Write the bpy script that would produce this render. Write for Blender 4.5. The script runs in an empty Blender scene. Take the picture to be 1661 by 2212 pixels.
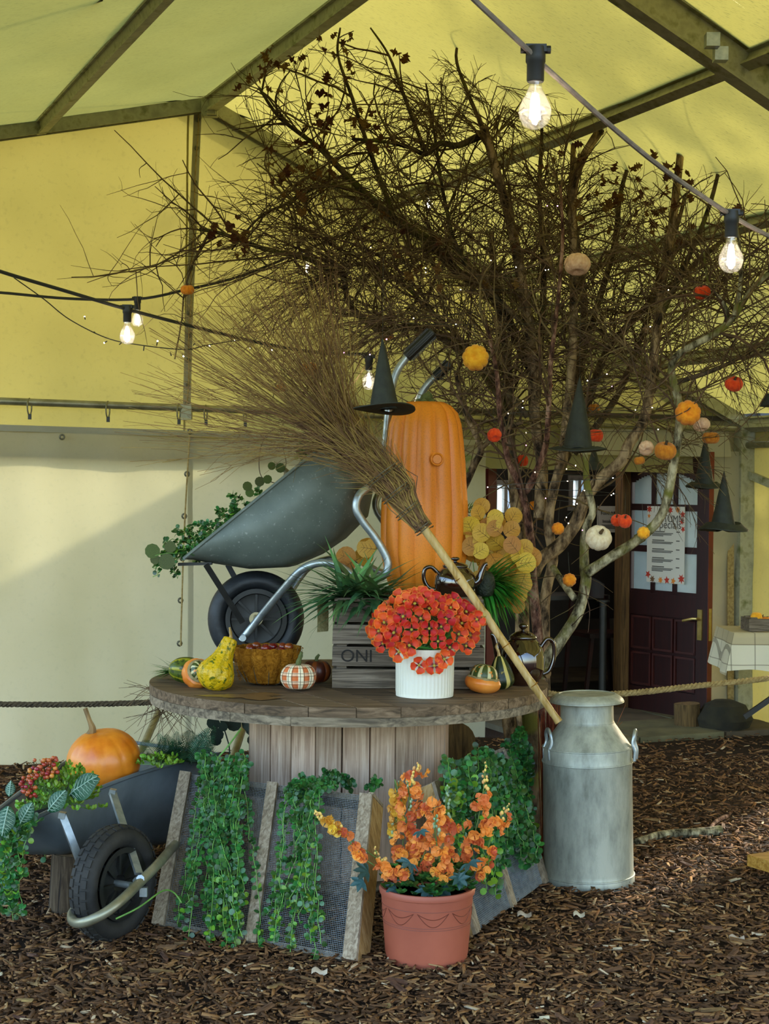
import bpy, bmesh, math, random
import numpy as np
from mathutils import Vector, Matrix, noise, Quaternion
random.seed(7); np.random.seed(7)
R = random.random
def U(a, b): return a + (b - a) * R()
V = Vector
scn = bpy.context.scene
COL = scn.collection
# ---------------------------------------------------------------- camera
FPX, CX, CY = 3500.0, 830.5, 1106.0
CAM = V((0, 0, 1.55))
PITCH, ROLL = math.radians(0.917), math.radians(0.57)
fw = V((0, math.cos(PITCH), -math.sin(PITCH))); up0 = V((0, math.sin(PITCH), math.cos(PITCH))); rt0 = V((1, 0, 0))
RT = rt0 * math.cos(ROLL) + up0 * math.sin(ROLL)
UP = -rt0 * math.sin(ROLL) + up0 * math.cos(ROLL)
cd = bpy.data.cameras.new('camera'); cam = bpy.data.objects.new('camera', cd); COL.objects.link(cam)
cd.sensor_fit = 'VERTICAL'; cd.sensor_height = 24.0; cd.lens = 24.0 * FPX / 2212.0
cd.clip_start = 0.05; cd.clip_end = 200
mw = Matrix((RT, UP, -fw)).transposed().to_4x4(); mw.translation = CAM
cam.matrix_world = mw
scn.camera = cam
# ---------------------------------------------------------------- light
scn.view_settings.view_transform = 'Standard'; scn.view_settings.look = 'None'
scn.view_settings.gamma = 1.0; scn.view_settings.use_curve_mapping = False
scn.view_settings.exposure = 0.0
scn.cycles.max_bounces = 6; scn.cycles.diffuse_bounces = 3; scn.cycles.glossy_bounces = 2; scn.cycles.transmission_bounces = 4; scn.cycles.transparent_max_bounces = 10
scn.cycles.adaptive_threshold = 0.02; scn.cycles.caustics_reflective = False; scn.cycles.caustics_refractive = False; scn.cycles.sample_clamp_indirect = 8.0
SUN_DIR = V((0.50, 0.75, 0.40)).normalized()      # towards the sun
wd = bpy.data.worlds.new('sky'); scn.world = wd; wd.use_nodes = True
nt = wd.node_tree; nt.nodes.clear()
_o = nt.nodes.new('ShaderNodeOutputWorld'); _b = nt.nodes.new('ShaderNodeBackground'); _s = nt.nodes.new('ShaderNodeTexSky')
_s.sky_type = 'NISHITA'; _s.sun_disc = False
_s.sun_elevation = math.asin(SUN_DIR.z); _s.sun_rotation = math.atan2(SUN_DIR.x, SUN_DIR.y)
_s.air_density = 1.0; _s.dust_density = 2.0; _s.ozone_density = 1.0
_b.inputs[1].default_value = 1.15
nt.links.new(_s.outputs[0], _b.inputs[0]); nt.links.new(_b.outputs[0], _o.inputs[0])
sd = bpy.data.lights.new('sun', 'SUN'); sd.energy = 6.5; sd.angle = math.radians(1.2); sd.color = (1.0, 0.93, 0.80)
so = bpy.data.objects.new('sun', sd); COL.objects.link(so); so.location = (12, 10, 14)
so.rotation_euler = SUN_DIR.to_track_quat('Z', 'Y').to_euler()

# ---------------------------------------------------------------- photo geometry helpers
def ray(px, py):
    d = fw + RT * ((px - CX) / FPX) + UP * ((CY - py) / FPX)
    return d / d.y
def P(px, py, d): return CAM + ray(px, py) * d
def G(px, py, z=0.0):
    r = ray(px, py); return CAM + r * ((z - CAM.z) / r.z)
def onplane(px, py, p0, n):
    r = ray(px, py); return CAM + r * ((p0 - CAM).dot(n) / r.dot(n))
def S(d): return d / FPX

# ---------------------------------------------------------------- object helpers
WO = {}
def root(name, loc, label, cat, group=None, kind=None):
    o = bpy.data.objects.new(name, None); COL.objects.link(o); o.location = loc; o.empty_display_size = .05
    WO[o.name] = V(loc); tag(o, label, cat, group, kind); return o
def tag(o, label=None, cat=None, group=None, kind=None):
    if label: o['label'] = label
    if cat: o['category'] = cat
    if group: o['group'] = group
    if kind: o['kind'] = kind
    return o
def wo(o): return WO.get(o.name, V((0, 0, 0))) if o else V((0, 0, 0))
def put(name, me, parent=None, M=None, mat=None):
    """link an object that may share mesh data; M is its world matrix"""
    o = bpy.data.objects.new(name, me); COL.objects.link(o)
    if M is None: M = Matrix.Identity(4)
    M = M.copy(); WO[o.name] = M.translation.copy()
    if parent:
        o.parent = parent; M.translation = M.translation - wo(parent)
    o.matrix_local = M if parent else M
    if not parent: o.matrix_world = M
    return o

class MB:
    def __init__(s): s.v = []; s.f = []; s.at = {}; s.mi = []; s.cur = 0
    def add(s, vs, fs, **at):
        n = len(s.v); s.v.extend([tuple(p) for p in vs]); s.f.extend([tuple(i + n for i in f) for f in fs]); s.mi.extend([s.cur] * len(fs))
        for k, a in at.items():
            L = s.at.setdefault(k, []); L.extend([0.0] * (n - len(L))); L.extend(a if hasattr(a, '__len__') else [a] * len(vs))
        return s
    def box(s, c, size, rot=None, jit=0, **at):
        c = V(c); h = [x / 2 for x in size]; vs = []
        for z in (-1, 1):
            for y in (-1, 1):
                for x in (-1, 1):
                    p = V((x * h[0], y * h[1], z * h[2]))
                    if jit: p += V((U(-jit, jit), U(-jit, jit), U(-jit, jit)))
                    if rot: p = rot @ p
                    vs.append(c + p)
        return s.add(vs, [(0, 2, 3, 1), (4, 5, 7, 6), (0, 1, 5, 4), (2, 6, 7, 3), (1, 3, 7, 5), (0, 4, 6, 2)], **at)
    def beam(s, a, b, w, h, up=V((0, 0, 1)), **at):
        a, b = V(a), V(b); d = (b - a); L = d.length; d.normalize()
        x = d.cross(up).normalized(); z = x.cross(d).normalized()
        M = Matrix((x, d, z)).transposed()
        return s.box((a + b) / 2, (w, L, h), M, **at)
    def tube(s, pts, rad, n=6, cap=True, ph=0.0, **at):
        pts = [V(p) for p in pts]; m = len(pts)
        if not hasattr(rad, '__len__'): rad = [rad] * m
        ts = []
        for i in range(m):
            t = pts[min(i + 1, m - 1)] - pts[max(i - 1, 0)]
            ts.append(t.normalized() if t.length > 1e-9 else V((0, 0, 1)))
        a = ts[0].cross(V((0.31, 0.2, 0.93)))
        if a.length < 1e-3: a = ts[0].cross(V((1, 0, 0)))
        a.normalize(); vs = []; fs = []
        for i in range(m):
            t = ts[i]; a = (a - t * a.dot(t)); 
            if a.length < 1e-6: a = t.orthogonal()
            a.normalize(); b = t.cross(a)
            for k in range(n):
                an = 2 * math.pi * k / n + ph
                vs.append(pts[i] + (a * math.cos(an) + b * math.sin(an)) * rad[i])
        for i in range(m - 1):
            for k in range(n):
                k2 = (k + 1) % n; fs.append((i * n + k, i * n + k2, (i + 1) * n + k2, (i + 1) * n + k))
        if cap: fs.append(tuple(range(n - 1, -1, -1))); fs.append(tuple((m - 1) * n + k for k in range(n)))
        return s.add(vs, fs, **at)
    def lathe(s, prof, n=32, M=None, rmod=None, cap0=True, cap1=True, at=True, off=0.0):
        """prof: (r, z); ang attribute starts at +y (away from the camera)"""
        vs = []; fs = []; A = []; H = []; m = len(prof); z0 = prof[0][1]; z1 = prof[-1][1]
        zs = [p[1] for p in prof]; lo, hi = min(zs), max(zs)
        for i, (r, z) in enumerate(prof):
            for k in range(n):
                a = 2 * math.pi * k / n
                rr, zz = r, z
                if rmod:
                    q = rmod(a + off, i / (m - 1), r, z)
                    if isinstance(q, tuple): rr, zz = q
                    else: rr = q
                p = V((math.sin(a) * rr, math.cos(a) * rr, zz))
                vs.append(M @ p if M else p); A.append(k / n); H.append((z - lo) / max(hi - lo, 1e-6))
        for i in range(m - 1):
            for k in range(n):
                k2 = (k + 1) % n; fs.append((i * n + k2, i * n + k, (i + 1) * n + k, (i + 1) * n + k2))
        if cap0 and prof[0][0] > 1e-5: fs.append(tuple(range(n)))
        if cap1 and prof[-1][0] > 1e-5: fs.append(tuple((m - 1) * n + k for k in range(n - 1, -1, -1)))
        return s.add(vs, fs, ang=A, hgt=H) if at else s.add(vs, fs)
    def grid(s, fn, nx, ny, **at):
        vs = [fn(i / nx, j / ny) for j in range(ny + 1) for i in range(nx + 1)]; w = nx + 1
        fs = [(j * w + i, j * w + i + 1, (j + 1) * w + i + 1, (j + 1) * w + i) for j in range(ny) for i in range(nx)]
        return s.add(vs, fs, **at)
    def mesh(s, name, mats, o=V((0, 0, 0)), smooth=True):
        me = bpy.data.meshes.new(name)
        if not isinstance(mats, (list, tuple)): mats = [mats]
        me.from_pydata([(p[0] - o[0], p[1] - o[1], p[2] - o[2]) for p in s.v], [], s.f)
        for m in mats: me.materials.append(MAT[m])
        me.polygons.foreach_set('use_smooth', [bool(smooth)] * len(me.polygons))
        if len(mats) > 1: me.polygons.foreach_set('material_index', s.mi)
        for k, L in s.at.items():
            L = L + [0.0] * (len(s.v) - len(L))
            a = me.attributes.new(k, 'FLOAT', 'POINT'); a.data.foreach_set('value', L)
        if smooth == 'auto': me.set_sharp_from_angle(angle=math.radians(38))
        me.update(); return me
    def build(s, name, mats, parent=None, smooth='auto', label=None, origin=None):
        o = V(origin) if origin is not None else (wo(parent) if parent else V((0, 0, 0)))
        me = s.mesh(name, mats, o, smooth)
        M = Matrix.Translation(o)
        ob = put(name, me, parent, M)
        if label: ob['label'] = label
        return ob
def single(mb, name, mats, label, cat, group=None, kind=None, smooth='auto', origin=None):
    o = V(origin) if origin is not None else V(np.mean(np.array(mb.v), axis=0).tolist())
    ob = mb.build(name, mats, None, smooth, origin=o); return tag(ob, label, cat, group, kind)

def spline(pts, k=6):
    """Catmull-Rom through pts (Vectors)"""
    pts = [V(p) for p in pts]; out = []
    for i in range(len(pts) - 1):
        p0 = pts[max(i - 1, 0)]; p1 = pts[i]; p2 = pts[i + 1]; p3 = pts[min(i + 2, len(pts) - 1)]
        for j in range(k):
            t = j / k
            out.append(0.5 * ((2 * p1) + (p2 - p0) * t + (2 * p0 - 5 * p1 + 4 * p2 - p3) * t * t + (3 * p1 - p0 - 3 * p2 + p3) * t ** 3))
    out.append(pts[-1].copy()); return out
def lerp(a, b, t): return a + (b - a) * t
def N3(p, s=1.0): return noise.noise(V(p) * s)
def rvec(): return V((U(-1, 1), U(-1, 1), U(-1, 1)))
def frame(loc, zdir, xhint=V((0, 0, 1)), sc=1.0, roll=0.0):
    """matrix whose +Z is zdir, origin loc"""
    z = V(zdir).normalized(); x = V(xhint) - z * V(xhint).dot(z)
    if x.length < 1e-4: x = z.orthogonal()
    x.normalize(); y = z.cross(x)
    M = Matrix((x, y, z)).transposed()
    if roll: M = M @ Matrix.Rotation(roll, 3, 'Z')
    if sc != 1.0: M = M * sc
    M = M.to_4x4(); M.translation = V(loc); return M

# ---------------------------------------------------------------- materials
MAT = {}
def hexc(h):
    h = h.lstrip('#'); c = [int(h[i:i + 2], 16) / 255 for i in (0, 2, 4)]
    return tuple(((x + .055) / 1.055) ** 2.4 if x > .04045 else x / 12.92 for x in c)
def C4(c):
    if isinstance(c, str): c = hexc(c)
    return (c[0], c[1], c[2], 1)
class NT:
    def __init__(s, name):
        s.m = bpy.data.materials.new(name); s.m.use_nodes = True; s.t = s.m.node_tree; s.t.nodes.clear()
        s.out = s.n('ShaderNodeOutputMaterial'); MAT[name] = s.m; s._co = None
    def n(s, ty, **kw):
        x = s.t.nodes.new(ty)
        for k, v in kw.items(): setattr(x, k, v)
        return x
    def l(s, a, b): s.t.links.new(a, b)
    def co(s):
        if not s._co: s._co = s.n('ShaderNodeTexCoord').outputs['Object']
        return s._co
    def mapping(s, sc=(1, 1, 1), rot=(0, 0, 0)):
        m = s.n('ShaderNodeMapping'); m.inputs['Scale'].default_value = sc; m.inputs['Rotation'].default_value = rot; s.l(s.co(), m.inputs[0]); return m.outputs[0]
    def noise(s, sc, det=4, vec=None, rough=.55, dist=0):
        x = s.n('ShaderNodeTexNoise'); x.inputs['Scale'].default_value = sc; x.inputs['Detail'].default_value = det; x.inputs['Roughness'].default_value = rough; x.inputs['Distortion'].default_value = dist
        s.l(vec if vec else s.co(), x.inputs['Vector']); return x.outputs['Fac']
    def ramp(s, fac, stops, interp='LINEAR'):
        r = s.n('ShaderNodeValToRGB'); r.color_ramp.interpolation = interp
        e = r.color_ramp.elements
        while len(e) < len(stops): e.new(.5)
        for i, (p, c) in enumerate(stops): e[i].position = p; e[i].color = C4(c)
        s.l(fac, r.inputs[0]); return r.outputs[0]
    def mix(s, fac, a, b, mode='MIX'):
        m = s.n('ShaderNodeMix', data_type='RGBA', blend_type=mode)
        for sock, val in ((0, fac), (6, a), (7, b)):
            if isinstance(val, (int, float)): m.inputs[sock].default_value = val
            elif isinstance(val, (str, tuple)): m.inputs[sock].default_value = C4(val)
            else: s.l(val, m.inputs[sock])
        return m.outputs[2]
    def math(s, op, a, b=0.0, c=None):
        m = s.n('ShaderNodeMath', operation=op)
        for i, v in enumerate((a, b) if c is None else (a, b, c)):
            if isinstance(v, (int, float)): m.inputs[i].default_value = v
            else: s.l(v, m.inputs[i])
        return m.outputs[0]
    def attr(s, name): return s.n('ShaderNodeAttribute', attribute_name=name).outputs['Fac']
    def rnd(s): return s.n('ShaderNodeObjectInfo').outputs['Random']
    def bsdf(s, col, rough=.6, metal=0, bump=None, bstr=.3, bdist=.01, spec=.5, coat=0, sss=0, trans=0, sheen=0):
        p = s.n('ShaderNodeBsdfPrincipled')
        if isinstance(col, (str, tuple)): p.inputs['Base Color'].default_value = C4(col)
        else: s.l(col, p.inputs['Base Color'])
        if isinstance(rough, (int, float)): p.inputs['Roughness'].default_value = rough
        else: s.l(rough, p.inputs['Roughness'])
        p.inputs['Metallic'].default_value = metal; p.inputs['Specular IOR Level'].default_value = spec
        p.inputs['Coat Weight'].default_value = coat; p.inputs['Coat Roughness'].default_value = .08
        if sheen: p.inputs['Sheen Weight'].default_value = sheen
        if bump is not None:
            b = s.n('ShaderNodeBump'); b.inputs['Strength'].default_value = bstr; b.inputs['Distance'].default_value = bdist
            s.l(bump, b.inputs['Height']); s.l(b.outputs[0], p.inputs['Normal'])
        sh = p.outputs[0]
        if trans:
            t = s.n('ShaderNodeBsdfTranslucent')
            if isinstance(col, (str, tuple)): t.inputs[0].default_value = C4(col)
            else: s.l(col, t.inputs[0])
            mx = s.n('ShaderNodeMixShader'); mx.inputs[0].default_value = trans; s.l(sh, mx.inputs[1]); s.l(t.outputs[0], mx.inputs[2]); sh = mx.outputs[0]
        s.l(sh, s.out.inputs[0]); return p
def mat(name, c1, c2=None, scale=8, rough=.6, metal=0, bump=0, bscale=None, stretch=(1, 1, 1), rnd=0.0, attr=None, trans=0, spec=.5, coat=0, lo=.35, hi=.65, c3=None, det=5, sheen=0, bdist=.01):
    k = NT(name); vec = k.mapping(stretch) if stretch != (1, 1, 1) else None
    col = c1
    if c2:
        f = k.noise(scale, det, vec)
        st = [(lo, c1), (hi, c2)] if not c3 else [(lo, c1), ((lo + hi) / 2, c2), (hi, c3)]
        col = k.ramp(f, st)
    if rnd or attr:
        f = k.rnd() if not attr else k.attr(attr)
        v = k.math('MULTIPLY_ADD', f, 2 * (rnd or .3), 1 - (rnd or .3))
        hs = k.n('ShaderNodeHueSaturation')
        hs.inputs['Color'].default_value = C4(c1) if not c2 else (0, 0, 0, 1)
        if c2: k.l(col, hs.inputs['Color'])
        k.l(v, hs.inputs['Value']); k.l(k.math('MULTIPLY_ADD', f, .05, .475), hs.inputs['Hue']); col = hs.outputs[0]
    bp = None
    if bump: bp = k.noise(bscale or scale * 3, 6, vec)
    k.bsdf(col, rough, metal, bp, bump, bdist, spec, coat, trans=trans, sheen=sheen); return k.m
# canvas: aged yellow PVC that glows with the daylight behind it
def canvas(name, refl, glow, mixf, dirt=.25, streak=(1, 1, 1)):
    k = NT(name)
    f = k.noise(1.3, 5); sp = k.noise(38, 3, k.mapping(streak))
    spk = k.ramp(sp, [(.56, (1, 1, 1)), (.74, (1 - dirt, 1 - dirt * .9, 1 - dirt * .7))])
    big = k.ramp(f, [(.3, (.86, .86, .82)), (.7, (1, 1, 1))])
    tint = k.mix(1.0, spk, big, 'MULTIPLY')
    cr = k.mix(1.0, refl, tint, 'MULTIPLY'); cg = k.mix(1.0, glow, tint, 'MULTIPLY')
    d = k.n('ShaderNodeBsdfPrincipled'); d.inputs['Roughness'].default_value = .55; d.inputs['Specular IOR Level'].default_value = .3; k.l(cr, d.inputs['Base Color'])
    b = k.n('ShaderNodeBump'); b.inputs['Strength'].default_value = .25; b.inputs['Distance'].default_value = .02; k.l(k.noise(5, 4), b.inputs['Height']); k.l(b.outputs[0], d.inputs['Normal'])
    t = k.n('ShaderNodeBsdfTranslucent'); k.l(cg, t.inputs[0])
    m = k.n('ShaderNodeMixShader'); m.inputs[0].default_value = mixf; k.l(d.outputs[0], m.inputs[1]); k.l(t.outputs[0], m.inputs[2]); k.l(m.outputs[0], k.out.inputs[0])
canvas('roof_canvas', (.44, .41, .20), (.265, .232, .052), .5, .5, (1, 7, 1))
canvas('gable_canvas', (.44, .41, .20), (.245, .212, .050), .5, .12)
canvas('white_tarp', (.58, .56, .44), (.44, .40, .21), .45, .06)
mat('frame_metal', '8c8d78', 'a8a78e', 14, .6, .1, .1, c3='626838', lo=.3, hi=.75)
mat('galv', '8d979b', 'b9c0c0', 30, .38, .75, .05, lo=.3, hi=.7)
mat('rail_steel', 'a09d86', '7f7b62', 12, .4, .6, .05)
mat('cable', '2b2a22', None, rough=.6)
mat('cable_grey', '8a7d70', '6f655a', 40, .7)
mat('black_plastic', '161614', '232320', 20, .5)
mat('dark_rubber', '15171a', '22262a', 25, .55, bump=.15)
mat('old_rubber', '1d1c1a', '2e2b26', 14, .75, bump=.25)
# glass bulb: thin clear shell
k = NT('bulb_glass'); tr = k.n('ShaderNodeBsdfTransparent'); gl = k.n('ShaderNodeBsdfGlossy'); gl.inputs['Roughness'].default_value = .03
lw = k.n('ShaderNodeLayerWeight'); lw.inputs[0].default_value = .35; mx = k.n('ShaderNodeMixShader')
td = k.n('ShaderNodeBsdfTranslucent'); td.inputs[0].default_value = (1, .97, .92, 1); m0 = k.n('ShaderNodeMixShader'); m0.inputs[0].default_value = .035; k.l(tr.outputs[0], m0.inputs[1]); k.l(td.outputs[0], m0.inputs[2])
k.l(k.math('MULTIPLY_ADD', lw.outputs['Facing'], .55, .06), mx.inputs[0]); k.l(m0.outputs[0], mx.inputs[1]); k.l(gl.outputs[0], mx.inputs[2]); k.l(mx.outputs[0], k.out.inputs[0])
def emit(name, c, st):
    k = NT(name); e = k.n('ShaderNodeEmission'); e.inputs[0].default_value = C4(c); e.inputs[1].default_value = st; k.l(e.outputs[0], k.out.inputs[0])
emit('filament', (1.0, .86, .70), 120); emit('led_warm', (1.0, .72, .42), 30); emit('led_pink', (1.0, .35, .75), 14); emit('led_white', (1, .9, .82), 40)
# window pane glass
k = NT('pane_glass'); tr = k.n('ShaderNodeBsdfTransparent'); tr.inputs[0].default_value = (.8, .88, .9, 1); gl = k.n('ShaderNodeBsdfGlossy'); gl.inputs['Roughness'].default_value = .05
mx = k.n('ShaderNodeMixShader'); mx.inputs[0].default_value = .12; k.l(tr.outputs[0], mx.inputs[1]); k.l(gl.outputs[0], mx.inputs[2]); k.l(mx.outputs[0], k.out.inputs[0])
mat('frosted_pane', (.62, .70, .72), (.5, .58, .6), 3, .25, trans=.45)
def wood(name, a, b, c, axis='z', scale=6, rough=.75, st=14, bump=.35, rnd=.18, knots=True):
    k = NT(name); sc = {'x': (.6, st, st), 'y': (st, .6, st), 'z': (st, st, .6)}[axis]
    oi = k.rnd(); add = k.n('ShaderNodeVectorMath', operation='ADD'); cmb = k.n('ShaderNodeCombineXYZ')
    for i in range(3): k.l(k.math('MULTIPLY', oi, 7.3 + i), cmb.inputs[i])
    k.l(k.co(), add.inputs[0]); k.l(cmb.outputs[0], add.inputs[1])
    mp = k.n('ShaderNodeMapping'); mp.inputs['Scale'].default_value = sc; k.l(add.outputs[0], mp.inputs[0])
    f = k.noise(scale, 6, mp.outputs[0], .6, .8)
    col = k.ramp(f, [(.36, a), (.5, b), (.64, c)])
    dirt = k.noise(3.0, 5, add.outputs[0]); col = k.mix(1.0, col, k.ramp(dirt, [(.3, (.62, .6, .56)), (.6, (1, 1, 1))]), 'MULTIPLY')
    hs = k.n('ShaderNodeHueSaturation'); k.l(col, hs.inputs['Color']); k.l(k.math('MULTIPLY_ADD', oi, 2 * rnd, 1 - rnd), hs.inputs['Value'])
    k.bsdf(hs.outputs[0], rough, 0, f, bump, .006, .3)
wood('drum_top', '4a3b29', '6f5a43', '8a735a', 'x', 5, .7, 10)
wood('drum_rim', '5a5042', '82745f', 'a09078', 'x', 7, .85, 8)
wood('stave', 'a58871', 'c4a78d', 'dcc3aa', 'z', 5, .65, 16)
wood('crate_wood', '4c443a', '726658', '8f8272', 'x', 6, .85, 18, .5)
wood('rail_wood', '7c6b58', '9a8972', 'b3a38c', 'z', 6, .8, 14)
wood('rail_fresh', '8a6a3e', 'a8844f', 'b99a6a', 'z', 5, .75, 16)
wood('log_bark', '2a221a', '4a3c2c', '6a5a45', 'z', 9, .95, 5, .9)
wood('deck_wood', 'a5762f', 'c5953f', 'd8ac5c', 'x', 5, .6, 16)
wood('old_post', '3c2a18', '5c4326', '6e5230', 'z', 6, .8, 14)
wood('bamboo', 'a98746', 'c9a767', 'd9bd82', 'z', 4, .4, 10, .12, .06)
mat('log_end', '8a6f4c', '5e4a32', 20, .85, bump=.3)
def bark(name, a, b, c, moss=None, ms=.62, sc=22):
    k = NT(name); f = k.noise(sc, 6, k.mapping((1, 1, .45)), .65); col = k.ramp(f, [(.38, a), (.5, b), (.62, c)])
    if moss: col = k.mix(k.ramp(k.noise(7, 4), [(ms - .06, (0, 0, 0)), (ms + .06, (1, 1, 1))]), col, moss)
    k.bsdf(col, .85, 0, f, .8, .008, .25)
bark('bark_birch', '2a2017', '7d674d', 'b89e78')
bark('bark_red', '2a1812', '6e4c3e', 'a5836e', None, sc=34)
bark('bark_lichen', '2c2616', '827a60', 'bcb392', '6b6a2e', .55, 26)
bark('bark_dark', '1e1812', '4c4030', '6e5c46', '5c5a24', .6)
mat('twig', '46351f', '6e5536', 20, .8, attr='rnd', rnd=.35)
mat('broom_twig', '66491f', '8c6a34', 20, .7, attr='rnd', rnd=.45)
mat('red_twig', '5e2216', '8c3a24', 20, .7, attr='rnd', rnd=.4)
mat('dry_leaf', '4a2a10', '704a1e', 10, .8, rnd=.45, trans=.3)
# plants
mat('vine_leaf', '1f4c20', '3c722f', 30, .34, rnd=.5, trans=.18, spec=.6)
mat('vine_leaf_bright', '55801c', '82a830', 30, .4, rnd=.35, trans=.2)
mat('vine_stem', '5c8a3a', '70a048', 30, .6)
mat('vine_foliage', '1c4822', '41742f', 30, .4, attr='rnd', rnd=.5, trans=.18)
mat('box_leaf', '4f7d1d', '86a82a', 18, .45, attr='rnd', rnd=.4, trans=.2)
mat('fern_green', '1c4228', '2f5f33', 14, .55, attr='rnd', rnd=.35, trans=.2)
mat('fern_light', '4f7a2a', '6c9436', 14, .55, trans=.2)
mat('grass_blade', '34603e', '6a9456', 9, .45, attr='rnd', rnd=.45, trans=.15)
mat('grass_bright', '2c6a1e', '58963a', 9, .4, attr='rnd', rnd=.4, trans=.2)
mat('euca_yellow', 'c08a22', 'd8ab3f', 30, .55, rnd=.25, trans=.3)
mat('euca_vein', '6b4a1a', None, rough=.7)
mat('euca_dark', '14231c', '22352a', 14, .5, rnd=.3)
mat('caladium', '1c4a30', '2c6040', 20, .45, trans=.15)
mat('caladium_pale', '7fa08a', 'a4bda8', 60, .5, trans=.15)
mat('blue_leaf', '2c4f50', '3c6360', 20, .5, rnd=.25, trans=.15)
mat('stem_green', '55702f', None, rough=.6)
# poppies
k = NT('poppy'); r_ = k.attr('rim'); col = k.ramp(r_, [(0.0, '2a0a06'), (.14, '8c1a10'), (.24, 'd8321a'), (.84, 'e2401f'), (.97, 'f08a3c')])
hs = k.n('ShaderNodeHueSaturation'); k.l(col, hs.inputs['Color']); k.l(k.math('MULTIPLY_ADD', k.rnd(), .5, .72), hs.inputs['Value']); k.l(k.math('MULTIPLY_ADD', k.rnd(), .03, .487), hs.inputs['Hue'])
k.bsdf(hs.outputs[0], .6, trans=.25)
mat('poppy_eye', '8a7a20', 'b4a43a', 60, .7)
mat('floret', 'e07428', 'f29c52', 40, .6, rnd=.3, trans=.3)
mat('floret_yellow', 'd9982a', 'e8b84a', 40, .6, rnd=.2, trans=.3)
mat('bud_cream', 'e0c070', 'd9a64a', 40, .6, rnd=.2)
mat('bud_green', '9ab08a', '7d9a78', 40, .6, rnd=.2)
mat('terracotta', '924832', 'a65840', 4, .55, bump=.05)
mat('white_enamel', 'dfdcc8', 'e6e3d4', 6, .35)
# pumpkins
k = NT('pumpkin_plastic'); f = k.noise(220, 2); col = k.ramp(f, [(.5, 'e2801c'), (.72, 'a85a18')]); big = k.noise(3, 3)
k.bsdf(k.mix(.5, col, k.ramp(big, [(.3, 'd97a1a'), (.7, 'ec9330')])), .42, spec=.4)
mat('pumpkin_skin', 'c8620c', 'e0831c', 7, .38, bump=.08, c3='d4720f', coat=.15)
mat('pumpkin_stem', '6b5432', '98794a', 30, .8, bump=.4, stretch=(1, 1, .3))
mat('stem_dark_green', '3e4a22', '5c6232', 30, .8, bump=.4)
def fuzzy(name, a, b): mat(name, a, b, 60, .95, 0, .35, 140, sheen=.12)
fuzzy('fuzz_orange', 'e27d0a', 'ef9a1e'); fuzzy('fuzz_red', 'e03c08', 'f05414'); fuzzy('fuzz_cream', 'd6a682', 'e8c4a0'); fuzzy('fuzz_brown', 'b4660e', 'cf841f'); fuzzy('fuzz_white', 'dcc39c', 'ecdcbc'); fuzzy('fuzz_yellow', 'e89a10', 'f4b42a')
k = NT('plaid'); a = k.math('MULTIPLY', k.attr('ang'), 1); h = k.attr('hgt')
def band(src, n, w, ph=0.0): return k.math('LESS_THAN', k.math('FRACT', k.math('MULTIPLY_ADD', src, n, ph)), w)
c = k.mix(band(a, 9, .42), 'd2703c', 'e6d6b4'); c = k.mix(k.math('MULTIPLY', band(h, 3, .4, .2), .55), c, 'ead9b8')
for src, n, ph in ((a, 9, .1), (a, 9, .78), (h, 3, .32), (h, 3, .95)): c = k.mix(k.math('MULTIPLY', band(src, n, .07, ph), .75), c, '4a3a22')
k.bsdf(c, .9, 0, k.noise(160, 2), .2)
def gourd(name, base, stripe, n, w=.5, sp=None, thr=.6, bump=.2, bsc=40):
    k = NT(name); a = k.attr('ang'); wob = k.noise(9, 3)
    w_ = k.math('SINE', k.math('MULTIPLY', k.math('ADD', a, k.math('MULTIPLY', wob, .05)), 2 * math.pi * n))
    m = k.ramp(w_, [(w - .1, (0, 0, 0)), (w + .1, (1, 1, 1))]); c = k.mix(m, base, stripe)
    if sp: c = k.mix(k.ramp(k.noise(60, 3), [(thr - .04, (0, 0, 0)), (thr + .04, (1, 1, 1))]), c, sp)
    k.bsdf(c, .38, 0, k.noise(bsc, 3), bump, .01, .5)
gourd('gourd_green', '4a5a14', '99931c', 7, .55, '2c3a10', .55)
gourd('gourd_yellow', 'd0a80e', 'b89a10', 7, .6, '55620f', .60, .9, 55)
gourd('gourd_dark', '1c2a0c', '2f3a10', 6, .6, 'b8a03a', .66, .3)
gourd('gourd_turban_top', '3a4a1c', 'c8c08a', 9, .45, 'd8862a', .62)
mat('turban_orange', 'd06a1a', 'e8923c', 10, .4, coat=.1); mat('turban_band', '8a7a50', 'a8966a', 60, .9, bump=.5)
gourd('gourd_brown', '4a1c0a', '7a3a10', 6, .5)
mat('gourd_black', '10180e', '1e2a16', 40, .5, bump=.8)
k = NT('coir'); f = k.noise(28, 6, None, .7, 2.5); k.bsdf(k.ramp(f, [(.3, '6a3e0c'), (.5, 'a2691a'), (.7, 'c48a30')]), .95, 0, f, 1.0, .012, .1)
mat('apple_red', '5a0c0a', '8c2014', 8, .25, rnd=.25, coat=.3)
mat('berry_red', '8c2418', 'b0402c', 10, .35, rnd=.3, coat=.2); mat('berry_orange', 'b05a28', 'c47038', 10, .35, rnd=.25, coat=.2)
mat('glaze_brown', '1c0d07', '2e150b', 5, .08, coat=1.0, spec=.7)
k = NT('churn'); f = k.noise(16, 6, k.mapping((1, 1, .35)), .65); g = k.noise(60, 3)
k.bsdf(k.ramp(f, [(.3, '7a7c70'), (.45, '999b8e'), (.62, 'b0b1a2')]), k.ramp(g, [(.3, (.42,) * 3), (.7, (.55,) * 3)]), .3, g, .08, .004)
k = NT('tray_paint'); f = k.noise(7, 5); g = k.noise(70, 4)
k.bsdf(k.mix(k.ramp(g, [(.62, (0, 0, 0)), (.72, (1, 1, 1))]), k.ramp(f, [(.3, '566059'), (.7, '6d766e')]), '8b928a'), .5, .15, f, .15, .01)
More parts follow.
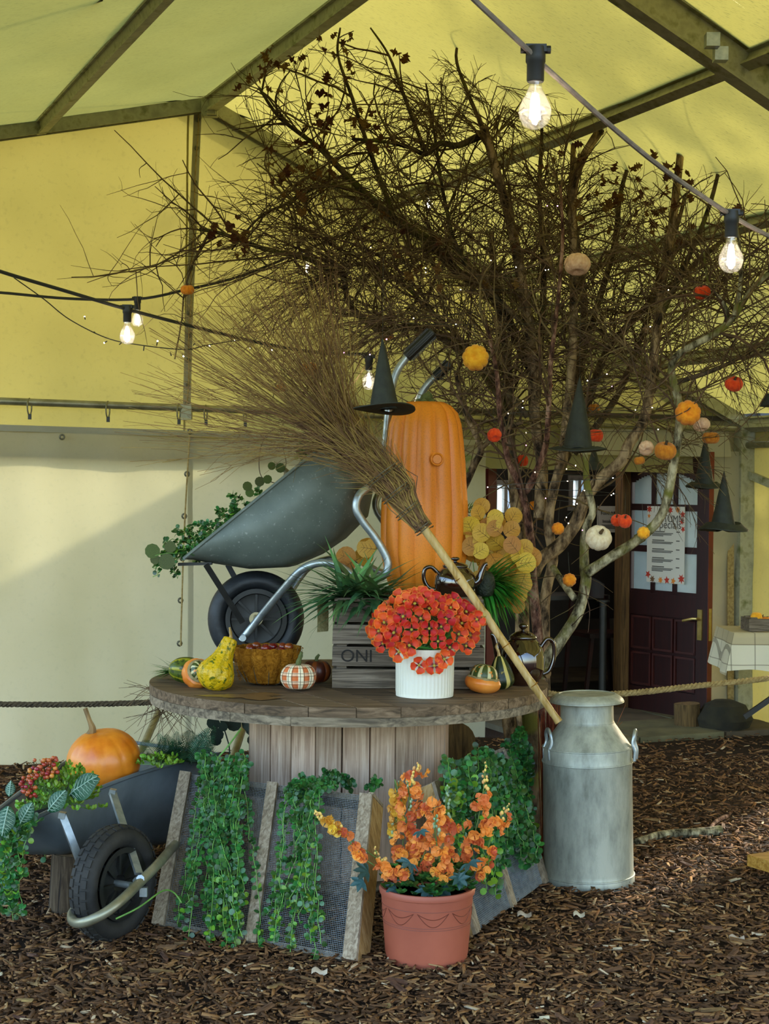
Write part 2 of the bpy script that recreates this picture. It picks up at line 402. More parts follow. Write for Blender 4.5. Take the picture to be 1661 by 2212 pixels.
mat('tray_dark', '5c666c', '707a80', 6, .42, .2, .1)
mat('hat_cloth', '1c1f18', '2a2e24', 30, .75, bump=.3, bscale=14)
mat('door_red', '220909', '2e0d0c', 6, .4, stretch=(6, 6, 1)); mat('door_edge', '5a1c14', '6e261a', 8, .45)
mat('brass', 'a08a4a', 'b89e5c', 20, .35, .7); mat('paper', 'c9c6bc', None, rough=.7); mat('paper_white', 'd8d8d2', None, rough=.7)
mat('ink', '2a2826', None, rough=.8); mat('ink_grey', '55524e', None, rough=.8); mat('leaf_red', 'b0301c', None, rough=.8); mat('leaf_orange', 'd07a28', None, rough=.8); mat('leaf_brown', '6a4a2c', None, rough=.8)
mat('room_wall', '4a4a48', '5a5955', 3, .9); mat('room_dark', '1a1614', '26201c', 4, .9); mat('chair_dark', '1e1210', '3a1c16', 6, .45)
mat('slab', '4f4836', '6a6048', 5, .9, bump=.2, rnd=.15); mat('rope', '8a7448', 'b09a68', 60, .95, bump=.5); mat('rope_dark', '3a3022', '54462f', 60, .95, bump=.5)
k = NT('cloth_check'); uv = k.n('ShaderNodeSeparateXYZ'); k.l(k.co(), uv.inputs[0])
c = k.mix(k.math('LESS_THAN', k.math('FRACT', k.math('MULTIPLY', uv.outputs[2], 4.2)), .3), 'd8d2ba', 'b8ab8a')
for s_, n_ in ((uv.outputs[2], 8.4), (uv.outputs[0], 7.0), (uv.outputs[1], 7.0)): c = k.mix(k.math('MULTIPLY', k.math('LESS_THAN', k.math('FRACT', k.math('MULTIPLY', s_, n_)), .05), .6), c, '6a604c')
k.bsdf(c, .9)
# mulch
k = NT('mulch_base'); f = k.noise(45, 6, None, .7); g = k.noise(3, 4)
k.bsdf(k.mix(.5, k.ramp(f, [(.3, '17100b'), (.55, '3a281a'), (.75, '5e442c')]), k.ramp(g, [(.3, '21170f'), (.7, '3b2a1b')])), .95, 0, f, 1.0, .02, .2)
k = NT('mulch_chip'); a = k.attr('rnd'); f = k.noise(60, 3, k.mapping((1, 1, 1)))
c = k.ramp(a, [(0, '362417'), (.35, '543823'), (.62, '785233'), (.85, '956d43'), (.965, 'ac8a5e'), (1, 'cdb898')])
k.bsdf(k.mix(.15, c, k.ramp(f, [(.3, '2a1d12'), (.7, 'a07c54')])), .9, 0, f, .3, .004, .2)
mat('bark_chip', '4a3320', '8a663e', 14, .9, rnd=.5, bump=.4); mat('pale_chip', '9a8a70', 'c4b8a0', 14, .85, rnd=.2, bump=.3)
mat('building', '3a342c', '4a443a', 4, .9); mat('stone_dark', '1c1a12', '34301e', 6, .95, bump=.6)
mat('mesh_wire', '7d8488', '9aa2a6', 40, .45, .6); mat('wire', '6b6a5c', None, rough=.45, metal=.6)
mat('hessian', '8a8050', 'b0a472', 90, .95, bump=.4); mat('lawn', '2c3a16', '46521f', 2, .95)
mat('damp', '6a5236', '7d6344', 6, .3); mat('stencil', '171411', '2a2622', 50, .9)
gourd('gourd_pear', '1a2a10', 'c8b86a', 5, .62, 'a08c2a', .68, .25)
mat('stem_brown', '3a2a18', '5a4428', 30, .85)
mat('terracotta_dark', '6e3424', None, rough=.6)
wood('log_bark2', '4a3a24', '6a5434', '84693f', 'z', 9, .95, 6, .8)
mat('olive_leaf', '3a4a1c', '5a6a28', 20, .55, rnd=.3, trans=.2)
mat('door_mould', '341210', '451a15', 8, .45); emit('fill_glow', (1, .85, .65), 3)
mat('lit_pane', (.75, .85, .95), None, rough=.3, trans=.8)
for n_ in ('led_warm', 'led_pink', 'led_white', 'fill_glow', 'filament'): MAT[n_].cycles.emission_sampling = 'NONE'
# ================================================================ setting
TH = math.radians(22.5)
E = V((math.cos(TH), math.sin(TH), 0)); A = V((math.sin(TH), -math.cos(TH), 0))   # along the back wall; towards the open end
W0 = V((-2.12, 8.92, 0))
def WALL(px, py, off=0.0): return onplane(px, py, W0 + A * off, A)
def wu(p): return (p - W0).dot(E)
PEAK = WALL(440, 232); RC = WALL(1600, 918); LB = WALL(0, 292)
run = wu(RC) - wu(PEAK); LC = PEAK - E * run; sl = (PEAK.z - LB.z) / (wu(PEAK) - wu(LB)); LC.z = PEAK.z - sl * run
NR = (RC - PEAK).cross(A).normalized(); NL = (LC - PEAK).cross(A).normalized()
def rafter_z(u):
    up = wu(PEAK)
    return PEAK.z - (PEAK.z - RC.z) * (u - up) / run if u > up else PEAK.z - sl * (up - u)
TL = 8.2
# floor
m = MB(); m.grid(lambda a, b: V((lerp(-30, 30, a), lerp(-25, 35, b), 0)), 1, 1)
floor = m.build('floor', 'mulch_base'); floor['kind'] = 'structure'; floor['label'] = 'brown bark mulch ground under the marquee'
# mulch chips (uncountable)
def chips(n, seed):
    rg = np.random.RandomState(seed)
    d = 4.35 / (1 - rg.rand(n) * (1 - 4.35 / 12.5)) ; d = np.where(rg.rand(n) < .35, 4.35 + rg.rand(n) * 5, d)
    x = (rg.rand(n) * 2 - 1) * (.255 * d + .15)
    ins = ((x - W0.x) * A.x + (d - W0.y) * A.y > .12) & ((x - RC.x) * E.x + (d - RC.y) * E.y < -.03); x, d = x[ins], d[ins]; n = len(x)
    L = (.012 + .050 * rg.rand(n) ** 2.6) * (1 + .05 * (d - 4.4)); w = np.minimum(L * (.10 + .25 * rg.rand(n)), .011); t = .002 + .003 * rg.rand(n)
    yaw = rg.rand(n) * 6.283; pit = rg.randn(n) * .22; rol = rg.randn(n) * .3; z = .004 + rg.rand(n) * .016
    base = np.array([[-1, -1, -1], [1, -.7, -1], [.8, .9, -1], [-.9, 1, -1], [-1, -1, 1], [1, -.7, 1], [.8, .9, 1], [-.9, 1, 1]], float)
    pv = np.repeat(base[None], n, 0) + rg.randn(n, 8, 3) * .12
    pv[:, :, 0] *= (L / 2)[:, None]; pv[:, :, 1] *= (w / 2)[:, None]; pv[:, :, 2] *= (t / 2)[:, None]
    def rot(a, i, j):
        c, s = np.cos(a)[:, None], np.sin(a)[:, None]; p, q = pv[:, :, i].copy(), pv[:, :, j].copy(); pv[:, :, i] = c * p - s * q; pv[:, :, j] = s * p + c * q
    rot(rol, 1, 2); rot(pit, 2, 0); rot(yaw, 0, 1)
    pv[:, :, 0] += x[:, None]; pv[:, :, 1] += d[:, None]; pv[:, :, 2] += z[:, None]
    q = np.array([(4, 5, 7, 6), (0, 1, 5, 4)]); F6 = np.array([(4, 5, 6, 7), (0, 1, 5, 4), (1, 2, 6, 5), (2, 3, 7, 6), (3, 0, 4, 7)])
    fs = (F6[None] + (np.arange(n) * 8)[:, None, None]).reshape(-1, 4)
    me = bpy.data.meshes.new('bark_mulch'); me.vertices.add(n * 8); me.vertices.foreach_set('co', pv.reshape(-1))
    me.loops.add(fs.size); me.loops.foreach_set('vertex_index', fs.reshape(-1)); me.polygons.add(len(fs)); me.polygons.foreach_set('loop_start', np.arange(0, fs.size, 4)); me.polygons.foreach_set('loop_total', np.full(len(fs), 4))
    me.materials.append(MAT['mulch_chip']); a = me.attributes.new('rnd', 'FLOAT', 'POINT'); a.data.foreach_set('value', np.repeat(rg.rand(n) ** 1.25, 8)); me.update(calc_edges=True); return me
o = put('bark_mulch', chips(52000, 3)); tag(o, 'shredded brown bark mulch covering the ground', 'mulch', kind='stuff')
# the largest chips, one by one
cm = []
for i in range(7):
    m = MB(); L = U(.035, .075); w = L * U(.16, .34); m.box((0, 0, 0), (L, w, .006), None, .004); m.box((L * .2, w * .2, .003), (L * .6, w * .5, .005), None, .003); cm.append(m.mesh('bark_chip', 'bark_chip' if i < 5 else 'pale_chip', smooth=False))
for i in range(200):
    d = U(4.5, 7.6); x = U(-.24, .24) * d
    if abs(x + .14) < .9 and 5.7 < d: continue
    M = Matrix.Translation((x, d, U(.014, .024))) @ Matrix.Rotation(U(0, 6.3), 4, 'Z') @ Matrix.Rotation(U(-.25, .25), 4, 'X') @ Matrix.Rotation(U(-.2, .2), 4, 'Y')
    put('bark_chip', random.choice(cm[:5] if R() < .9 else cm[5:]), floor, M)
# paving slabs in front of the doorway
for i in range(5):
    for j in range(3):
        u0 = wu(WALL(1100, 1500)) + i * .62; c = W0 + E * (u0 + .3) + A * (.25 - j * .62); 
        m = MB(); m.box((0, 0, 0), (.605, .605, .05), Matrix.Rotation(TH, 3, 'Z'), .004); me = m.mesh('paving_slab', 'slab', smooth=False)
        put('paving_slab', me, floor, Matrix.Translation((c.x, c.y, .012)))
# ---- tent canvas
def wrinkle(p, a=.012): return A * (a * (1.6 * N3(p, .9) + .8 * N3(p, 2.3) + .3 * N3(p, 6)))
uL, uR, uP, u420 = wu(LC), wu(RC), wu(PEAK), wu(WALL(405, 900))
zr0, zr1 = WALL(0, 868).z, WALL(1560, 926).z; uz0, uz1 = wu(WALL(0, 868)), wu(WALL(1560, 926))
def zrail(u): return lerp(zr0, zr1, (u - uz0) / (uz1 - uz0))
wall_back = None
def gable(u0, u1, nx):
    m = MB()
    def fn(a, b):
        u = lerp(u0, u1, a); z = lerp(zrail(u) - .30, rafter_z(u) + .03, b); p = W0 + E * u + V((0, 0, z)); return p + wrinkle(p, .022) - A * .03
    m.grid(fn, nx, 34); return m
wall_back = root('wall_back', W0, 'yellowed canvas gable wall of the marquee', None, kind='structure')
gable(uL, u420, 40).build('gable_panel', 'gable_canvas', wall_back); gable(u420 - .012, uR, 70).build('gable_panel', 'gable_canvas', wall_back)
# laced seam strip of the gable wall with eyelets and lacing
seam = [WALL(426, 240), WALL(415, 500), WALL(407, 700), WALL(402, 885)]
m = MB(); sp = spline(seam, 8)
for i in range(len(sp) - 1): m.beam(sp[i] + A * .012, sp[i + 1] + A * .012, .045, .004, A)
m.build('seam_flap', 'white_tarp', wall_back)
m = MB(); m.tube([p + A * .024 + E * (.004 * math.sin(i)) for i, p in enumerate(sp)], .004, 5); m.build('lacing_cord', 'rope', wall_back)
em = MB(); em.tube([V((math.cos(t * .7854), math.sin(t * .7854), 0)) * .011 for t in range(9)], .0045, 6, False); eme = em.mesh('eyelet', 'wire')
for i in range(12):
    p = sp[min(int(i * len(sp) / 12) + 1, len(sp) - 1)]; put('eyelet', eme, wall_back, frame(p + A * .02, A))
# hanging white tarps below the rail
def tarp(name, u0, u1, label, top=None, bot=0.0, nx=50):
    m = MB()
    def fn(a, b):
        u = lerp(u0, u1, a); zt = (zrail(u) - .13) if top is None else top; zt -= .018 * abs(math.sin(a * 9.0)) * (1 if top is None else 0)
        p = W0 + E * u + V((0, 0, lerp(bot, zt, b))); k_ = 1.0 + 1.3 * (1 - b)
        q = V((u * 1.0, 0, p.z * .45)); return p + A * (.05 + k_ * (.045 * N3(q, 1.6) + .022 * N3(q + V((0, 3, 0)), 4.2))) + wrinkle(p, .012)
    m.grid(fn, nx, 44)
    r = root(name, W0 + E * ((u0 + u1) / 2), label, 'curtain'); m.build('sheet', 'white_tarp', r)
    if top is None:
        m = MB()
        for i in range(24):
            a, b = lerp(u0, u1, i / 24), lerp(u0, u1, (i + 1) / 24); f = lambda u: W0 + E * u + V((0, 0, zrail(u) - .145)) + A * .075; m.beam(f(a), f(b), .004, .035)
        m.build('top_hem', 'white_tarp', r)
    return r
uA, uB = wu(WALL(1045, 1200)), wu(WALL(1545, 1200))
c1 = tarp('tarp_curtain', uL, u420 + .03, 'white tarpaulin sheet hanging from the rail at the far left')
c2 = tarp('tarp_curtain', u420 + .0, uA, 'white tarpaulin sheet hanging behind the upturned wheelbarrow and broom', nx=40)
c3 = tarp('tarp_sheet', wu(WALL(1515, 1200)), wu(WALL(1597, 1200)), 'narrow white tarpaulin panel between the dark door and metal post', top=1.80, nx=10)
m = MB(); m.beam(WALL(1578, 1080, .06), WALL(1578, 1540, .06), .05, .006, A); m.build('seam_strip', 'rope', c3)
r = tarp('tarp_valance', wu(WALL(1200, 950)), wu(WALL(1560, 950)), 'white tarpaulin valance strip above the doorway', top=zr1 - .02, bot=WALL(1400, 985).z, nx=20)
# curtain rail with rings
rail = root('curtain_rail', WALL(400, 885), 'round steel curtain rail across the back wall', 'rail')
m = MB(); m.tube([W0 + E * u + V((0, 0, zrail(u))) + A * .08 for u in (uL, u420, uA, uz1 + .05)], .021, 12); m.build('rail_tube', 'rail_steel', rail)
m = MB(); m.box(WALL(403, 890, .08), (.06, .06, .09)); m.build('joint_bracket', 'frame_metal', rail)
rg = MB(); rg.tube([V((math.cos(t * .5236), math.sin(t * .5236) * 1.35, 0)) * .034 for t in range(13)], .0045, 6, False); rge = rg.mesh('curtain_ring', 'rail_steel')
for px in (58, 226, 378, 436, 520):
    u = wu(WALL(px, 885)); p = W0 + E * u + V((0, 0, zrail(u) - .025)) + A * .08
    ob = put('curtain_ring', rge, c1 if px < 400 else c2, frame(p, E * .85 + A * .5, V((0, 0, 1)), 1, math.pi / 2))
    m = MB(); m.box(p + V((0, 0, -.055)) + A * .01, (.018, .01, .03)); m.build('ring_clip', 'black_plastic', c1 if px < 400 else c2)
# lacing on tarp seam
m = MB(); q = spline([WALL(410, 932, .12), WALL(404, 1030, .13), WALL(396, 1190, .13), WALL(390, 1395, .14)], 8); m.tube(q, .005, 5); m.build('lacing_cord', 'rope', c2)
for px, py in ((410, 932), (404, 1024), (398, 1115), (394, 1206), (390, 1297), (388, 1390)): put('eyelet', eme, c2, frame(WALL(px, py, .125), A, sc=1.2))
put('eyelet', eme, c1, frame(WALL(134, 944, .10), A, sc=1.2))
# roof
ceiling = root('ceiling', PEAK, 'sloping yellow canvas roof of the marquee', None, kind='structure')
upn = V((0, 0, .055))
def roof(C, t0, t1, nx, ny):
    m = MB()
    def fn(a, b):
        p = lerp(PEAK, C, a) + A * lerp(t0, t1, b) + upn; return p + V((0, 0, .03 * N3(p, .8) + .012 * N3(p, 2.6) - .03 * math.sin(math.pi * a)))
    m.grid(fn, nx, ny); return m
roof(RC, -.15, 4, 40, 36).build('roof_panel', 'roof_canvas', ceiling); roof(RC, 4, TL, 20, 20).build('roof_panel', 'roof_canvas', ceiling)
roof(LC, -.15, 4, 40, 36).build('roof_panel', 'roof_canvas', ceiling); roof(LC, 4, TL, 20, 30).build('roof_panel', 'roof_canvas', ceiling)
# frame
tf = root('tent_frame', PEAK, 'mossy grey metal roof frame of the marquee', 'frame', kind='structure')
def ibeam(a, b, nrm, name, w=.05, h=.085, mat_='frame_metal'):
    m = MB(); m.beam(a, b, w * .35, h, nrm); off = nrm.normalized() * (h / 2); m.beam(a + off, b + off, w, .012, nrm); m.beam(a - off, b - off, w, .012, nrm); return m.build(name, mat_, tf)
dn = NR * (-1 if NR.z > 0 else 1); dl = NL * (-1 if NL.z > 0 else 1)
ibeam(PEAK + A * .06, RC + A * .06, A, 'rafter', .075, .07); ibeam(PEAK + A * .06, LC + A * .06, A, 'rafter', .075, .07)
# second frame, nearer to the camera: found where the photo shows its rafter on the roof plane
q1 = onplane(1440, 30, PEAK + dn * .03, NR); t2 = (q1 - PEAK).dot(A)
for t in (t2, min(2 * t2, TL - .1)):
    ibeam(PEAK + A * t + dn * .03, RC + A * t + dn * .03, -dn, 'rafter', .075, .13); ibeam(PEAK + A * t + dl * .03, LC + A * t + dl * .03, -dl, 'rafter', .075, .13)
def purlin(p, d, name='purlin', w=.05, h=.06): ibeam(p + A * .05 + d * .0, p + A * TL + d * .0, -d, name, w, h)
purlin(PEAK + V((0, 0, -.01)), V((0, 0, -1)), 'ridge_beam', .06, .075)
for px, py in ((815, 452), (1085, 611), (1379, 782)): purlin(PEAK + (RC - PEAK) * ((wu(WALL(px, py)) - uP) / run), dn)
for f in (.255, .55, .8): purlin(PEAK + (LC - PEAK) * f, dl)
purlin(RC, dn, 'eave_beam', .07, .07); purlin(LC, dl, 'eave_beam', .07, .07)
m = MB(); m.beam(V((RC.x, RC.y, 0)) + A * .05, RC + A * .05, .115, .09, A); m.build('post', 'frame_metal', tf)
m = MB(); m.beam(V((LC.x, LC.y, 0)), LC, .1, .09, A); m.build('post', 'frame_metal', tf)
for t in (t2, min(2 * t2, TL - .1)):
    for C in (RC, LC):
        p = C + A * t; m = MB(); m.beam(V((p.x, p.y, 0)), p, .1, .09, A); m.build('post', 'frame_metal', tf)
m = MB(); m.box(PEAK + A * .12 + V((0, 0, -.03)), (.09, .05, .10)); m.box(PEAK + A * .16 + V((0, 0, -.05)), (.05, .05, .05)); m.build('peak_bracket', 'frame_metal', tf)
for px, py in ((1538, 88), (1556, 118)):
    m = MB(); q = onplane(px, py, PEAK + dn * .12, NR); m.box(q, (.05, .05, .05)); m.build('purlin_bracket', 'galv', tf)
# side wall to the right of the corner post, then a gap shaped to let in a sun patch
m = MB(); zt = RC.z - .17
m.grid(lambda a, b: RC + A * lerp(.05, 1.42, a) + V((0, 0, lerp(-RC.z, -.03, b))) + E * (.05 + .03 * N3(V((a * 3, 0, b)), 2.2) + .012 * N3(V((a * 9, 1, b * 3)), 3)), 40, 30)
wr = m.build('wall_right', 'gable_canvas'); wr['kind'] = 'structure'; wr['label'] = 'sunlit yellow canvas side wall right of the corner post'
m = MB(); m.grid(lambda a, b: RC + A * lerp(1.84, 6.4, a) + V((0, 0, lerp(-RC.z, -.17, b))) + E * .05, 20, 4); m.build('sun_block_canvas', 'gable_canvas', wr)  # unseen canvas added past the gap so the sun patch stays small
m = MB(); m.grid(lambda a, b: RC + A * lerp(.05, 5, a) + V((0, 0, lerp(-.15, .02, b))) + E * .07, 8, 2); m.build('valance', 'gable_canvas', wr)
m = MB(); p = P(1602, 962, 10.75); m.tube([p, p + A * 2.5 + V((0, 0, .0))], .022, 10); m.build('side_rail', 'rail_steel', tf)
m = MB(); m.beam(P(1600, 1018, 10.8), P(1600, 1018, 10.8) + A * 1.2 + V((0, 0, -.30)), .03, .05); m.build('brace', 'frame_metal', tf)
# thin guy wires under the roof
for a, b, da, db in (((0, 66), (220, 0), 7.6, 6.5), ((0, 210), (430, 220), 8.6, 9.3), ((445, 228), (800, 330), 9.35, 9.3), ((1215, 0), (1282, 160), 7.5, 8.6)):
    m = MB(); m.tube([P(*a, da), P(*b, db)], .006, 5); m.build('guy_wire', 'cable', tf)

# ---- building behind the doorway
OB = -.68    # its front stands behind the tent wall
def BP(u, off, z): return W0 + E * u + A * off + V((0, 0, z))
uD0, uD1 = wu(onplane(1052, 1200, W0 + A * OB, A)), wu(onplane(1346, 1200, W0 + A * OB, A))
RB = Matrix.Rotation(TH, 3, 'Z')
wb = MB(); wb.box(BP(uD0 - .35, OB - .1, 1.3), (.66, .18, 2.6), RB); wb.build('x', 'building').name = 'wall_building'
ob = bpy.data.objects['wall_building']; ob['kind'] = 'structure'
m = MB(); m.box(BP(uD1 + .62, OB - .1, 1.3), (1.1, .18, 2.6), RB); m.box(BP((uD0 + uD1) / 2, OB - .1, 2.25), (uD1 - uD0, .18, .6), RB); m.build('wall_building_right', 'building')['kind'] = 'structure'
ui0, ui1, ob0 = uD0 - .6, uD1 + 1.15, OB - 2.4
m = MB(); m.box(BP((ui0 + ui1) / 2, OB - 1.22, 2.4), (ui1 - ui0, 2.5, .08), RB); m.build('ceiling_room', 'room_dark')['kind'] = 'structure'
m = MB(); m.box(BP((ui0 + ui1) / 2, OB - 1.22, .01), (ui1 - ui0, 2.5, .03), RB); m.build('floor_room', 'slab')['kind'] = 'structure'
for i, u in enumerate((ui0, ui1)):
    m = MB(); m.box(BP(u, OB - 1.22, 1.2), (.1, 2.5, 2.4), RB); m.build('wall_room_side_%d' % (i + 1), 'room_wall')['kind'] = 'structure'
pb = W0 + A * ob0
def bw(px, py): p = onplane(px, py, pb, A); return wu(p), p.z
holes = [(bw(1068, 1042), bw(1112, 1112)), (bw(1232, 1032), bw(1266, 1098))]
m = MB(); xs = [ui0]; 
for (a, b) in holes: xs += [a[0], b[0]]
xs.append(ui1)
for i in range(len(xs) - 1):
    a, b = xs[i], xs[i + 1]; c = (a + b) / 2; w = b - a
    if i % 2 == 0: m.box(BP(c, ob0 - .05, 1.2), (w, .1, 2.4), RB)
    else:
        h = holes[i // 2]; z1, z0 = h[0][1], h[1][1]
        m.box(BP(c, ob0 - .05, z0 / 2), (w, .1, z0), RB); m.box(BP(c, ob0 - .05, (z1 + 2.4) / 2), (w, .1, 2.4 - z1), RB)
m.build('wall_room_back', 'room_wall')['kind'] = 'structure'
for i, (a, b) in enumerate(holes):
    c = (a[0] + b[0]) / 2; z = (a[1] + b[1]) / 2; w, h = b[0] - a[0], a[1] - b[1]
    m = MB(); m.box(BP(c, ob0, a[1]), (w + .05, .05, .04), RB); m.box(BP(c, ob0, b[1]), (w + .05, .05, .04), RB)
    for q in (a[0], b[0], c): m.box(BP(q, ob0, z), (.03, .05, h), RB)
    f = m.build('window_%d' % (i + 1), 'paper_white'); f['kind'] = 'structure'
    m = MB(); m.box(BP(c, ob0 - .03, z), (w, .008, h), RB); m.build('pane', 'lit_pane', f)
m = MB(); m.box(BP(uD1 + .02, OB + .02, 1.0), (.14, .1, 2.0), RB); t = m.build('trim_1', 'old_post'); t['kind'] = 'structure'
m = MB(); m.box(BP(uD0, OB + .02, 1.0), (.06, .1, 2.0), RB); t = m.build('trim_2', 'door_edge'); t['kind'] = 'structure'
m = MB(); m.box(BP((uD0 + uD1) / 2, OB / 2 - .02, 2.02), (uD1 - uD0 + 2.6, -OB + .0, .03), RB); m.build('ceiling_sky_block', 'building')['kind'] = 'structure'  # unseen cover added over the gap to keep sky light off the door
# ---- door, open towards the tent
HP = V((P(1345, 1200, 11.25).x, 11.25, 0)); FP = V((P(1532, 1400, 10.55).x, 10.55, 0)); dd = (FP - HP); DW = dd.length; dd.normalize(); dnrm = V((dd.y, -dd.x, 0)); 
if dnrm.y > 0: dnrm = -dnrm
RD = Matrix((dd, -dnrm, V((0, 0, 1)))).transposed()
def DP(s, z, o=0.0): return HP + dd * s + dnrm * o + V((0, 0, z))
def dsz(px, py): p = onplane(px, py, HP, dnrm); return (p - HP).dot(dd), p.z
DH = dsz(1540, 976)[1]
door = root('door_1', HP, 'dark burgundy half glazed door standing open', 'door', kind='structure')
z_mid = dsz(1440, 1290)[1]; z_top = DH
def dbox(name, s0, s1, z0, z1, o0, o1, mt, par=None):
    m = MB(); m.box(DP((s0 + s1) / 2, (z0 + z1) / 2, (o0 + o1) / 2), (s1 - s0, abs(o1 - o0), z1 - z0), RD); return m.build(name, mt, par or door, False)
SW = .105
dbox('stile', 0, SW, .03, z_top, -.02, .02, 'door_red'); dbox('stile', DW - SW, DW, .03, z_top, -.02, .02, 'door_red'); dbox('edge_strip', DW, DW + .004, .03, z_top, -.02, .02, 'door_edge')
dbox('rail', SW, DW - SW, z_mid - .13, z_mid + .02, -.02, .02, 'door_red'); dbox('rail', SW, DW - SW, .03, .2, -.02, .02, 'door_red'); dbox('rail', SW, DW - SW, z_top - .12, z_top, -.02, .02, 'door_red')
cw = (DW - 2 * SW) / 3
zp = [.2, (z_mid - .13 + .2) / 2, z_mid - .13]
for j in range(2):
    for i in range(3):
        s0 = SW + i * cw; dbox('panel', s0 + .02, s0 + cw - .02, zp[j] + .025, zp[j + 1] - .025, -.008, .006, 'door_red')
        m = MB()
        for (a, b, c, d) in ((s0 + .012, s0 + cw - .012, zp[j] + .01, zp[j] + .025), (s0 + .012, s0 + cw - .012, zp[j + 1] - .025, zp[j + 1] - .01), (s0 + .008, s0 + .022, zp[j] + .01, zp[j + 1] - .01), (s0 + cw - .022, s0 + cw - .008, zp[j] + .01, zp[j + 1] - .01)):
            m.box(DP((a + b) / 2, (c + d) / 2, .012), (b - a, .014, d - c), RD)
        m.build('panel_moulding', 'door_mould', door, False)
        dbox('panel_back', s0, s0 + cw, zp[j], zp[j + 1], -.014, -.006, 'door_red')
zg = [z_mid + .02, lerp(z_mid, z_top, .33), lerp(z_mid, z_top, .62), z_top - .12]
for j in range(3):
    for i in range(3): 
        s0 = SW + i * cw; dbox('pane', s0 + .016, s0 + cw - .016, zg[j] + .02, zg[j + 1] - .02, -.004, .004, 'frosted_pane')
for i in (1, 2): dbox('muntin', SW + i * cw - .018, SW + i * cw + .018, zg[0], zg[3], -.016, .016, 'door_red')
for j in (0, 1, 2, 3): dbox('muntin', SW, DW - SW, zg[j] - .022, zg[j] + .022, -.016, .016, 'door_red')
# arched head piece over the top row of panes
m = MB()
for i in range(24):
    s0 = lerp(SW, DW - SW, i / 24); s1 = lerp(SW, DW - SW, (i + 1) / 24); x = (i + .5) / 12 - 1; h = .075 * x * x + .01
    m.box(DP((s0 + s1) / 2, zg[3] - h / 2, 0), (s1 - s0, .03, h), RD)
m.build('arched_head', 'door_red', door, False)
dbox('handle_plate', DW - .085, DW - .045, z_mid - .26, z_mid - .06, .02, .028, 'brass'); m = MB(); m.tube([DP(DW - .065, z_mid - .12, .02), DP(DW - .065, z_mid - .12, .06), DP(DW - .09, z_mid - .12, .065), DP(DW - .18, z_mid - .14, .065)], .009, 8); m.build('handle_lever', 'brass', door)
dbox('lock_plate', DW + .004, DW + .006, z_mid - .26, z_mid - .05, -.012, .012, 'brass')
# ---- text helper
def text_mesh(body, size, name, mt, align='CENTER'):
    cu = bpy.data.curves.new(name, 'FONT'); cu.body = body; cu.size = size; cu.align_x = align; cu.align_y = 'CENTER'; cu.extrude = .0004
    ob = bpy.data.objects.new(name, cu); COL.objects.link(ob); dg = bpy.context.evaluated_depsgraph_get(); me = bpy.data.meshes.new_from_object(ob.evaluated_get(dg)); bpy.data.objects.remove(ob)
    me.name = name; me.materials.clear(); me.materials.append(MAT[mt]); return me
# ---- poster on the door
(s0, z1), (s1, _) = dsz(1406, 1093), dsz(1487, 1095); z0 = dsz(1440, 1259)[1]; o_ = .03
poster = root('menu_poster', DP((s0 + s1) / 2, z0, o_), 'cream autumn specials menu poster with red leaf border on the door', 'poster')
m = MB(); m.box(DP((s0 + s1) / 2, (z0 + z1) / 2, o_), (s1 - s0, .004, z1 - z0), RD); m.build('sheet', 'paper', poster, False)
RT_ = Matrix((dd, V((0, 0, 1)), dnrm)).transposed().to_4x4()
def dtext(body, size, s, z, mt='ink', align='CENTER', par=poster, o=o_ + .003):
    M = RT_.copy(); M.translation = DP(s, z, o); put('lettering', text_mesh(body, size, 'lettering', mt, align), par, M)
pw, ph = s1 - s0, z1 - z0; sc_ = (s0 + s1) / 2
dtext('AUTUMN', pw * .19, sc_ + pw * .08, z1 - ph * .165, 'ink_grey'); dtext('specials', pw * .22, sc_ + pw * .08, z1 - ph * .24, 'ink_grey')
m = MB()
for b in range(5):
    zb = z1 - ph * (.33 + b * .115)
    m.box(DP(s0 + pw * .31, zb, o_ + .003), (pw * .32, .001, .007), RD); m.box(DP(s1 - pw * .17, zb, o_ + .003), (pw * .09, .001, .007), RD)
    for l in range(3 if b in (0, 3, 4) else 2): w = pw * (.56, .52, .3)[l]; m.box(DP(s0 + pw * .14 + w / 2, zb - ph * (.022 + .017 * l), o_ + .003), (w, .001, .0055), RD)
m.build('small_print', 'ink_grey', poster, False)
def leafpoly(n=5):
    m = MB(); vs = [V((0, 0, 0))]; k_ = n * 2
    for i in range(k_): r_ = 1.0 if i % 2 == 0 else .48; a = 2 * math.pi * i / k_; vs.append(V((math.sin(a) * r_, math.cos(a) * r_, 0)))
    m.add(vs, [(0, i + 1, (i + 1) % k_ + 1) for i in range(k_)]); return m
for (fx, fz, sz, mt) in ((.06, .04, .1, 'leaf_red'), (.62, .045, .1, 'leaf_red'), (.82, .04, .09, 'leaf_orange'), (.95, .1, .09, 'leaf_red'), (.93, .19, .09, 'leaf_red'), (.96, .29, .08, 'leaf_red'), (.04, .9, .1, 'leaf_red'), (.16, .96, .1, 'leaf_brown'), (.38, .965, .09, 'leaf_orange'), (.55, .96, .1, 'leaf_red'), (.72, .965, .09, 'leaf_orange'), (.93, .93, .12, 'leaf_red'), (.05, .13, .06, 'leaf_orange')):
    M = RT_ @ Matrix.Rotation(U(-.6, .6), 4, 'Z') @ Matrix.Scale(sz * pw * .8, 4); M.translation = DP(s0 + pw * fx, z1 - ph * fz, o_ + .003); put('printed_leaf', leafpoly(random.choice((5, 7))).mesh('printed_leaf', mt, smooth=False), poster, M)
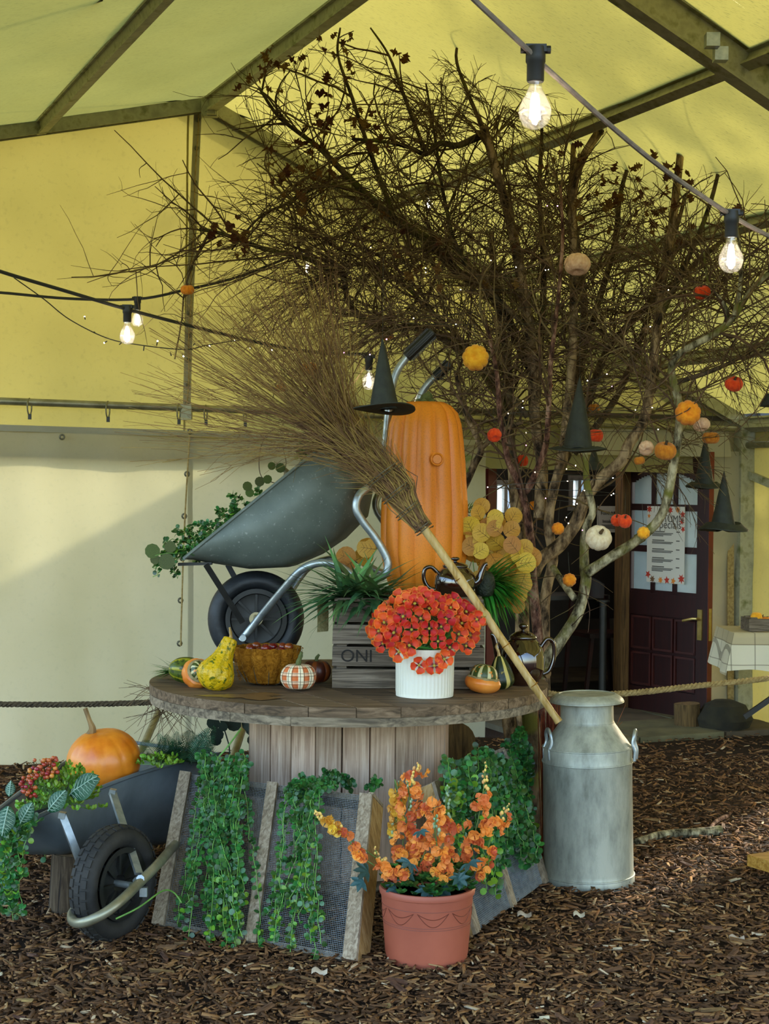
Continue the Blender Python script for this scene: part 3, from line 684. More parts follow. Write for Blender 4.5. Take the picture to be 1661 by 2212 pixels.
# ---- notice inside, on the room's right wall side of the doorway
NOFF = OB - .9; pn = W0 + A * NOFF
a = onplane(1290, 1093, pn, A); b = onplane(1350, 1150, pn, A); c = (a + b) / 2
notice = root('allergy_notice', V((c.x, c.y, b.z)), 'white food allergy notice sheet seen through the doorway', 'notice')
m = MB(); m.box(c, ((b - a).dot(E), .004, a.z - b.z), RB); m.build('sheet', 'paper_white', notice, False)
RN = Matrix((E, V((0, 0, 1)), A)).transposed().to_4x4()
for body, sz, fz in (('Food Allergy', .036, .27), ('or', .02, .43), ('Intolerance', .034, .58)):
    M = RN.copy(); M.translation = V((c.x, c.y, lerp(a.z, b.z, fz))) + A * .004; put('lettering', text_mesh(body, sz, 'lettering', 'ink'), notice, M)
m = MB(); wn = (b - a).dot(E)
for i in range(3): m.box(V((c.x, c.y, lerp(a.z, b.z, .72 + i * .06))) + A * .004, (wn * .7, .001, .005), RB)
m.build('small_print', 'ink_grey', notice, False)
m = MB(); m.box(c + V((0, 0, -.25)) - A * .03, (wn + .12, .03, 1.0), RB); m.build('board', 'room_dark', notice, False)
# chair, table and post inside the room
def DD(px, py, off): return onplane(px, py, W0 + A * off, A)
ch = root('cafe_chair', DD(1265, 1480, OB - .5), 'dark brown chair with curved backrest inside the doorway', 'chair')
q = DD(1272, 1275, OB - .5); m = MB(); m.grid(lambda a, b: q + E * lerp(-.13, .13, a) + V((0, 0, lerp(-.06, .08 * math.cos((a - .5) * 2.6) + .02, b))) - A * (.05 * math.cos((a - .5) * 3)), 10, 4); m.build('backrest', 'chair_dark', ch)
m = MB(); m.box(q + V((0, 0, -.30)) + A * .15, (.34, .34, .03), RB); m.build('seat', 'chair_dark', ch)
for sx in (-.14, .14):
    for sy in (0, .3):
        m = MB(); b_ = q + E * sx + A * sy; m.beam(V((b_.x, b_.y, .02)) + E * sx * .4, V((b_.x, b_.y, q.z - .3 if sy else q.z - .04)), .025, .025); m.build('leg', 'chair_dark', ch)
tb = root('cafe_table', DD(1225, 1480, OB - .9), 'dark table just inside the doorway behind the trunk', 'table')
q = DD(1225, 1287, OB - .9); m = MB(); m.box(q, (.5, .4, .03), RB); m.build('table_top', 'room_wall', tb)
for sx in (-.2, .2):
    for sy in (-.15, .15): m = MB(); b_ = q + E * sx + A * sy; m.beam(V((b_.x, b_.y, .02)), b_, .05, .05); m.build('leg', 'chair_dark', tb)
m = MB(); b_ = DD(1303, 1300, OB + .08); m.tube([V((b_.x, b_.y, 0.02)), b_], .026, 12); m.tube([b_, b_ + V((0, 0, .012))], .045, 12)
single(m, 'barrier_post', 'black_plastic', 'dark upright barrier post beside the doorway', 'post', origin=V((b_.x, b_.y, 0)))

# added fill light with a glowing shell, brightens the otherwise dark room
q = BP((uD0 + uD1) / 2, OB - .45, 2.2); rl = root('room_fill', q, 'added round fill light brightening the room inside the building', 'lamp')
m = MB(); m.lathe([(.001, 0), (.09, .005), (.1, .05), (.09, .1), (.001, .1)], 24, Matrix.Translation(q), None, False, False); m.build('fill_shell', 'fill_glow', rl)
ld = bpy.data.lights.new('room_fill_light', 'POINT'); ld.energy = 14; ld.color = (1, .85, .65); ld.shadow_soft_size = .1; lo_ = bpy.data.objects.new('room_fill_light', ld); COL.objects.link(lo_); lo_.parent = rl; lo_.location = (0, 0, -.12)
# ================================================================ cable drum
DC = V((-.136, 6.54, 0)); DR = .803; ZT = .762
drum = root('cable_drum', DC, 'large weathered wooden cable drum used as a display table', 'table')
def disc_plank(c, r, ang, a, b, z0, z1, n=10, jz=0):
    d = V((math.cos(ang), math.sin(ang), 0)); q = V((-d.y, d.x, 0)); pts = []
    def arc(s):
        o = []
        for i in range(n + 1):
            t = lerp(a, b, i / n); h = math.sqrt(max(r * r - t * t, 1e-5)); o.append(c + q * t + d * (h * s))
        return o
    pts = arc(1) + arc(-1)[::-1]; k = len(pts); m = MB()
    vs = [p + V((0, 0, z0)) for p in pts] + [p + V((0, 0, z1 + jz)) for p in pts]
    m.add(vs, [tuple(range(k))] + [tuple(range(2 * k - 1, k - 1, -1))] + [(i, i + k, (i + 1) % k + k, (i + 1) % k) for i in range(k)]); return m
def planks(ang, z0, z1, r, w, name, mt):
    t = -r + .002
    while t < r - .01:
        ww = w * U(.85, 1.15); b = min(t + ww, r - .002); disc_plank(DC, r + U(-.004, .003), ang, t, b - .003, z0, z1, jz=U(-.0015, .0015)).build(name, mt, drum, False); t = b
planks(math.radians(118), ZT - .036, ZT, DR, .17, 'top_plank', 'drum_top')
planks(math.radians(26), ZT - .071, ZT - .037, DR - .004, .17, 'under_plank', 'drum_rim')
planks(math.radians(26), .0, .04, .44, .2, 'base_plank', 'drum_rim')
NS = 24
for i in range(NS):
    a = 2 * math.pi * (i + .35) / NS; c = DC + V((math.cos(a), math.sin(a), 0)) * (.388 + U(-.003, .003)); w = .101 * U(.96, 1.0)
    m = MB(); m.box(c + V((0, 0, (ZT - .071 + .04) / 2)), (.022, w, ZT - .115), Matrix.Rotation(a, 3, 'Z'), .001); m.build('stave', 'stave', drum, False)
m = MB(); m.lathe([(.365, .045), (.365, ZT - .08)], 30, Matrix.Translation(DC)); m.build('core', 'room_dark', drum)
m = MB()
for i in range(16):
    a = U(0, 6.28); rr = U(.05, .12); p = P(528 + U(-30, 40), 1505, 6.0); 
m.lathe([(.001, 0), (.085, 0)], 24, Matrix.Translation(V((P(540, 1506, 6.08).x, 6.02, ZT + .0018))) @ Matrix.Scale(1.6, 4, (1, 0, 0)), lambda a, t, r, z: r * (1 + .35 * math.sin(3 * a) + .2 * math.sin(7 * a)), False, False, at=False)
m.build('damp_stain', 'damp', drum)
def tz(px, py):  # a point on the table top
    return G(px, py, ZT)
# ---------------------------------------------------------------- pumpkin-like builder
def pumpkin_prof(r, h, flat=.78, n=16, dimple=.12):
    pr = []
    for i in range(n + 1):
        t = math.pi * i / n; rr = r * math.sin(t) ** flat if 0 < i < n else .0006
        z = h / 2 * (1 - math.cos(t)); 
        e = math.exp(-(rr / (r * .34)) ** 2) * dimple * h
        z += e if i < n / 2 else -e
        pr.append((rr, z))
    return pr
def pumpkin(par, name, mt, c, r, h, ribs=10, depth=.07, tilt=None, flat=.78, dimple=.12, n=64, sharp=.5, m=None):
    M = Matrix.Translation(c) @ (tilt if tilt else Matrix.Identity(4)); own = m is None; m = m or MB()
    m.lathe(pumpkin_prof(r, h, flat, 18, dimple), n, M, lambda a, t, rr, z: rr * (1 - depth + depth * abs(math.sin(ribs * a / 2)) ** sharp), False, False)
    return m.build(name, mt, par) if own else m
def stalk(par, pts, r0, r1, mt, name='stalk', n=7):
    m = MB(); q = spline(pts, 4); L = len(q); m.tube(q, [lerp(r0, r1, i / (L - 1)) * (1 + .12 * math.sin(i * 1.7)) for i in range(L)], n); return m.build(name, mt, par)
# giant plastic pumpkin
c = P(915, 1283, 6.80); c.z = 1.105
gp = root('giant_pumpkin', c, 'giant tall orange plastic pumpkin standing behind the crate', 'pumpkin')
k_ = S(6.80); prof = [(.001, 0), (.09, .0), (.145, .02), (.165, .08)]
for y, r in ((1200, 91), (1150, 92), (1100, 91.5), (1050, 88), (1000, 85), (950, 80), (920, 76), (895, 68), (880, 54), (872, 38), (872, 20), (876, 2)): prof.append((r * k_ * 1.03, (1283 - y) * k_))
m = MB(); m.lathe(prof, 120, Matrix.Translation(c), lambda a, t, r, z: r * (1 - .12 * (1 - abs(math.sin(6.5 * a)) ** .5) * min(1, r / .06)), False, False); m.build('shell', 'pumpkin_plastic', gp)
zt = c.z + (1283 - 880) * k_; 
stalk(gp, [c + V((-.01, 0, zt - c.z - .01)), c + V((0, .02, zt - c.z + .03)), c + V((.02, .03, zt - c.z + .05))], .028, .016, 'stem_dark_green')
m = MB()
for i in range(6):
    a = 1.05 * i + .3; d = V((math.cos(a), math.sin(a), 0)); q = [c + V((0, 0, zt - c.z + .012)), c + d * .03 + V((0, 0, zt - c.z + .016)), c + d * .058 + V((0, 0, zt - c.z - .008))]
    m.tube(q, [.02, .016, .004], 5)
m.build('calyx', 'stem_dark_green', gp)
sd_ = V((P(944, 992, 6.62).x, 6.628, P(944, 992, 6.62).z)); ap = V((.13, -.99, -.02))
m = MB(); m.tube([sd_ + ap * .002, sd_ + ap * .006], [.021, .018], 20); m.build('screw_cap', 'pumpkin_plastic', gp)
m = MB(); M = frame(sd_ + ap * .004, ap); m.tube([M @ V((math.cos(t * .2618) * .024, math.sin(t * .2618) * .024, 0)) for t in range(25)], .004, 6, False); m.build('cap_ring', 'pumpkin_plastic', gp)
# ---------------------------------------------------------------- crates
def crate(c, w, d, h, yaw, label, rows=4, lid=True, txt=None):
    r = root('wooden_crate', c, label, 'crate'); Rm = Matrix.Rotation(yaw, 3, 'Z'); sh = h / rows
    def pl(p, s, nm='slat'): m = MB(); m.box(c + Rm @ V(p), s, Rm, .0012); return m.build(nm, 'crate_wood', r, False)
    for i in range(rows):
        z = sh * (i + .46); hh = sh * .86
        pl((0, -d / 2 + .008, z), (w, .014, hh)); pl((0, d / 2 - .008, z), (w, .014, hh)); pl((-w / 2 + .008, 0, z), (.014, d - .034, hh)); pl((w / 2 - .008, 0, z), (.014, d - .034, hh))
    for sx in (-1, 1):
        for sy in (-1, 1): pl((sx * (w / 2 - .035), sy * (d / 2 - .032), h / 2), (.04, .03, h - .006), 'corner_post')
    if lid:
        nb = 4
        for i in range(nb): pl((0, -d / 2 + d * (i + .5) / nb, h + .002), (w - .01, d / nb - .006, .012), 'lid_plank')
    if txt:
        M = (Rm @ Matrix(((1, 0, 0), (0, 0, -1), (0, 1, 0)))).to_4x4()
        for body, x, sz in txt: M = M.copy(); M.translation = c + Rm @ V((x, -d / 2 - .0008, sh * 1.46)); put('stencil_lettering', text_mesh(body, sz, 'stencil_lettering', 'stencil'), r, M)
    return r
cx = P(881, 1490, 6.28); cr = crate(V((cx.x, 6.28 + .16, ZT + .001)), .588, .33, .343, 0.0, 'weathered grey slatted crate behind the red poppies on the drum', txt=[('ONI', -.2, .068), ('IWI', .09, .068)])
cr2 = crate(V((cx.x + .02, 6.28 + .16 + .345, ZT + .001)), .56, .33, .335, 0.0, 'slatted wooden crate under the giant plastic pumpkin')
m = MB(); q = P(702, 1330, 6.34); m.grid(lambda a, b: q + V((lerp(-.03, .012, a), -.0 + .05 * a + .01 * math.sin(b * 5), lerp(-.065, .075, b))), 4, 6)
single(m, 'hessian_scrap', 'hessian', 'pale woven hessian scrap at the left end of the grey crate', 'cloth')
# ---------------------------------------------------------------- white pot of poppies
pc = tz(917, 1503); pc.z = ZT
pp = root('poppy_pot', pc, 'ribbed white pot of orange red poppies on the drum', 'plant pot')
kx = S(pc.y); r0 = 63 * kx; hh = (1503 - 1398) * kx
m = MB(); pr = [(.001, .002), (r0 * .985, .002), (r0 * .99, .006), (r0 * .99, .012), (r0 * 1.0, .02), (r0 * 1.01, hh - .012), (r0 * 1.02, hh - .006), (r0 * 1.02, hh), (r0 * .95, hh), (r0 * .94, hh - .03), (.001, hh - .03)]
m.lathe(pr, 180, Matrix.Translation(pc), lambda a, t, r, z: r * (1 - (.022 * (.5 + .5 * math.cos(45 * a)) if .25 < t < .55 else 0)), False, False); m.build('pot', 'white_enamel', pp)
def poppy_mesh(k):
    m = MB(); n = 4
    for p in range(n):
        a0 = 2 * math.pi * p / n + (.12 if p % 2 else 0); wd_ = .98 if p % 2 else .9; vs = []; rim = []
        for j in range(5):
            t = j / 4
            for i in range(5):
                s = i / 4 - .5; rr = (.1 + .9 * math.sin(t * 1.45) / .9927) * (1 - .30 * (2 * s) ** 4 * t); an = a0 + s * wd_ * 1.85 * (t ** .35 if t > 0 else .4)
                z = .34 * t * t - .08 + .10 * math.cos(s * 6 + p + k) * t + (.03 if p % 2 else 0) + .12 * t * (2 * s) ** 2 * (1 if k % 2 else -.3)
                vs.append(V((math.cos(an) * rr, math.sin(an) * rr, z))); rim.append(max(t, .62 + .38 * (abs(2 * s) ** 3) if t > .45 else 0) if t < .99 else 1)
        m.add(vs, [(j * 5 + i, j * 5 + i + 1, (j + 1) * 5 + i + 1, (j + 1) * 5 + i) for j in range(4) for i in range(4)], rim=rim)
    return m.mesh('flower', 'poppy')
pops = [poppy_mesh(i) for i in range(3)]
em = MB(); em.lathe([(.001, -.02), (.13, -.02), (.16, .06), (.1, .13), (.001, .14)], 10); eye = em.mesh('flower_eye', 'poppy_eye')
def flower(par, p, d, s, ms=pops, e=eye, nm='flower', mi=None):
    M = frame(p, d, V((0, 0, 1)), s, U(0, 6.28)); f = put(nm, random.choice(ms), par, M)
    if e: 
        g = bpy.data.objects.new('flower_eye', e); COL.objects.link(g); g.parent = f
    return f
pk = pc + V((0, .0, hh)); heads = []
ctr = V((P(918, 1375, pc.y).x, pc.y + .015, P(918, 1375, pc.y).z))
random.seed(5); tries = 0
while len(heads) < 62 and tries < 6000:
    tries += 1; th = U(0, 6.283); el = U(-.22, 1.45); dv = V((math.cos(th) * math.cos(el), math.sin(th) * math.cos(el), math.sin(el)))
    if dv.y > .45: continue
    p = ctr + V((dv.x * .21, dv.y * .155, dv.z * .158 * (1.0 if abs(dv.x) < .8 else .9))) * U(.80, 1.04)
    if any((p - q).length < .034 for q, _ in heads): continue
    heads.append((p, dv))
for px, py in ((905, 1437), (938, 1438), (960, 1424), (1030, 1338), (862, 1408)): heads.append((P(px, py, pc.y - r0 - .02), V((U(-.4, .4), -1, U(-.3, .2)))))
for p, dv in heads: flower(pp, p, (dv * .6 + V((0, -.75, .12)) + rvec() * .25), U(.033, .041))
m = MB()
for p, dv in heads[::2]:
    b = pk + V((U(-.06, .06), U(-.05, .05), -.02)); m.tube(spline([b, (b + p) / 2 + V((0, 0, .02)), p], 3), .0018, 4)
m.build('stem', 'stem_green', pp)
m = MB()
for i in range(170):
    b = pk + V((U(-.07, .07), U(-.06, .06), U(-.03, .0))); t = ctr + V((U(-.12, .12), U(-.12, .1), U(-.06, .08))); w = (t - b).cross(V((0, 1, 0))).normalized() * .006; mid = (b + t) / 2
    m.add([b, mid - w, mid + w, t], [(0, 1, 2), (1, 3, 2)], rnd=R())
m.build('foliage', 'grass_bright', pp)['kind'] = 'stuff'
# ---------------------------------------------------------------- gourds and basket on the left
def gourd_prof(pts, n=5):
    q = spline([V((r, z, 0)) for r, z in pts], n); return [(max(p.x, .0005), p.y) for p in q]
def Rt(ax, deg): return Matrix.Rotation(math.radians(deg), 4, ax)
# green striped gourd, lying
c = P(400, 1452, 6.36); g1 = root('striped_gourd', V((c.x, c.y, ZT)), 'green and yellow striped round gourd at the left end of the drum', 'gourd'); k_ = S(6.36)
M = Matrix.Translation(V((c.x + .075, 6.36, ZT + .052))) @ Rt('Y', -86) @ Rt('Z', 40)
m = MB(); m.lathe(gourd_prof([(.0005, 0), (.028, .006), (.048, .04), (.052, .075), (.044, .11), (.022, .135), (.0005, .14)]), 40, M, lambda a, t, r, z: r * (1 - .05 * (1 - abs(math.sin(4 * a)) ** .6)), False, False); m.build('body', 'gourd_green', g1)
# orange turban squash
c = P(425, 1446, 6.27); g2 = root('turban_squash', V((c.x, 6.27, ZT)), 'orange turban squash squeezed behind the yellow warty gourd', 'squash')
T = Matrix.Translation(V((c.x, 6.29, ZT + .052))) @ Rt('X', 62) @ Rt('Y', 20)
m = MB(); m.lathe([(.001, -.045), (.04, -.04), (.06, -.015), (.062, .005), (.055, .022), (.045, .026)], 40, T, lambda a, t, r, z: r * (1 - .04 * (1 - abs(math.sin(5 * a)) ** .6)), False, False); m.build('body', 'turban_orange', g2)
m = MB(); m.lathe([(.046, .022), (.047, .03), (.038, .034)], 36, T, None, False, False); m.build('band', 'turban_band', g2)
m = MB(); m.lathe([(.038, .03), (.037, .045), (.025, .058), (.001, .062)], 36, T, lambda a, t, r, z: r * (1 - .1 * (1 - abs(math.sin(2 * a)) ** .6)), False, False); m.build('cap', 'gourd_turban_top', g2)
# yellow warty gourd, leaning
b = tz(455, 1490); g3 = root('warty_gourd', V((b.x, 6.2, ZT)), 'tall yellow warty gourd leaning right beside the coir basket', 'gourd')
base = V((P(455, 1460, 6.2).x, 6.2, ZT + .012)); axis = (P(487, 1385, 6.24) - P(452, 1468, 6.2)); L = .195
M = frame(base, axis, V((0, 1, 0)))
m = MB(); wart = lambda a, t, r, z: r * (1 - .05 * (1 - abs(math.sin(5 * a)) ** .6) + .07 * max(0, N3(V((math.cos(a) * 9, math.sin(a) * 9, z * 130)), 1.0)))
m.lathe(gourd_prof([(.0005, -.012), (.035, -.006), (.068, .025), (.074, .05), (.064, .08), (.045, .115), (.034, .15), (.030, .185), (.024, .2), (.0005, .203)]), 72, M, wart, False, False); m.build('body', 'gourd_yellow', g3)
tp = M @ V((0, 0, .2)); stalk(g3, [tp, tp + V((0, 0, .02)), P(496, 1356, 6.24)], .008, .004, 'bamboo')
# coir basket with apples
b = tz(572, 1487); bc = V((b.x, 6.40, ZT)); bk = root('coir_basket', bc, 'brown coir fibre bowl shaped like a pumpkin behind the plaid pumpkin', 'basket'); k_ = S(6.4)
hb = (1490 - 1408) * k_
m = MB(); m.lathe([(.001, .004), (.05, .002), (.085, .012), (.115, hb * .4), (.13, hb * .75), (.136, hb), (.126, hb), (.118, hb * .7), (.09, hb * .45), (.001, hb * .4)], 96, Matrix.Translation(bc), lambda a, t, r, z: (r * (1 - (.10 * (1 - abs(math.sin(6 * a)) ** .5) * (1 if t < .6 else .3))) * (1 + .012 * N3(V((math.cos(a) * 8, math.sin(a) * 8, z * 60)))), z + (.004 * N3(V((math.cos(a) * 6, math.sin(a) * 6, 3))) if t > .4 else 0)), False, False); m.build('bowl', 'coir', bk)
m = MB(); 
for i in range(420):
    a = U(3.0, 6.5); z = U(.02, hb); rr = lerp(.09, .137, (z / hb) ** .5) * (1.0); p = bc + V((math.cos(a) * rr, math.sin(a) * rr, z)); d = V((-math.sin(a) * U(-1, 1), math.cos(a) * U(-1, 1), U(-1, 1))) * .014
    m.tube([p, p + d * .5 + V((math.cos(a), math.sin(a), 0)) * .005, p + d], .0007, 3, False)
m.build('loose_fibre', 'coir', bk)['kind'] = 'stuff'
m = MB(); 
for i in range(0, 12):
    a = 2 * math.pi * i / 12 + .12; q = [bc + V((math.cos(a) * r, math.sin(a) * r, z)) for r, z in ((.06, .004), (.088, .012), (.112, hb * .4), (.125, hb * .75), (.132, hb))]; m.tube(q, .0016, 5)
m.build('rib_wire', 'wire', bk)
random.seed(11); ap_ = []
for i in range(60):
    a = U(0, 6.28); rr = U(0, .085); p = bc + V((math.cos(a) * rr, math.sin(a) * rr, hb * .86 + U(0, .022)))
    if all((p - q).length > .030 for q in ap_): ap_.append(p)
me = MB(); pumpkin(None, '', '', V((0, 0, -.017)), .018, .034, 1, 0, n=16, m=me); apm = me.mesh('crab_apple', 'apple_red')
for i, p in enumerate(ap_):
    o = put('crab_apple', apm, None, frame(p, V((U(-.5, .5), U(-.5, .5), 1)))); tag(o, 'small dark red crab apple heaped in the coir basket', 'apple', 'crab apples in the coir basket')
# plaid pumpkin
b = tz(644, 1492); g4 = root('plaid_pumpkin', V((b.x, b.y, ZT)), 'orange and cream plaid fabric pumpkin with green stalk', 'pumpkin'); k_ = S(b.y)
pumpkin(g4, 'body', 'plaid', V((b.x, b.y, ZT + .001)), 40 * k_, 60 * k_, 8, .09, n=96, dimple=.16)
stalk(g4, [V((b.x, b.y, ZT + 50 * k_)), V((b.x, b.y, ZT + 60 * k_)), V((b.x + .008, b.y, ZT + 75 * k_)), V((b.x + .012, b.y, ZT + 84 * k_))], .013, .006, 'stem_dark_green')
b = P(683, 1475, 6.42); g5 = root('brown_gourd', V((b.x, 6.42, ZT)), 'dark brown ribbed gourd half hidden behind the plaid pumpkin', 'gourd'); pumpkin(g5, 'body', 'gourd_brown', V((b.x, 6.44, ZT + .001)), .06, .095, 8, .1)
stalk(g5, [V((b.x, 6.44, ZT + .08)), V((b.x, 6.44, ZT + .1)), V((b.x + .01, 6.44, ZT + .115))], .009, .005, 'stem_dark_green')
# small turban squash at right
b = tz(1039, 1496); g6 = root('small_turban_squash', V((b.x, b.y, ZT)), 'small orange turban squash with green striped cap right of the white pot', 'squash'); k_ = S(b.y)
T = Matrix.Translation(V((b.x, b.y, ZT))) @ Rt('Y', 9)
m = MB(); m.lathe(gourd_prof([(.0005, .004), (.035, .002), (.062, .018), (.071, .038), (.066, .052), (.06, .058)]), 56, T, lambda a, t, r, z: r * (1 - .03 * (1 - abs(math.sin(4 * a)) ** .6)), False, False); m.build('body', 'turban_orange', g6)
m = MB(); m.lathe([(.062, .052), (.063, .058), (.058, .063), (.054, .062)], 48, T, lambda a, t, r, z: r * (1 + .02 * math.sin(9 * a)), False, False); m.build('band', 'turban_band', g6)
m = MB(); m.lathe(gourd_prof([(.056, .058), (.054, .076), (.042, .098), (.022, .108), (.0005, .106)]), 56, T, lambda a, t, r, z: r * (1 - .08 * (1 - abs(math.sin(2 * a + .5)) ** .5)), False, False); m.build('cap', 'gourd_turban_top', g6)
# dark pear gourd
b = tz(1085, 1488); g7 = root('pear_gourd', V((b.x, b.y, ZT)), 'dark green pear gourd with yellow stripes beside the broom handle', 'gourd')
m = MB(); m.lathe(gourd_prof([(.0005, .002), (.025, .001), (.048, .02), (.050, .045), (.038, .085), (.024, .115), (.014, .128), (.0005, .13)]), 56, Matrix.Translation(V((b.x, b.y, ZT))) @ Rt('Y', -6), lambda a, t, r, z: r * (1 - .06 * (1 - abs(math.sin(5 * a)) ** .6)), False, False); m.build('body', 'gourd_pear', g7)
q = V((b.x - .014, b.y, ZT + .128)); stalk(g7, [q, q + V((-.004, 0, .02)), q + V((-.012, 0, .035)), q + V((-.008, 0, .05))], .007, .004, 'bamboo')
# ---------------------------------------------------------------- brown glazed teapots
def teapot(c, r, h, yaw, label, side=1):
    t = root('teapot', c, label, 'teapot'); Tm = Matrix.Translation(c)
    m = MB(); m.lathe(gourd_prof([(.0005, .001), (r * .62, .0), (r * .72, h * .03), (r * .95, h * .25), (r, h * .45), (r * .93, h * .68), (r * .72, h * .86), (r * .6, h * .92), (r * .58, h * .94)], 4), 56, Tm, None, True, True); m.build('body', 'glaze_brown', t)
    m = MB(); m.lathe(gourd_prof([(r * .6, h * .93), (r * .62, h * .96), (r * .58, h), (r * .35, h * 1.07), (r * .1, h * 1.1), (r * .1, h * 1.13), (r * .2, h * 1.17), (r * .2, h * 1.22), (r * .1, h * 1.25), (.0005, h * 1.255)], 4), 40, Tm, None, True, False); m.build('lid', 'glaze_brown', t)
    Rz = Matrix.Rotation(yaw, 3, 'Z'); s = side
    m = MB(); q = spline([c + Rz @ V((s * x * r, 0, z * h)) for x, z in ((-.86, .76), (-1.15, .92), (-1.45, .85), (-1.5, .55), (-1.28, .28), (-.96, .2))], 5); m.tube(q, [r * .10] * len(q), 10); m.build('handle', 'glaze_brown', t)
    m = MB(); q = spline([c + Rz @ V((s * x * r, 0, z * h)) for x, z in ((.8, .38), (1.12, .5), (1.28, .78), (1.42, 1.0), (1.55, 1.03))], 5); L = len(q); m.tube(q, [lerp(r * .26, r * .1, (i / (L - 1)) ** .6) for i in range(L)], 12); m.build('spout', 'glaze_brown', t)
    return t
q = P(983, 1283, 6.44); teapot(V((q.x, 6.46, ZT + .352)), .083, .125, 0.0, 'shiny brown teapot standing on top of the grey crate')
q = tz(1126, 1480); teapot(V((q.x + .008, 6.48, ZT)), .088, .195, .25, 'shiny brown ceramic teapot on the drum behind the broom handle', side=-1)
# ================================================================ wheel builder
def wheel(par, c, ax, R0, tw, tyre_mt, lugs=0):
    ax = V(ax).normalized(); M = frame(c, ax, V((0, 0, 1))); rim = R0 * .60
    m = MB(); pr = []
    for i in range(21):
        t = 2 * math.pi * i / 20; rr = (R0 + rim) / 2 + math.cos(t) * (R0 - rim) / 2; zz = math.sin(t) * tw / 2
        pr.append((rr - (.004 if i in (3, 17, 5, 15) else 0), zz))
    m.lathe(pr, 56, M, None, False, False); w = m.build('tyre', tyre_mt, par)
    if lugs:
        m = MB()
        for i in range(lugs):
            for j in (-1, 0, 1):
                a = 2 * math.pi * (i + (.5 if j == 0 else 0)) / lugs; rr = R0 - (.004 if j else .0005); p = M @ V((math.sin(a) * rr, math.cos(a) * rr, j * tw * .26)); u = (M.to_3x3() @ V((math.sin(a), math.cos(a), j * .35))).normalized()
                tn = ax.cross(u).normalized(); Rm = Matrix((tn, u.cross(tn) * -1, u)).transposed(); m.box(p, (R0 * 4.6 / lugs, tw * .2, .006), Rm)
        m.build('tread', tyre_mt, w)
    m = MB(); m.lathe([(rim * 1.04, -tw * .36), (rim * 1.06, -tw * .42), (rim * .9, -tw * .42), (rim * .86, -tw * .2), (rim * .5, -tw * .12), (.03, -tw * .22), (.03, tw * .22), (rim * .5, tw * .12), (rim * .86, tw * .2), (rim * .9, tw * .42), (rim * 1.06, tw * .42), (rim * 1.04, tw * .36)], 40, M, None, False, False); h = m.build('hub', 'black_plastic', par)
    m = MB()
    for s in (-1, 1):
        for i in range(8):
            a = 2 * math.pi * i / 8; d = M.to_3x3() @ V((math.sin(a), math.cos(a), 0)); p = c + ax * (s * tw * .17); m.beam(p + d * .03, p + d * rim * .86, .010, .02, ax)
    m.build('spokes', 'black_plastic', h)
    m = MB(); m.tube([c - ax * (tw * .75), c + ax * (tw * .75)], .012, 10); m.build('axle', 'galv', par)
def tray(par, rimf, botf, ni, nj, mt, sq=3.2):
    """loft: rimf(t, side) rim point, botf(t) bottom centre"""
    m = MB()
    def fn(a, b):
        n_, f_, c_ = rimf(a, 0), rimf(a, 1), botf(a); mid = (n_ + f_) / 2; u = b * 2 - 1
        x = math.copysign(abs(u) ** .75, u); k = max(0.0, 1 - abs(x) ** sq) ** (1 / 1.9)
        return mid + (f_ - n_) * (x * .5) + (c_ - mid) * k
    m.grid(fn, ni, nj); ob = m.build('tray', mt, par, True)
    md = ob.modifiers.new('thick', 'SOLIDIFY'); md.thickness = .004
    for s in (0, 1):
        q = [rimf(i / ni, s) for i in range(ni + 1)]; mm = MB(); mm.tube(q, .008, 8); mm.build('rim_bead', mt, par)
    return ob
# ================================================================ upturned barrow on the drum
DN, DF = 6.66, 7.26
def pair(px, py, d=None): return P(px, py, DN if d is None else d)
ub = root('wheelbarrow', V((P(553, 1440, 6.95).x, 6.95, ZT)), 'grey metal wheelbarrow tipped on its nose on top of the drum', 'wheelbarrow')
OFF = V((.09, .60, .0))
e1 = V((.774, 0, .632)); e2 = V((.632, 0, -.774)); R1 = P(394, 1206, DN); kk = S(DN)
al = [0, 12, 27, 80, 146, 208, 270, 339, 385, 412]; de = [4, 22, 40, 98, 146, 163, 168, 160, 120, 8]
def prof_at(t):
    x = t * (len(al) - 1); i = min(int(x), len(al) - 2); f = x - i; return lerp(al[i], al[i + 1], f), lerp(de[i], de[i + 1], f)
RIML = 385.0
def rimf(t, s):
    a, d = prof_at(t); a2 = RIML * t; q = R1 + e1 * (a2 * kk) + e2 * (.0); tp = .10 * (1 - t)
    return q + OFF * (tp * .5 if s == 0 else 1 - tp * .5)
def botf(t):
    a, d = prof_at(t); return R1 + e1 * (a * kk) + e2 * (d * kk) + OFF * .5
# side walls lean in: build near wall explicitly as a bulged skin so the silhouette follows the photo
tray(ub, rimf, botf, 36, 28, 'tray_paint', 5.0)
for t in (0, 1): m = MB(); m.tube([rimf(t, 0), rimf(t, 1)], .008, 8); m.build('rim_bead', 'tray_paint', ub)
WC = V((P(553, 1340, 6.96).x, 6.96, ZT + .212)); wheel(ub, WC, V((.10, -1, 0)), .207, .10, 'dark_rubber')
ntube = [P(522, 1383, 6.86), P(560, 1335, 6.83), P(610, 1275, 6.74), P(650, 1232, 6.68), P(690, 1216, 6.66), P(730, 1222, 6.66), P(780, 1250, 6.66), P(826, 1245, 6.66), P(838, 1215, 6.66), P(815, 1168, 6.66), P(785, 1128, 6.66), P(769, 1098, 6.66), P(777, 1068, 6.67), P(805, 1044, 6.72), P(828, 1000, 6.80), P(834, 940, 6.84), P(842, 860, 6.86), P(856, 805, 6.86), P(880, 770, 6.86)]
q = spline(ntube, 5); m = MB(); m.tube(q, .0165, 12); m.build('frame_tube', 'galv', ub)
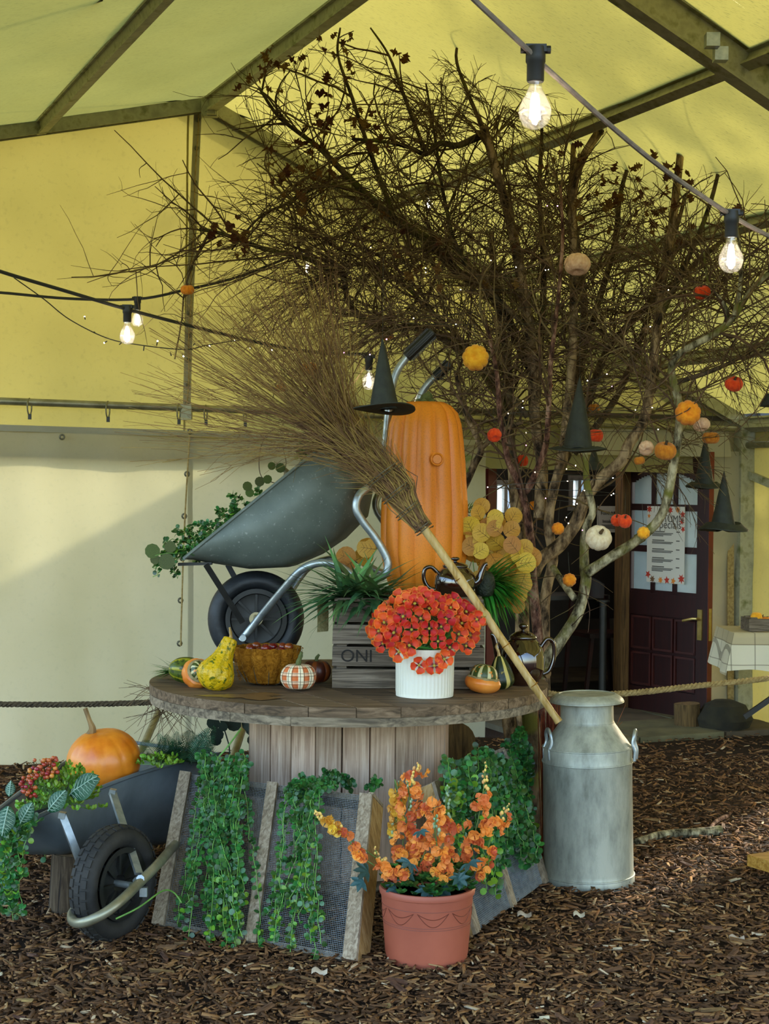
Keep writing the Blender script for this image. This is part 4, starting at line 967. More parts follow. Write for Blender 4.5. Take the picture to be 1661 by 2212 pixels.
ft = [WC + V((.05, .10, -.06)), WC + V((.2, .22, .2))] + [p + OFF * .86 for p in ntube[4:15]] + [P(884, 935, 7.40), P(902, 868, 7.42), P(922, 832, 7.42), P(943, 812, 7.42)]
q = spline(ft, 5); m = MB(); m.tube(q, .0165, 12); m.build('frame_tube', 'galv', ub)
for a, b in ((P(878, 772, 6.86), P(936, 716, 6.86)), (P(940, 815, 7.42), P(972, 785, 7.42))):
    m = MB(); d = (b - a); m.tube([a, a + d * .02, b - d * .03, b], [.0215, .023, .023, .019], 14); g = m.build('grip', 'black_plastic', ub)
    m = MB()
    for i in range(10):
        an = 6.283 * i / 10; u = d.normalized().orthogonal(); u.rotate(Quaternion(d.normalized(), an)); m.beam(a + u * .0225 + d * .05, b + u * .0225 - d * .06, .003, .003)
    m.build('grip_ridges', 'black_plastic', g)
for a, b in ((P(445, 1220, 6.74), P(524, 1345, 6.84)), (P(492, 1220, 7.16), P(530, 1290, 7.08))):
    m = MB(); m.beam(a, b, .024, .008, V((0, 1, 0))); m.build('stay', 'black_plastic', ub)
m = MB(); m.beam(P(385, 1219, 6.78), P(458, 1217, 6.78), .03, .012); m.build('nose_plate', 'black_plastic', ub)
m = MB(); p = P(526, 1377, 6.83); m.tube([p, p + V((0, -.03, 0))], .014, 10); m.build('axle_collar', 'galv', ub)
# ================================================================ barrow on the ground at the left
UF = V((-.5, -.866, 0)); VS = V((.866, -.5, 0))
wc = G(246, 2031); wc.z = .196
lb = root('garden_barrow', V((wc.x, wc.y, 0)), 'dark grey wheelbarrow planter on the ground at the far left', 'wheelbarrow')
wheel(lb, wc, VS, .194, .095, 'old_rubber', 34)
Ar, Br = P(58, 1776, 5.50), P(474, 1630, 6.62); WV = V((-.50, .42, -.01))
ab, bb = P(150, 1856, 5.75), P(392, 1832, 6.45)
def rimf2(t, s):
    p = lerp(Ar, Br, t); p = p + V((0, 0, .035 * math.sin(math.pi * t))); return p if s == 0 else p + WV * lerp(.45, 1.0, t) + V((0, 0, -.06 * (1 - t)))
def botf2(t):
    T = [(0, Ar + WV * .45 + V((0, 0, -.02))), (.16, ab + WV * .22), (.5, lerp(ab, bb, .5) + WV * .45 + V((0, 0, -.02))), (.85, bb + WV * .45), (1, Br + WV * .5 + V((0, 0, -.04)))]
    for i in range(4):
        if t <= T[i + 1][0] + 1e-6: return lerp(T[i][1], T[i + 1][1], (t - T[i][0]) / (T[i + 1][0] - T[i][0]))
    return T[-1][1]
tray(lb, rimf2, botf2, 30, 24, 'tray_dark', 9.0)
for t in (0, 1): m = MB(); m.tube([rimf2(t, 0), rimf2(t, 1)], .008, 8); m.build('rim_bead', 'tray_dark', lb)
for a, b in ((P(243, 1712, 5.74), P(300, 1888, 5.42)), (P(134, 1762, 5.52), P(176, 1868, 5.50))):
    m = MB(); m.beam(a, b, .026, .012, V((.5, -.8, .2))); m.beam(a + V((-.01, 0, .004)), a + V((.012, .0, .0)), .03, .02); m.build('stay', 'galv', lb)
lp = [P(520, 1690, 6.75), P(440, 1760, 6.3), P(372, 1832, 5.75), P(340, 1868, 5.48), P(303, 1905, 5.36), P(262, 1945, 5.24), P(222, 1975, 5.19), P(180, 1993, 5.20), P(158, 1990, 5.28), P(157, 1972, 5.40), P(175, 1950, 5.55), P(200, 1925, 5.68), P(270, 1850, 5.95)]
m = MB(); m.tube(spline(lp, 6), .0165, 12); m.build('frame_tube', 'rail_steel', lb)
m = MB(); p = P(304, 1897, 5.36); m.tube([p + V((-.02, .04, -.02)), p + V((.0, -.01, .0))], .014, 8); m.box(p + V((.01, 0, -.045)), (.025, .02, .03)); m.build('axle_bolt', 'galv', lb)
for dx in (0, -.42):
    q = [P(478, 1660, 6.62) + V((dx, .2 if dx else 0, -.05)), P(505, 1632, 6.95) + V((dx, .2 if dx else 0, 0)), P(530, 1570, 7.25) + V((dx, .2 if dx else 0, .03))]
    m = MB(); m.tube(q, .017, 10); m.build('handle', 'rail_steel', lb)
for dx in (.0, -.3):
    q = P(430, 1740, 6.5) + V((dx, .22 if dx else 0, 0)); m = MB(); m.tube(spline([q, V((q.x + .02, q.y + .1, .02)), V((q.x + .06, q.y + .16, .02)), q + V((.1, .26, 0))], 5), .014, 8); m.build('leg', 'rail_steel', lb)
# orange pumpkin in the barrow
pc2 = P(236, 1642, 6.2); k_ = S(6.2)
op = root('orange_pumpkin', pc2 - V((0, 0, 68 * k_)), 'big smooth orange pumpkin with long dry stalk in the ground wheelbarrow', 'pumpkin')
T = Rt('Y', -8) @ Rt('X', 10); pumpkin(op, 'body', 'pumpkin_skin', pc2 - V((0, 0, 68 * k_)), 80 * k_, 140 * k_, 13, .035, T, .92, .05, 96, .45)
m = MB(); q = spline([pc2 + V((-.07, -.02, 54 * k_)), P(200, 1575, 6.17), P(193, 1555, 6.17), P(184, 1530, 6.17)], 5); L = len(q); m.tube(q, [lerp(.021, .009, min(1, (i / (L - 1)) * 1.6)) for i in range(L)], 7); m.build('stalk', 'pumpkin_stem', op)
# log behind the wheel
lg = G(150, 1985); lg = V((lg.x, lg.y + .10, 0))
lo = root('log_stump', lg, 'short dark log stump behind the barrow wheel', 'log')
m = MB(); m.lathe([(.085, 0), (.088, .02), (.08, .2), (.078, .215)], 26, Matrix.Translation(lg), lambda a, t, r, z: r * (1 + .06 * math.sin(3 * a) + .03 * math.sin(11 * a)), True, False); m.build('bark', 'log_bark', lo)
m = MB(); m.lathe([(.001, .217), (.074, .215)], 26, Matrix.Translation(lg), lambda a, t, r, z: r * (1 + .06 * math.sin(3 * a)), False, False, False); m.build('cut_face', 'log_end', lo)
# ================================================================ branch tree behind the drum
random.seed(21)
TD = 7.55
tbase = V((P(1150, 1560, TD).x, TD, 0))
tree = root('branch_tree', tbase, 'bundle of bare birch and oak branches standing up as a tree behind the drum', 'tree')
allst = []
def stem(pts, r0, r1, mt, d0=TD, d1=None, name='limb', n=9, keep=True):
    """pts in photo pixels (or (px,py,depth)); radii in pixels"""
    d1 = d0 if d1 is None else d1; L = len(pts); w = []
    for i, p in enumerate(pts): w.append(P(p[0], p[1], p[2] if len(p) > 2 else lerp(d0, d1, i / max(L - 1, 1))))
    q = spline(w, 5); m = MB(); k = len(q); kk = S(d0)
    rr = [lerp(r0, r1, i / (k - 1)) * kk * (1 + .10 * N3(q[i], 14)) for i in range(k)]
    m.tube(q, rr, n); m.build(name, mt, tree, True)
    if keep: allst.append((q, rr))
    return q
GY = 1560
def down(px, py, d):  # extend a stem to the ground
    return (px, 1050 + 1.55 * FPX / d - 2, d)
stem([down(1165, 0, 7.3), (1165, 1450), (1161, 1365), (1152, 1273), (1146, 1168), (1134, 1094), (1128, 1067), (1116, 1034), (1098, 998), (1092, 966), (1080, 900), (1072, 800), (1050, 700)], 13, 4, 'bark_red', 7.3, 7.1)
stem([(1128, 1067, 7.22), (1140, 1055), (1158, 1019), (1179, 960), (1184, 900), (1190, 780), (1205, 650), (1215, 520), (1210, 400)], 9, 3, 'bark_red', 7.22, 7.0)
stem([down(1118, 0, 7.75), (1128, 1365), (1125, 1258), (1122, 1168), (1113, 1079), (1107, 1004), (1101, 960), (1100, 860), (1095, 780), (1075, 650), (1060, 500)], 17, 6, 'bark_birch', 7.75)
stem([down(1180, 0, 7.6), (1176, 1380), (1178, 1288), (1191, 1228), (1194, 1198), (1185, 1139), (1191, 1079), (1206, 1019), (1215, 975), (1221, 930), (1235, 780), (1240, 600), (1236, 440), (1250, 360), (1290, 290), (1325, 245)], 12, 9, 'bark_birch', 7.6, 7.5)
stem([(1150, 1240, 7.5), (1167, 1210), (1209, 1177), (1245, 1127), (1262, 1079), (1298, 1034), (1343, 995), (1358, 960), (1391, 906), (1405, 830), (1420, 700), (1432, 600), (1450, 500), (1462, 400), (1470, 330)], 16, 8, 'bark_birch', 7.5, 7.4)
eq = stem([(1148, 1500, 7.1), (1173, 1437), (1215, 1377), (1248, 1324), (1265, 1258), (1262, 1228), (1262, 1168), (1268, 1133), (1280, 1103), (1268, 1049), (1265, 1004), (1262, 960), (1250, 880)], 15, 5, 'bark_lichen', 7.1, 7.2)
stem([(1266, 1238, 7.1), (1313, 1207), (1382, 1162), (1431, 1108), (1454, 1007), (1467, 920), (1464, 860), (1450, 798), (1470, 762), (1549, 718), (1589, 679), (1620, 630), (1661, 590), (1720, 540)], 12, 5, 'bark_lichen', 7.1, 6.8)
stem([(1586, 682, 6.85), (1598, 620), (1600, 560), (1590, 480)], 6, 2.5, 'bark_lichen', 6.85)
stem([(1575, 690, 6.9), (1560, 650), (1530, 610), (1520, 540)], 5, 2, 'bark_lichen', 6.9)
stem([(1382, 1162, 7.1), (1375, 1166), (1388, 1158)], 12, 12, 'bark_lichen', 7.1, keep=False)
stem([(1194, 1225, 7.3), (1215, 1258), (1241, 1293)], 7, 8, 'bark_lichen', 7.3, 7.12)
stem([(1160, 1300, 7.4), (1000, 1055), (1024, 1004), (1039, 969), (1018, 918), (1000, 870), (985, 800)][1:], 9, 5, 'bark_birch', 7.45)
stem([(990, 1330, 7.45), (993, 1200), (1000, 1055)], 11, 9, 'bark_birch', 7.45)
stem([(1039, 969, 7.45), (1085, 930), (1130, 912)], 6, 4, 'bark_birch', 7.45)
stem([(1165, 1120, 7.6), (1170, 1000), (1155, 900), (1151, 778), (1135, 659), (1115, 539), (1092, 440), (1075, 380), (1058, 320), (1045, 272)], 14, 8, 'bark_birch', 7.7, 7.3)
stem([(1215, 1000, 7.8), (1240, 850), (1262, 680), (1245, 520), (1236, 440), (1238, 330), (1242, 250)], 11, 5, 'bark_birch', 7.8)
stem([(1200, 1040, 7.9), (1260, 900), (1310, 760), (1400, 660), (1480, 590), (1560, 520), (1661, 440)], 10, 4, 'bark_dark', 7.9, 7.7)
stem([(1240, 980, 7.8), (1330, 860), (1395, 700), (1440, 560), (1480, 420), (1500, 250), (1480, 170)], 8, 2, 'bark_dark', 7.8)
stem([(1110, 1000, 7.7), (1080, 860), (1000, 760), (912, 711), (865, 708), (825, 714), (788, 692), (753, 653), (740, 594), (708, 584), (666, 560), (573, 538), (480, 505), (430, 495)], 10, 4, 'bark_dark', 7.7, 7.6)
stem([(1150, 800, 7.7), (1062, 635), (991, 590), (928, 523), (853, 475), (790, 419), (735, 365), (690, 320), (650, 290), (600, 250), (560, 190)], 12, 3, 'bark_dark', 7.7, 7.6)
stem([(1062, 330, 7.4), (1047, 292), (991, 314), (950, 310), (920, 333), (883, 318), (835, 307), (760, 300)], 9, 3, 'bark_dark', 7.4)
stem([(853, 475, 7.65), (800, 330), (760, 210), (730, 120), (735, 60)], 6, 2, 'bark_dark', 7.6)
stem([(920, 333, 7.4), (870, 200), (840, 120), (800, 60)], 5, 1.6, 'bark_dark', 7.4)
stem([(1050, 290, 7.35), (1010, 200), (985, 120), (1010, 60), (1060, 40)], 5, 1.6, 'bark_dark', 7.35)
stem([(790, 419, 7.65), (700, 400), (620, 440), (560, 470), (500, 540)], 5, 1.8, 'bark_dark', 7.65)
stem([(1130, 700, 7.5), (1000, 560), (960, 430), (940, 300), (920, 180)], 6, 2, 'bark_dark', 7.5)
stem([(1140, 900, 7.6), (1040, 780), (940, 680), (850, 600), (700, 520)], 7, 2, 'bark_dark', 7.6)
stem([(1160, 860, 7.6), (1175, 600), (1165, 420), (1170, 260), (1150, 130)], 8, 2, 'bark_dark', 7.6)
stem([(1230, 850, 7.8), (1320, 560), (1340, 420), (1370, 300), (1360, 180)], 8, 2, 'bark_dark', 7.8)
stem([(1420, 700, 7.4), (1520, 480), (1560, 330), (1570, 220), (1610, 120)], 6, 2, 'bark_dark', 7.4)
stem([(1450, 830, 7.1), (1540, 800), (1620, 760), (1700, 700)], 6, 2.5, 'bark_dark', 7.1)
# under the table: trunks beside the churn
stem([down(1112, 0, 6.95), (1108, 1640), (1100, 1560), (1095, 1500)], 17, 16, 'bark_birch', 6.95, name='trunk', keep=False)
stem([down(1150, 0, 6.98), (1150, 1640), (1146, 1560), (1140, 1500)], 20, 18, 'bark_dark', 6.98, name='trunk', keep=False)
m = MB(); p = P(1183, 1455, 6.98); m.tube([p + V((-.09, .10, .02)), p], .0215, 14, False); m.build('limb', 'bark_lichen', tree); m = MB(); m.tube([p, p + V((.002, -.002, 0))], .0205, 14); m.build('cut_face', 'log_end', tree)
# twigs
def twigs(mb, src, n, lmin, lmax, rad, spread, upb, sides=3, segs=5, tmin=.25, box=None):
    out = []
    wts = [sum((a - b).length for a, b in zip(q, q[1:])) for q, _ in src]
    for _ in range(n):
        q, rr = random.choices(src, wts)[0]; k = int(U(tmin, 1) * (len(q) - 1)); p = q[k]; t = (q[min(k + 1, len(q) - 1)] - q[max(k - 1, 0)]).normalized()
        if p.z < 1.8 and R() < .85: continue
        d = (t * U(.1, .9) + rvec().normalized() * spread + V((0, 0, upb)) ).normalized(); L = U(lmin, lmax); pts = [p.copy()]; dd_ = d.copy(); curl = rvec() * .35
        for s in range(segs):
            dd_ = (dd_ + curl * .5 + rvec() * .22).normalized(); dd_.y *= .9; nx = pts[-1] + dd_ * (L / segs)
            if nx.y > 8.6 or nx.y < 6.75: dd_.y *= -1; nx = pts[-1] + dd_ * (L / segs)
            zr = rafter_limit(nx)
            if nx.z > zr: break
            pts.append(nx)
        if len(pts) < 3: continue
        r0 = min(rad * U(.7, 1.2), (rr[k] if rr else rad) * .9); rl = [lerp(r0, r0 * .4, i / (len(pts) - 1)) for i in range(len(pts))]
        mb.tube(pts, rl, sides, False, rnd=R()); out.append((pts, rl))
    return out
def rafter_limit(p):
    w = (p - PEAK); a = w.dot(E); return PEAK.z - .12 - (PEAK.z - RC.z) * a / run if a > 0 else PEAK.z - .12 + sl * a
m = MB()
upper = [s for s in allst]
b1 = twigs(m, upper, 620, .25, .75, .0060, .9, .18, 4, 7)
m.build('branches', 'twig', tree)['kind'] = 'stuff'
m = MB(); b2 = twigs(m, b1, 2300, .10, .42, .0030, 1.0, .05, 3, 5, .15); 
b2b = twigs(m, [s for s in upper], 900, .15, .45, .0034, 1.1, .0, 3, 5, .2)
m.build('twigs', 'twig', tree)['kind'] = 'stuff'
m = MB(); b3 = twigs(m, b2 + b2b, 2600, .04, .16, .0018, 1.0, .0, 3, 3, .2); m.build('twig_tips', 'twig', tree)['kind'] = 'stuff'
# arching fine birch sprays over the top left, and a dense tangle left of the trunks
m = MB()
def spray(px, py, d, n, ang0, ang1, L0, L1, droop):
    for _ in range(n):
        p = P(px + U(-25, 25), py + U(-25, 25), d + U(-.2, .2)); a = math.radians(U(ang0, ang1)); L = U(L0, L1); dv = V((math.cos(a), U(-.35, .35), math.sin(a))); pts = [p]
        for s in range(9):
            dv = (dv + V((0, 0, -droop)) + rvec() * .10).normalized(); nx = pts[-1] + dv * (L / 9)
            if nx.z > rafter_limit(nx): nx.z = rafter_limit(nx)
            pts.append(nx)
        m.tube(pts, [lerp(.0032, .0012, i / 9) for i in range(10)], 3, False, rnd=R())
        for s in range(2, 9):
            for _k in range(2):
                q = [pts[s]]; d2 = (pts[s + 1] - pts[s]).normalized(); d2 = (d2 + rvec() * .8).normalized()
                for z_ in range(3): d2 = (d2 + V((0, 0, -droop)) + rvec() * .15).normalized(); q.append(q[-1] + d2 * U(.015, .05))
                m.tube(q, [.0014, .0012, .001, .0008], 3, False, rnd=R())
spray(1060, 290, 7.35, 26, 60, 150, .35, .75, .16); spray(960, 300, 7.4, 16, 50, 140, .3, .6, .12)
spray(740, 590, 7.6, 34, 120, 230, .35, .75, .10); spray(860, 700, 7.5, 34, 100, 220, .35, .8, .06); spray(980, 720, 7.5, 30, 60, 200, .35, .8, .05)
spray(900, 560, 7.6, 34, 20, 220, .3, .7, .05); spray(1040, 620, 7.5, 34, 0, 180, .3, .7, .05); spray(1130, 560, 7.5, 26, 20, 160, .3, .7, .04)
spray(1300, 600, 7.5, 26, 20, 160, .3, .7, .05); spray(1480, 620, 7.3, 20, 0, 160, .3, .6, .08); spray(1400, 1010, 7.3, 10, -60, 80, .25, .5, .1); spray(1540, 740, 7.0, 14, -60, 90, .3, .6, .1)
spray(1180, 760, 7.6, 30, 0, 180, .3, .7, .05); spray(1080, 820, 7.6, 24, 20, 170, .3, .7, .05)
spray(1250, 860, 7.7, 14, 0, 180, .3, .6, .05); spray(1380, 830, 7.6, 14, 0, 180, .3, .6, .05); spray(1330, 720, 7.7, 24, 0, 180, .3, .7, .05); spray(1000, 880, 7.7, 14, 20, 180, .25, .5, .05); spray(1210, 450, 7.6, 22, 20, 160, .3, .6, .05); spray(700, 500, 7.7, 18, 90, 200, .3, .6, .08)
m.build('fine_twigs', 'twig', tree)['kind'] = 'stuff'
# dry oak leaves
def oakleaf(k):
    mm = MB(); n = 9; L, Rr = [], []
    for i in range(n + 1):
        t = i / n; w = .30 * math.sin(math.pi * min(t * 1.05, 1)) * (1 + .45 * math.cos(i * 3.14)) + .02; z = .22 * math.sin(t * 3 + k) * t; L.append(V((-w, t, z + .14 * math.sin(i * 1.9 + k)))); Rr.append(V((w, t, z - .12 * math.cos(i * 1.3 + k))))
    mm.add(L + Rr, [(i, i + n + 1, i + n + 2, i + 1) for i in range(n)]); return mm.mesh('dry_leaf', 'dry_leaf')
olm = [oakleaf(i) for i in range(5)]
cl = [(660, 350, 70, 26), (720, 240, 60, 16), (560, 160, 70, 12), (640, 410, 60, 16), (490, 500, 50, 14), (735, 90, 40, 10), (800, 290, 70, 16), (860, 90, 50, 10), (700, 140, 70, 12), (1380, 430, 90, 36), (1500, 360, 90, 40), (1590, 300, 60, 22), (1600, 420, 60, 18), (1440, 300, 70, 18), (1570, 200, 40, 10), (1300, 430, 70, 14), (1240, 350, 60, 10), (850, 500, 70, 8), (930, 600, 90, 10), (1060, 560, 90, 8), (1460, 480, 60, 12)]
for (px, py, sp_, n_) in cl:
    for i in range(n_):
        a = U(0, 6.28); rr = sp_ * R() ** .6; p = P(px + math.cos(a) * rr, py + math.sin(a) * rr, U(7.1, 7.8))
        if p.z > rafter_limit(p): continue
        put('dry_leaf', random.choice(olm), tree, frame(p, rvec(), rvec(), U(.036, .068)))
# ================================================================ besom broom
random.seed(4)
hd, tip = P(905, 1128, 6.10), P(1207, 1556, 6.07)
br = root('besom_broom', tip, 'large witch besom broom with bamboo handle leaning across the display', 'broom')
m = MB(); ax = (tip - hd); L = ax.length; n = 40; pts = []; rad = []
for i in range(n + 1):
    t = i / n; pts.append(hd - ax * .05 + ax * 1.05 * t + V((0, 0, .006 * math.sin(t * 5)))); b = .0165 - .003 * t
    for nd in (.07, .32, .50, .64, .83, .995): b += .0035 * math.exp(-((t - nd) / .008) ** 2)
    rad.append(b)
m.tube(pts, rad, 14); m.build('handle', 'bamboo', br)
for t in (.32, .50, .64, .83):
    q = hd - ax * .05 + ax * 1.05 * t; m = MB(); M = frame(q, ax); m.tube([M @ V((math.cos(a * .3927) * .0172, math.sin(a * .3927) * .0172, 0)) for a in range(17)], .0016, 5, False); m.build('bamboo_node', 'coir', br)
m = MB(); q = hd + ax * .47 + V((0, -.018, .004)); m.tube([q, q + V((0, -.004, 0))], .007, 12); m.build('brass_eyelet', 'brass', br)
m = MB(); nb = 360
ends = []
back = -ax.normalized()
for i in range(nb):
    a = U(0, 6.283); rr = .046 * R() ** .5; side = back.orthogonal().normalized(); up_ = back.cross(side); o0 = side * math.cos(a) * rr + up_ * math.sin(a) * rr
    p0 = hd + o0 * .75 - back * U(0, .03)
    # fan target in photo pixels
    u = R() ** .8 if R() < .8 else R(); ang = math.radians(lerp(170, 102, u) + U(-7, 7)); Lp = U(330, 640) * (1 - .12 * abs(u - .4)); bx, by = 835, 1010
    tx, ty = bx + math.cos(ang) * Lp * 1.0, by - math.sin(ang) * Lp * .84
    if u < .25: ty += 40
    d = 6.28 + U(-.25, .32); t_ = P(tx, ty, d); neck = P(848 + U(-34, 34), 1042 + U(-26, 26), 6.14 + U(-.04, .05)) ; mid = lerp(lerp(neck, t_, .42), lerp(neck, P(560, 800, 6.3), .42), .45) + V((U(-.03, .03), U(-.03, .03), U(-.02, .04)))
    q = spline([p0, lerp(p0, neck, .6) + o0 * .25, neck, mid, t_], 3)
    k = len(q); q = [q[i_] + rvec() * .006 * (i_ / k) for i_ in range(k)]
    m.tube(q, [lerp(.0030, .0009, (i_ / (k - 1)) ** .8) for i_ in range(k)], 3, False, rnd=R()); ends.append(q)
b_ = m.build('broom_twigs', 'broom_twig', br); b_['kind'] = 'stuff'
m = MB()
for q in ends:
    for _ in range(5):
        i = random.randint(len(q) // 2, len(q) - 2); d = (q[i + 1] - q[i]).normalized(); d = (d + rvec() * .6).normalized(); L_ = U(.04, .22); p = q[i]; a = p + d * L_ * .5 + rvec() * .006; b = a + (d + rvec() * .25).normalized() * L_ * .5
        m.tube([p, a, b], [.0011, .0009, .0006], 3, False, rnd=R())
m.build('side_twigs', 'broom_twig', br)['kind'] = 'stuff'
for f, rr in ((.02, .036), (-.10, .052), (-.20, .062), (-.30, .075)):
    q = hd + ax * f; 
    if f < -.05: q = P(*{-.10: (878, 1098, 6.1), -.20: (852, 1060, 6.12), -.30: (826, 1020, 6.14)}[f])
    M = frame(q, ax); m = MB(); m.tube([M @ V((math.cos(a * .3) * rr * 1.02, math.sin(a * .3) * rr * .95, (a * .0006))) for a in range(45)], .0016, 4, False); m.build('wire_tie', 'wire', br)
# loose twigs at the left under the drum edge and dry grass wisps
# ================================================================ hanging fabric pumpkins
random.seed(9)
HP_ = [  # px, py, rx px, ry px, mat, depth, tilt, label
 (405, 626, 15, 13, 'fuzz_orange', 7.55, 10, 'tiny orange velvet pumpkin hanging on the cable at upper left'),
 (668, 797, 18, 18, 'fuzz_brown', 7.2, 0, 'orange velvet pumpkin hidden behind the upper broom twigs'),
 (607, 838, 12, 11, 'fuzz_brown', 7.2, 0, 'small orange pumpkin behind the left broom twigs'),
 (1027, 773, 29, 27, 'fuzz_yellow', 6.9, -100, 'flat yellow orange velvet pumpkin right of the barrow handles'),
 (1247, 571, 29, 25, 'fuzz_cream', 6.95, -22, 'pale pink velvet pumpkin hanging highest in the branches'),
 (1516, 632, 19, 18, 'fuzz_red', 6.9, 15, 'bright red orange velvet pumpkin hanging below the right light bulb'),
 (1585, 829, 20, 17, 'fuzz_red', 7.0, 35, 'red velvet pumpkin at the right edge of the branches'),
 (1486, 892, 28, 26, 'fuzz_orange', 6.85, -100, 'large orange velvet pumpkin hanging in front of the right limb'),
 (1515, 917, 19, 16, 'fuzz_cream', 7.0, -20, 'cream velvet pumpkin tucked beside the large orange one at right'),
 (1535, 946, 19, 16, 'fuzz_brown', 7.2, 0, 'ochre velvet pumpkin hanging above the door top'),
 (1437, 974, 24, 22, 'fuzz_brown', 6.85, 20, 'ochre orange velvet pumpkin hanging left of the right limb'),
 (1396, 968, 17, 16, 'fuzz_cream', 6.95, -60, 'blush velvet pumpkin beside the ochre one'),
 (1381, 995, 12, 11, 'fuzz_brown', 6.95, 0, 'tiny ochre pumpkin below the blush pumpkin'),
 (1287, 941, 16, 17, 'fuzz_red', 7.4, 0, 'red velvet pumpkin right of the hanging hat with long cone'),
 (1283, 882, 13, 12, 'fuzz_brown', 7.7, 0, 'small amber pumpkin above the red one by the hat'),
 (1068, 940, 16, 15, 'fuzz_red', 6.9, -50, 'red orange velvet pumpkin right of the giant pumpkin'),
 (1128, 995, 13, 16, 'fuzz_red', 7.75, 0, 'red velvet pumpkin behind the forked trunk'),
 (1205, 1142, 14, 14, 'fuzz_orange', 7.0, -100, 'small orange pumpkin hanging by the thick diagonal trunk'),
 (1293, 1162, 29, 27, 'fuzz_white', 6.85, 48, 'large cream velvet pumpkin with brown stalk'),
 (1350, 1126, 15, 16, 'fuzz_red', 6.95, 40, 'red velvet pumpkin in front, right one of a touching pair'),
 (1333, 1124, 14, 14, 'fuzz_red', 7.02, 35, 'red velvet pumpkin behind, left one of a touching pair'),
 (1390, 1151, 14, 16, 'fuzz_yellow', 6.85, -100, 'yellow orange pumpkin on the cut end of the lichen limb'),
 (1230, 1253, 15, 15, 'fuzz_orange', 7.0, -100, 'orange pumpkin hanging lowest by the lichen trunk'),
 (1399, 711, 10, 11, 'fuzz_cream', 7.6, 0, 'faint peach pumpkin deep in the branches at right'),
 (1187, 832, 7, 8, 'fuzz_red', 7.6, 0, 'tiny red pumpkin glimpsed between the central trunks'),
 (838, 727, 13, 10, 'fuzz_brown', 7.7, 0, 'dull orange pumpkin behind the black hat tip'),
 (1151, 1092, 7, 12, 'fuzz_orange', 7.75, 0, 'sliver of orange pumpkin behind the red barked trunk')]
for (px, py, rx, ry, mt, d, tl, lab) in HP_:
    p = P(px, py, d); k = S(d); r = rx * k; h = 2 * ry * k * .86
    o = root('velvet_pumpkin', p, lab, 'pumpkin'); T = Rt('X', tl) @ Rt('Y', U(-12, 12)) @ Matrix.Translation((0, 0, -h / 2))
    pumpkin(o, 'body', mt, p, r, h, 9, .09, T, .7, .2, 54, .5)
    M = Matrix.Translation(p) @ T; m = MB(); m.tube([M @ V((0, 0, h * .72)), M @ V((0, 0, h * .95)), M @ V((.004, 0, h * 1.12))], [r * .16, r * .13, r * .1], 6); m.build('stalk', 'stem_brown', o)
    m = MB(); m.tube([p + V((0, 0, ry * k * .6)), p + V((U(-.01, .01), 0, ry * k + .09))], .0011, 3); m.build('thread', 'cable', o)
# ================================================================ witch hats
def hat(px_tip, py_tip, px_b, py_b, brim, d, tilt, label, cone_w=.56, rot=0):
    b = P(px_b, py_b, d); t = P(px_tip, py_tip, d); k = S(d); h = (t - b).length; r = brim * k; ax_ = (t - b).normalized()
    o = root('witch_hat', b, label, 'hat'); nb_ = (V((0, 0, 1)) + V((0, tilt, 0))).normalized(); Mb = frame(b, nb_, V((0, 1, 0)))
    m = MB(); m.lathe([(r * .3, .001), (r * .7, .002 + .01 * rot), (r, .004), (r * 1.005, .0), (r * .7, -.002), (r * .3, -.003)], 56, Mb, lambda a, t_, rr, z: (rr, z + .006 * math.sin(2 * a + rot)), False, False); m.build('brim', 'hat_cloth', o)
    Mc = frame(b, ax_, V((0, 1, 0))); m = MB(); pr = [(r * cone_w * 1.02, 0), (r * cone_w, h * .04), (r * cone_w * .99, h * .10)] + [(r * cone_w * .95 * (1 - s) ** (.92) + .0012, h * lerp(.12, 1, s)) for s in [i / 14 for i in range(15)]]
    m.lathe(pr, 40, Mc, lambda a, t_, rr, z: rr * (1 + (.05 * N3(V((math.cos(a) * 2, math.sin(a) * 2, z * 14 + rot))) + .04 * N3(V((math.cos(a) * 5, math.sin(a) * 5, z * 30)))) * (1 - t_ * .5)), False, True); m.build('cone', 'hat_cloth', o)
    m = MB(); mz = h * .035; m.tube([Mc @ V((math.cos(a * .1963) * r * cone_w * 1.04, math.sin(a * .1963) * r * cone_w * 1.04, mz + .004 * math.sin(a * .9))) for a in range(33)], .006, 6, False); m.build('crumpled_band', 'hat_cloth', o)
    m = MB(); m.tube([t - ax_ * .01, t + V((0, 0, .30))], .0009, 3); m.build('thread', 'cable', o)
hat(826, 730, 830, 884, 67, 5.98, .13, 'black witch hat hanging in front of the barrow handle', .44)
hat(1252, 815, 1248, 973, 62, 6.8, .0, 'tall dark witch hat hanging in the centre of the tree', .5, 1)
hat(1524, 940, 1521, 1053, 40, 7.6, .0, 'dark witch hat hanging in front of the door top', .5, 2)
hat(1564, 1018, 1562, 1145, 54, 7.3, .0, 'dark witch hat hanging lowest beside the metal post', .48, 3)
hat(1283, 962, 1283, 1018, 26, 8.6, .02, 'small dark witch hat far back by the doorway', .6, 4)
hat(1682, 800, 1680, 876, 38, 6.9, .05, 'black witch hat brim cut off by the right edge', .55, 5)
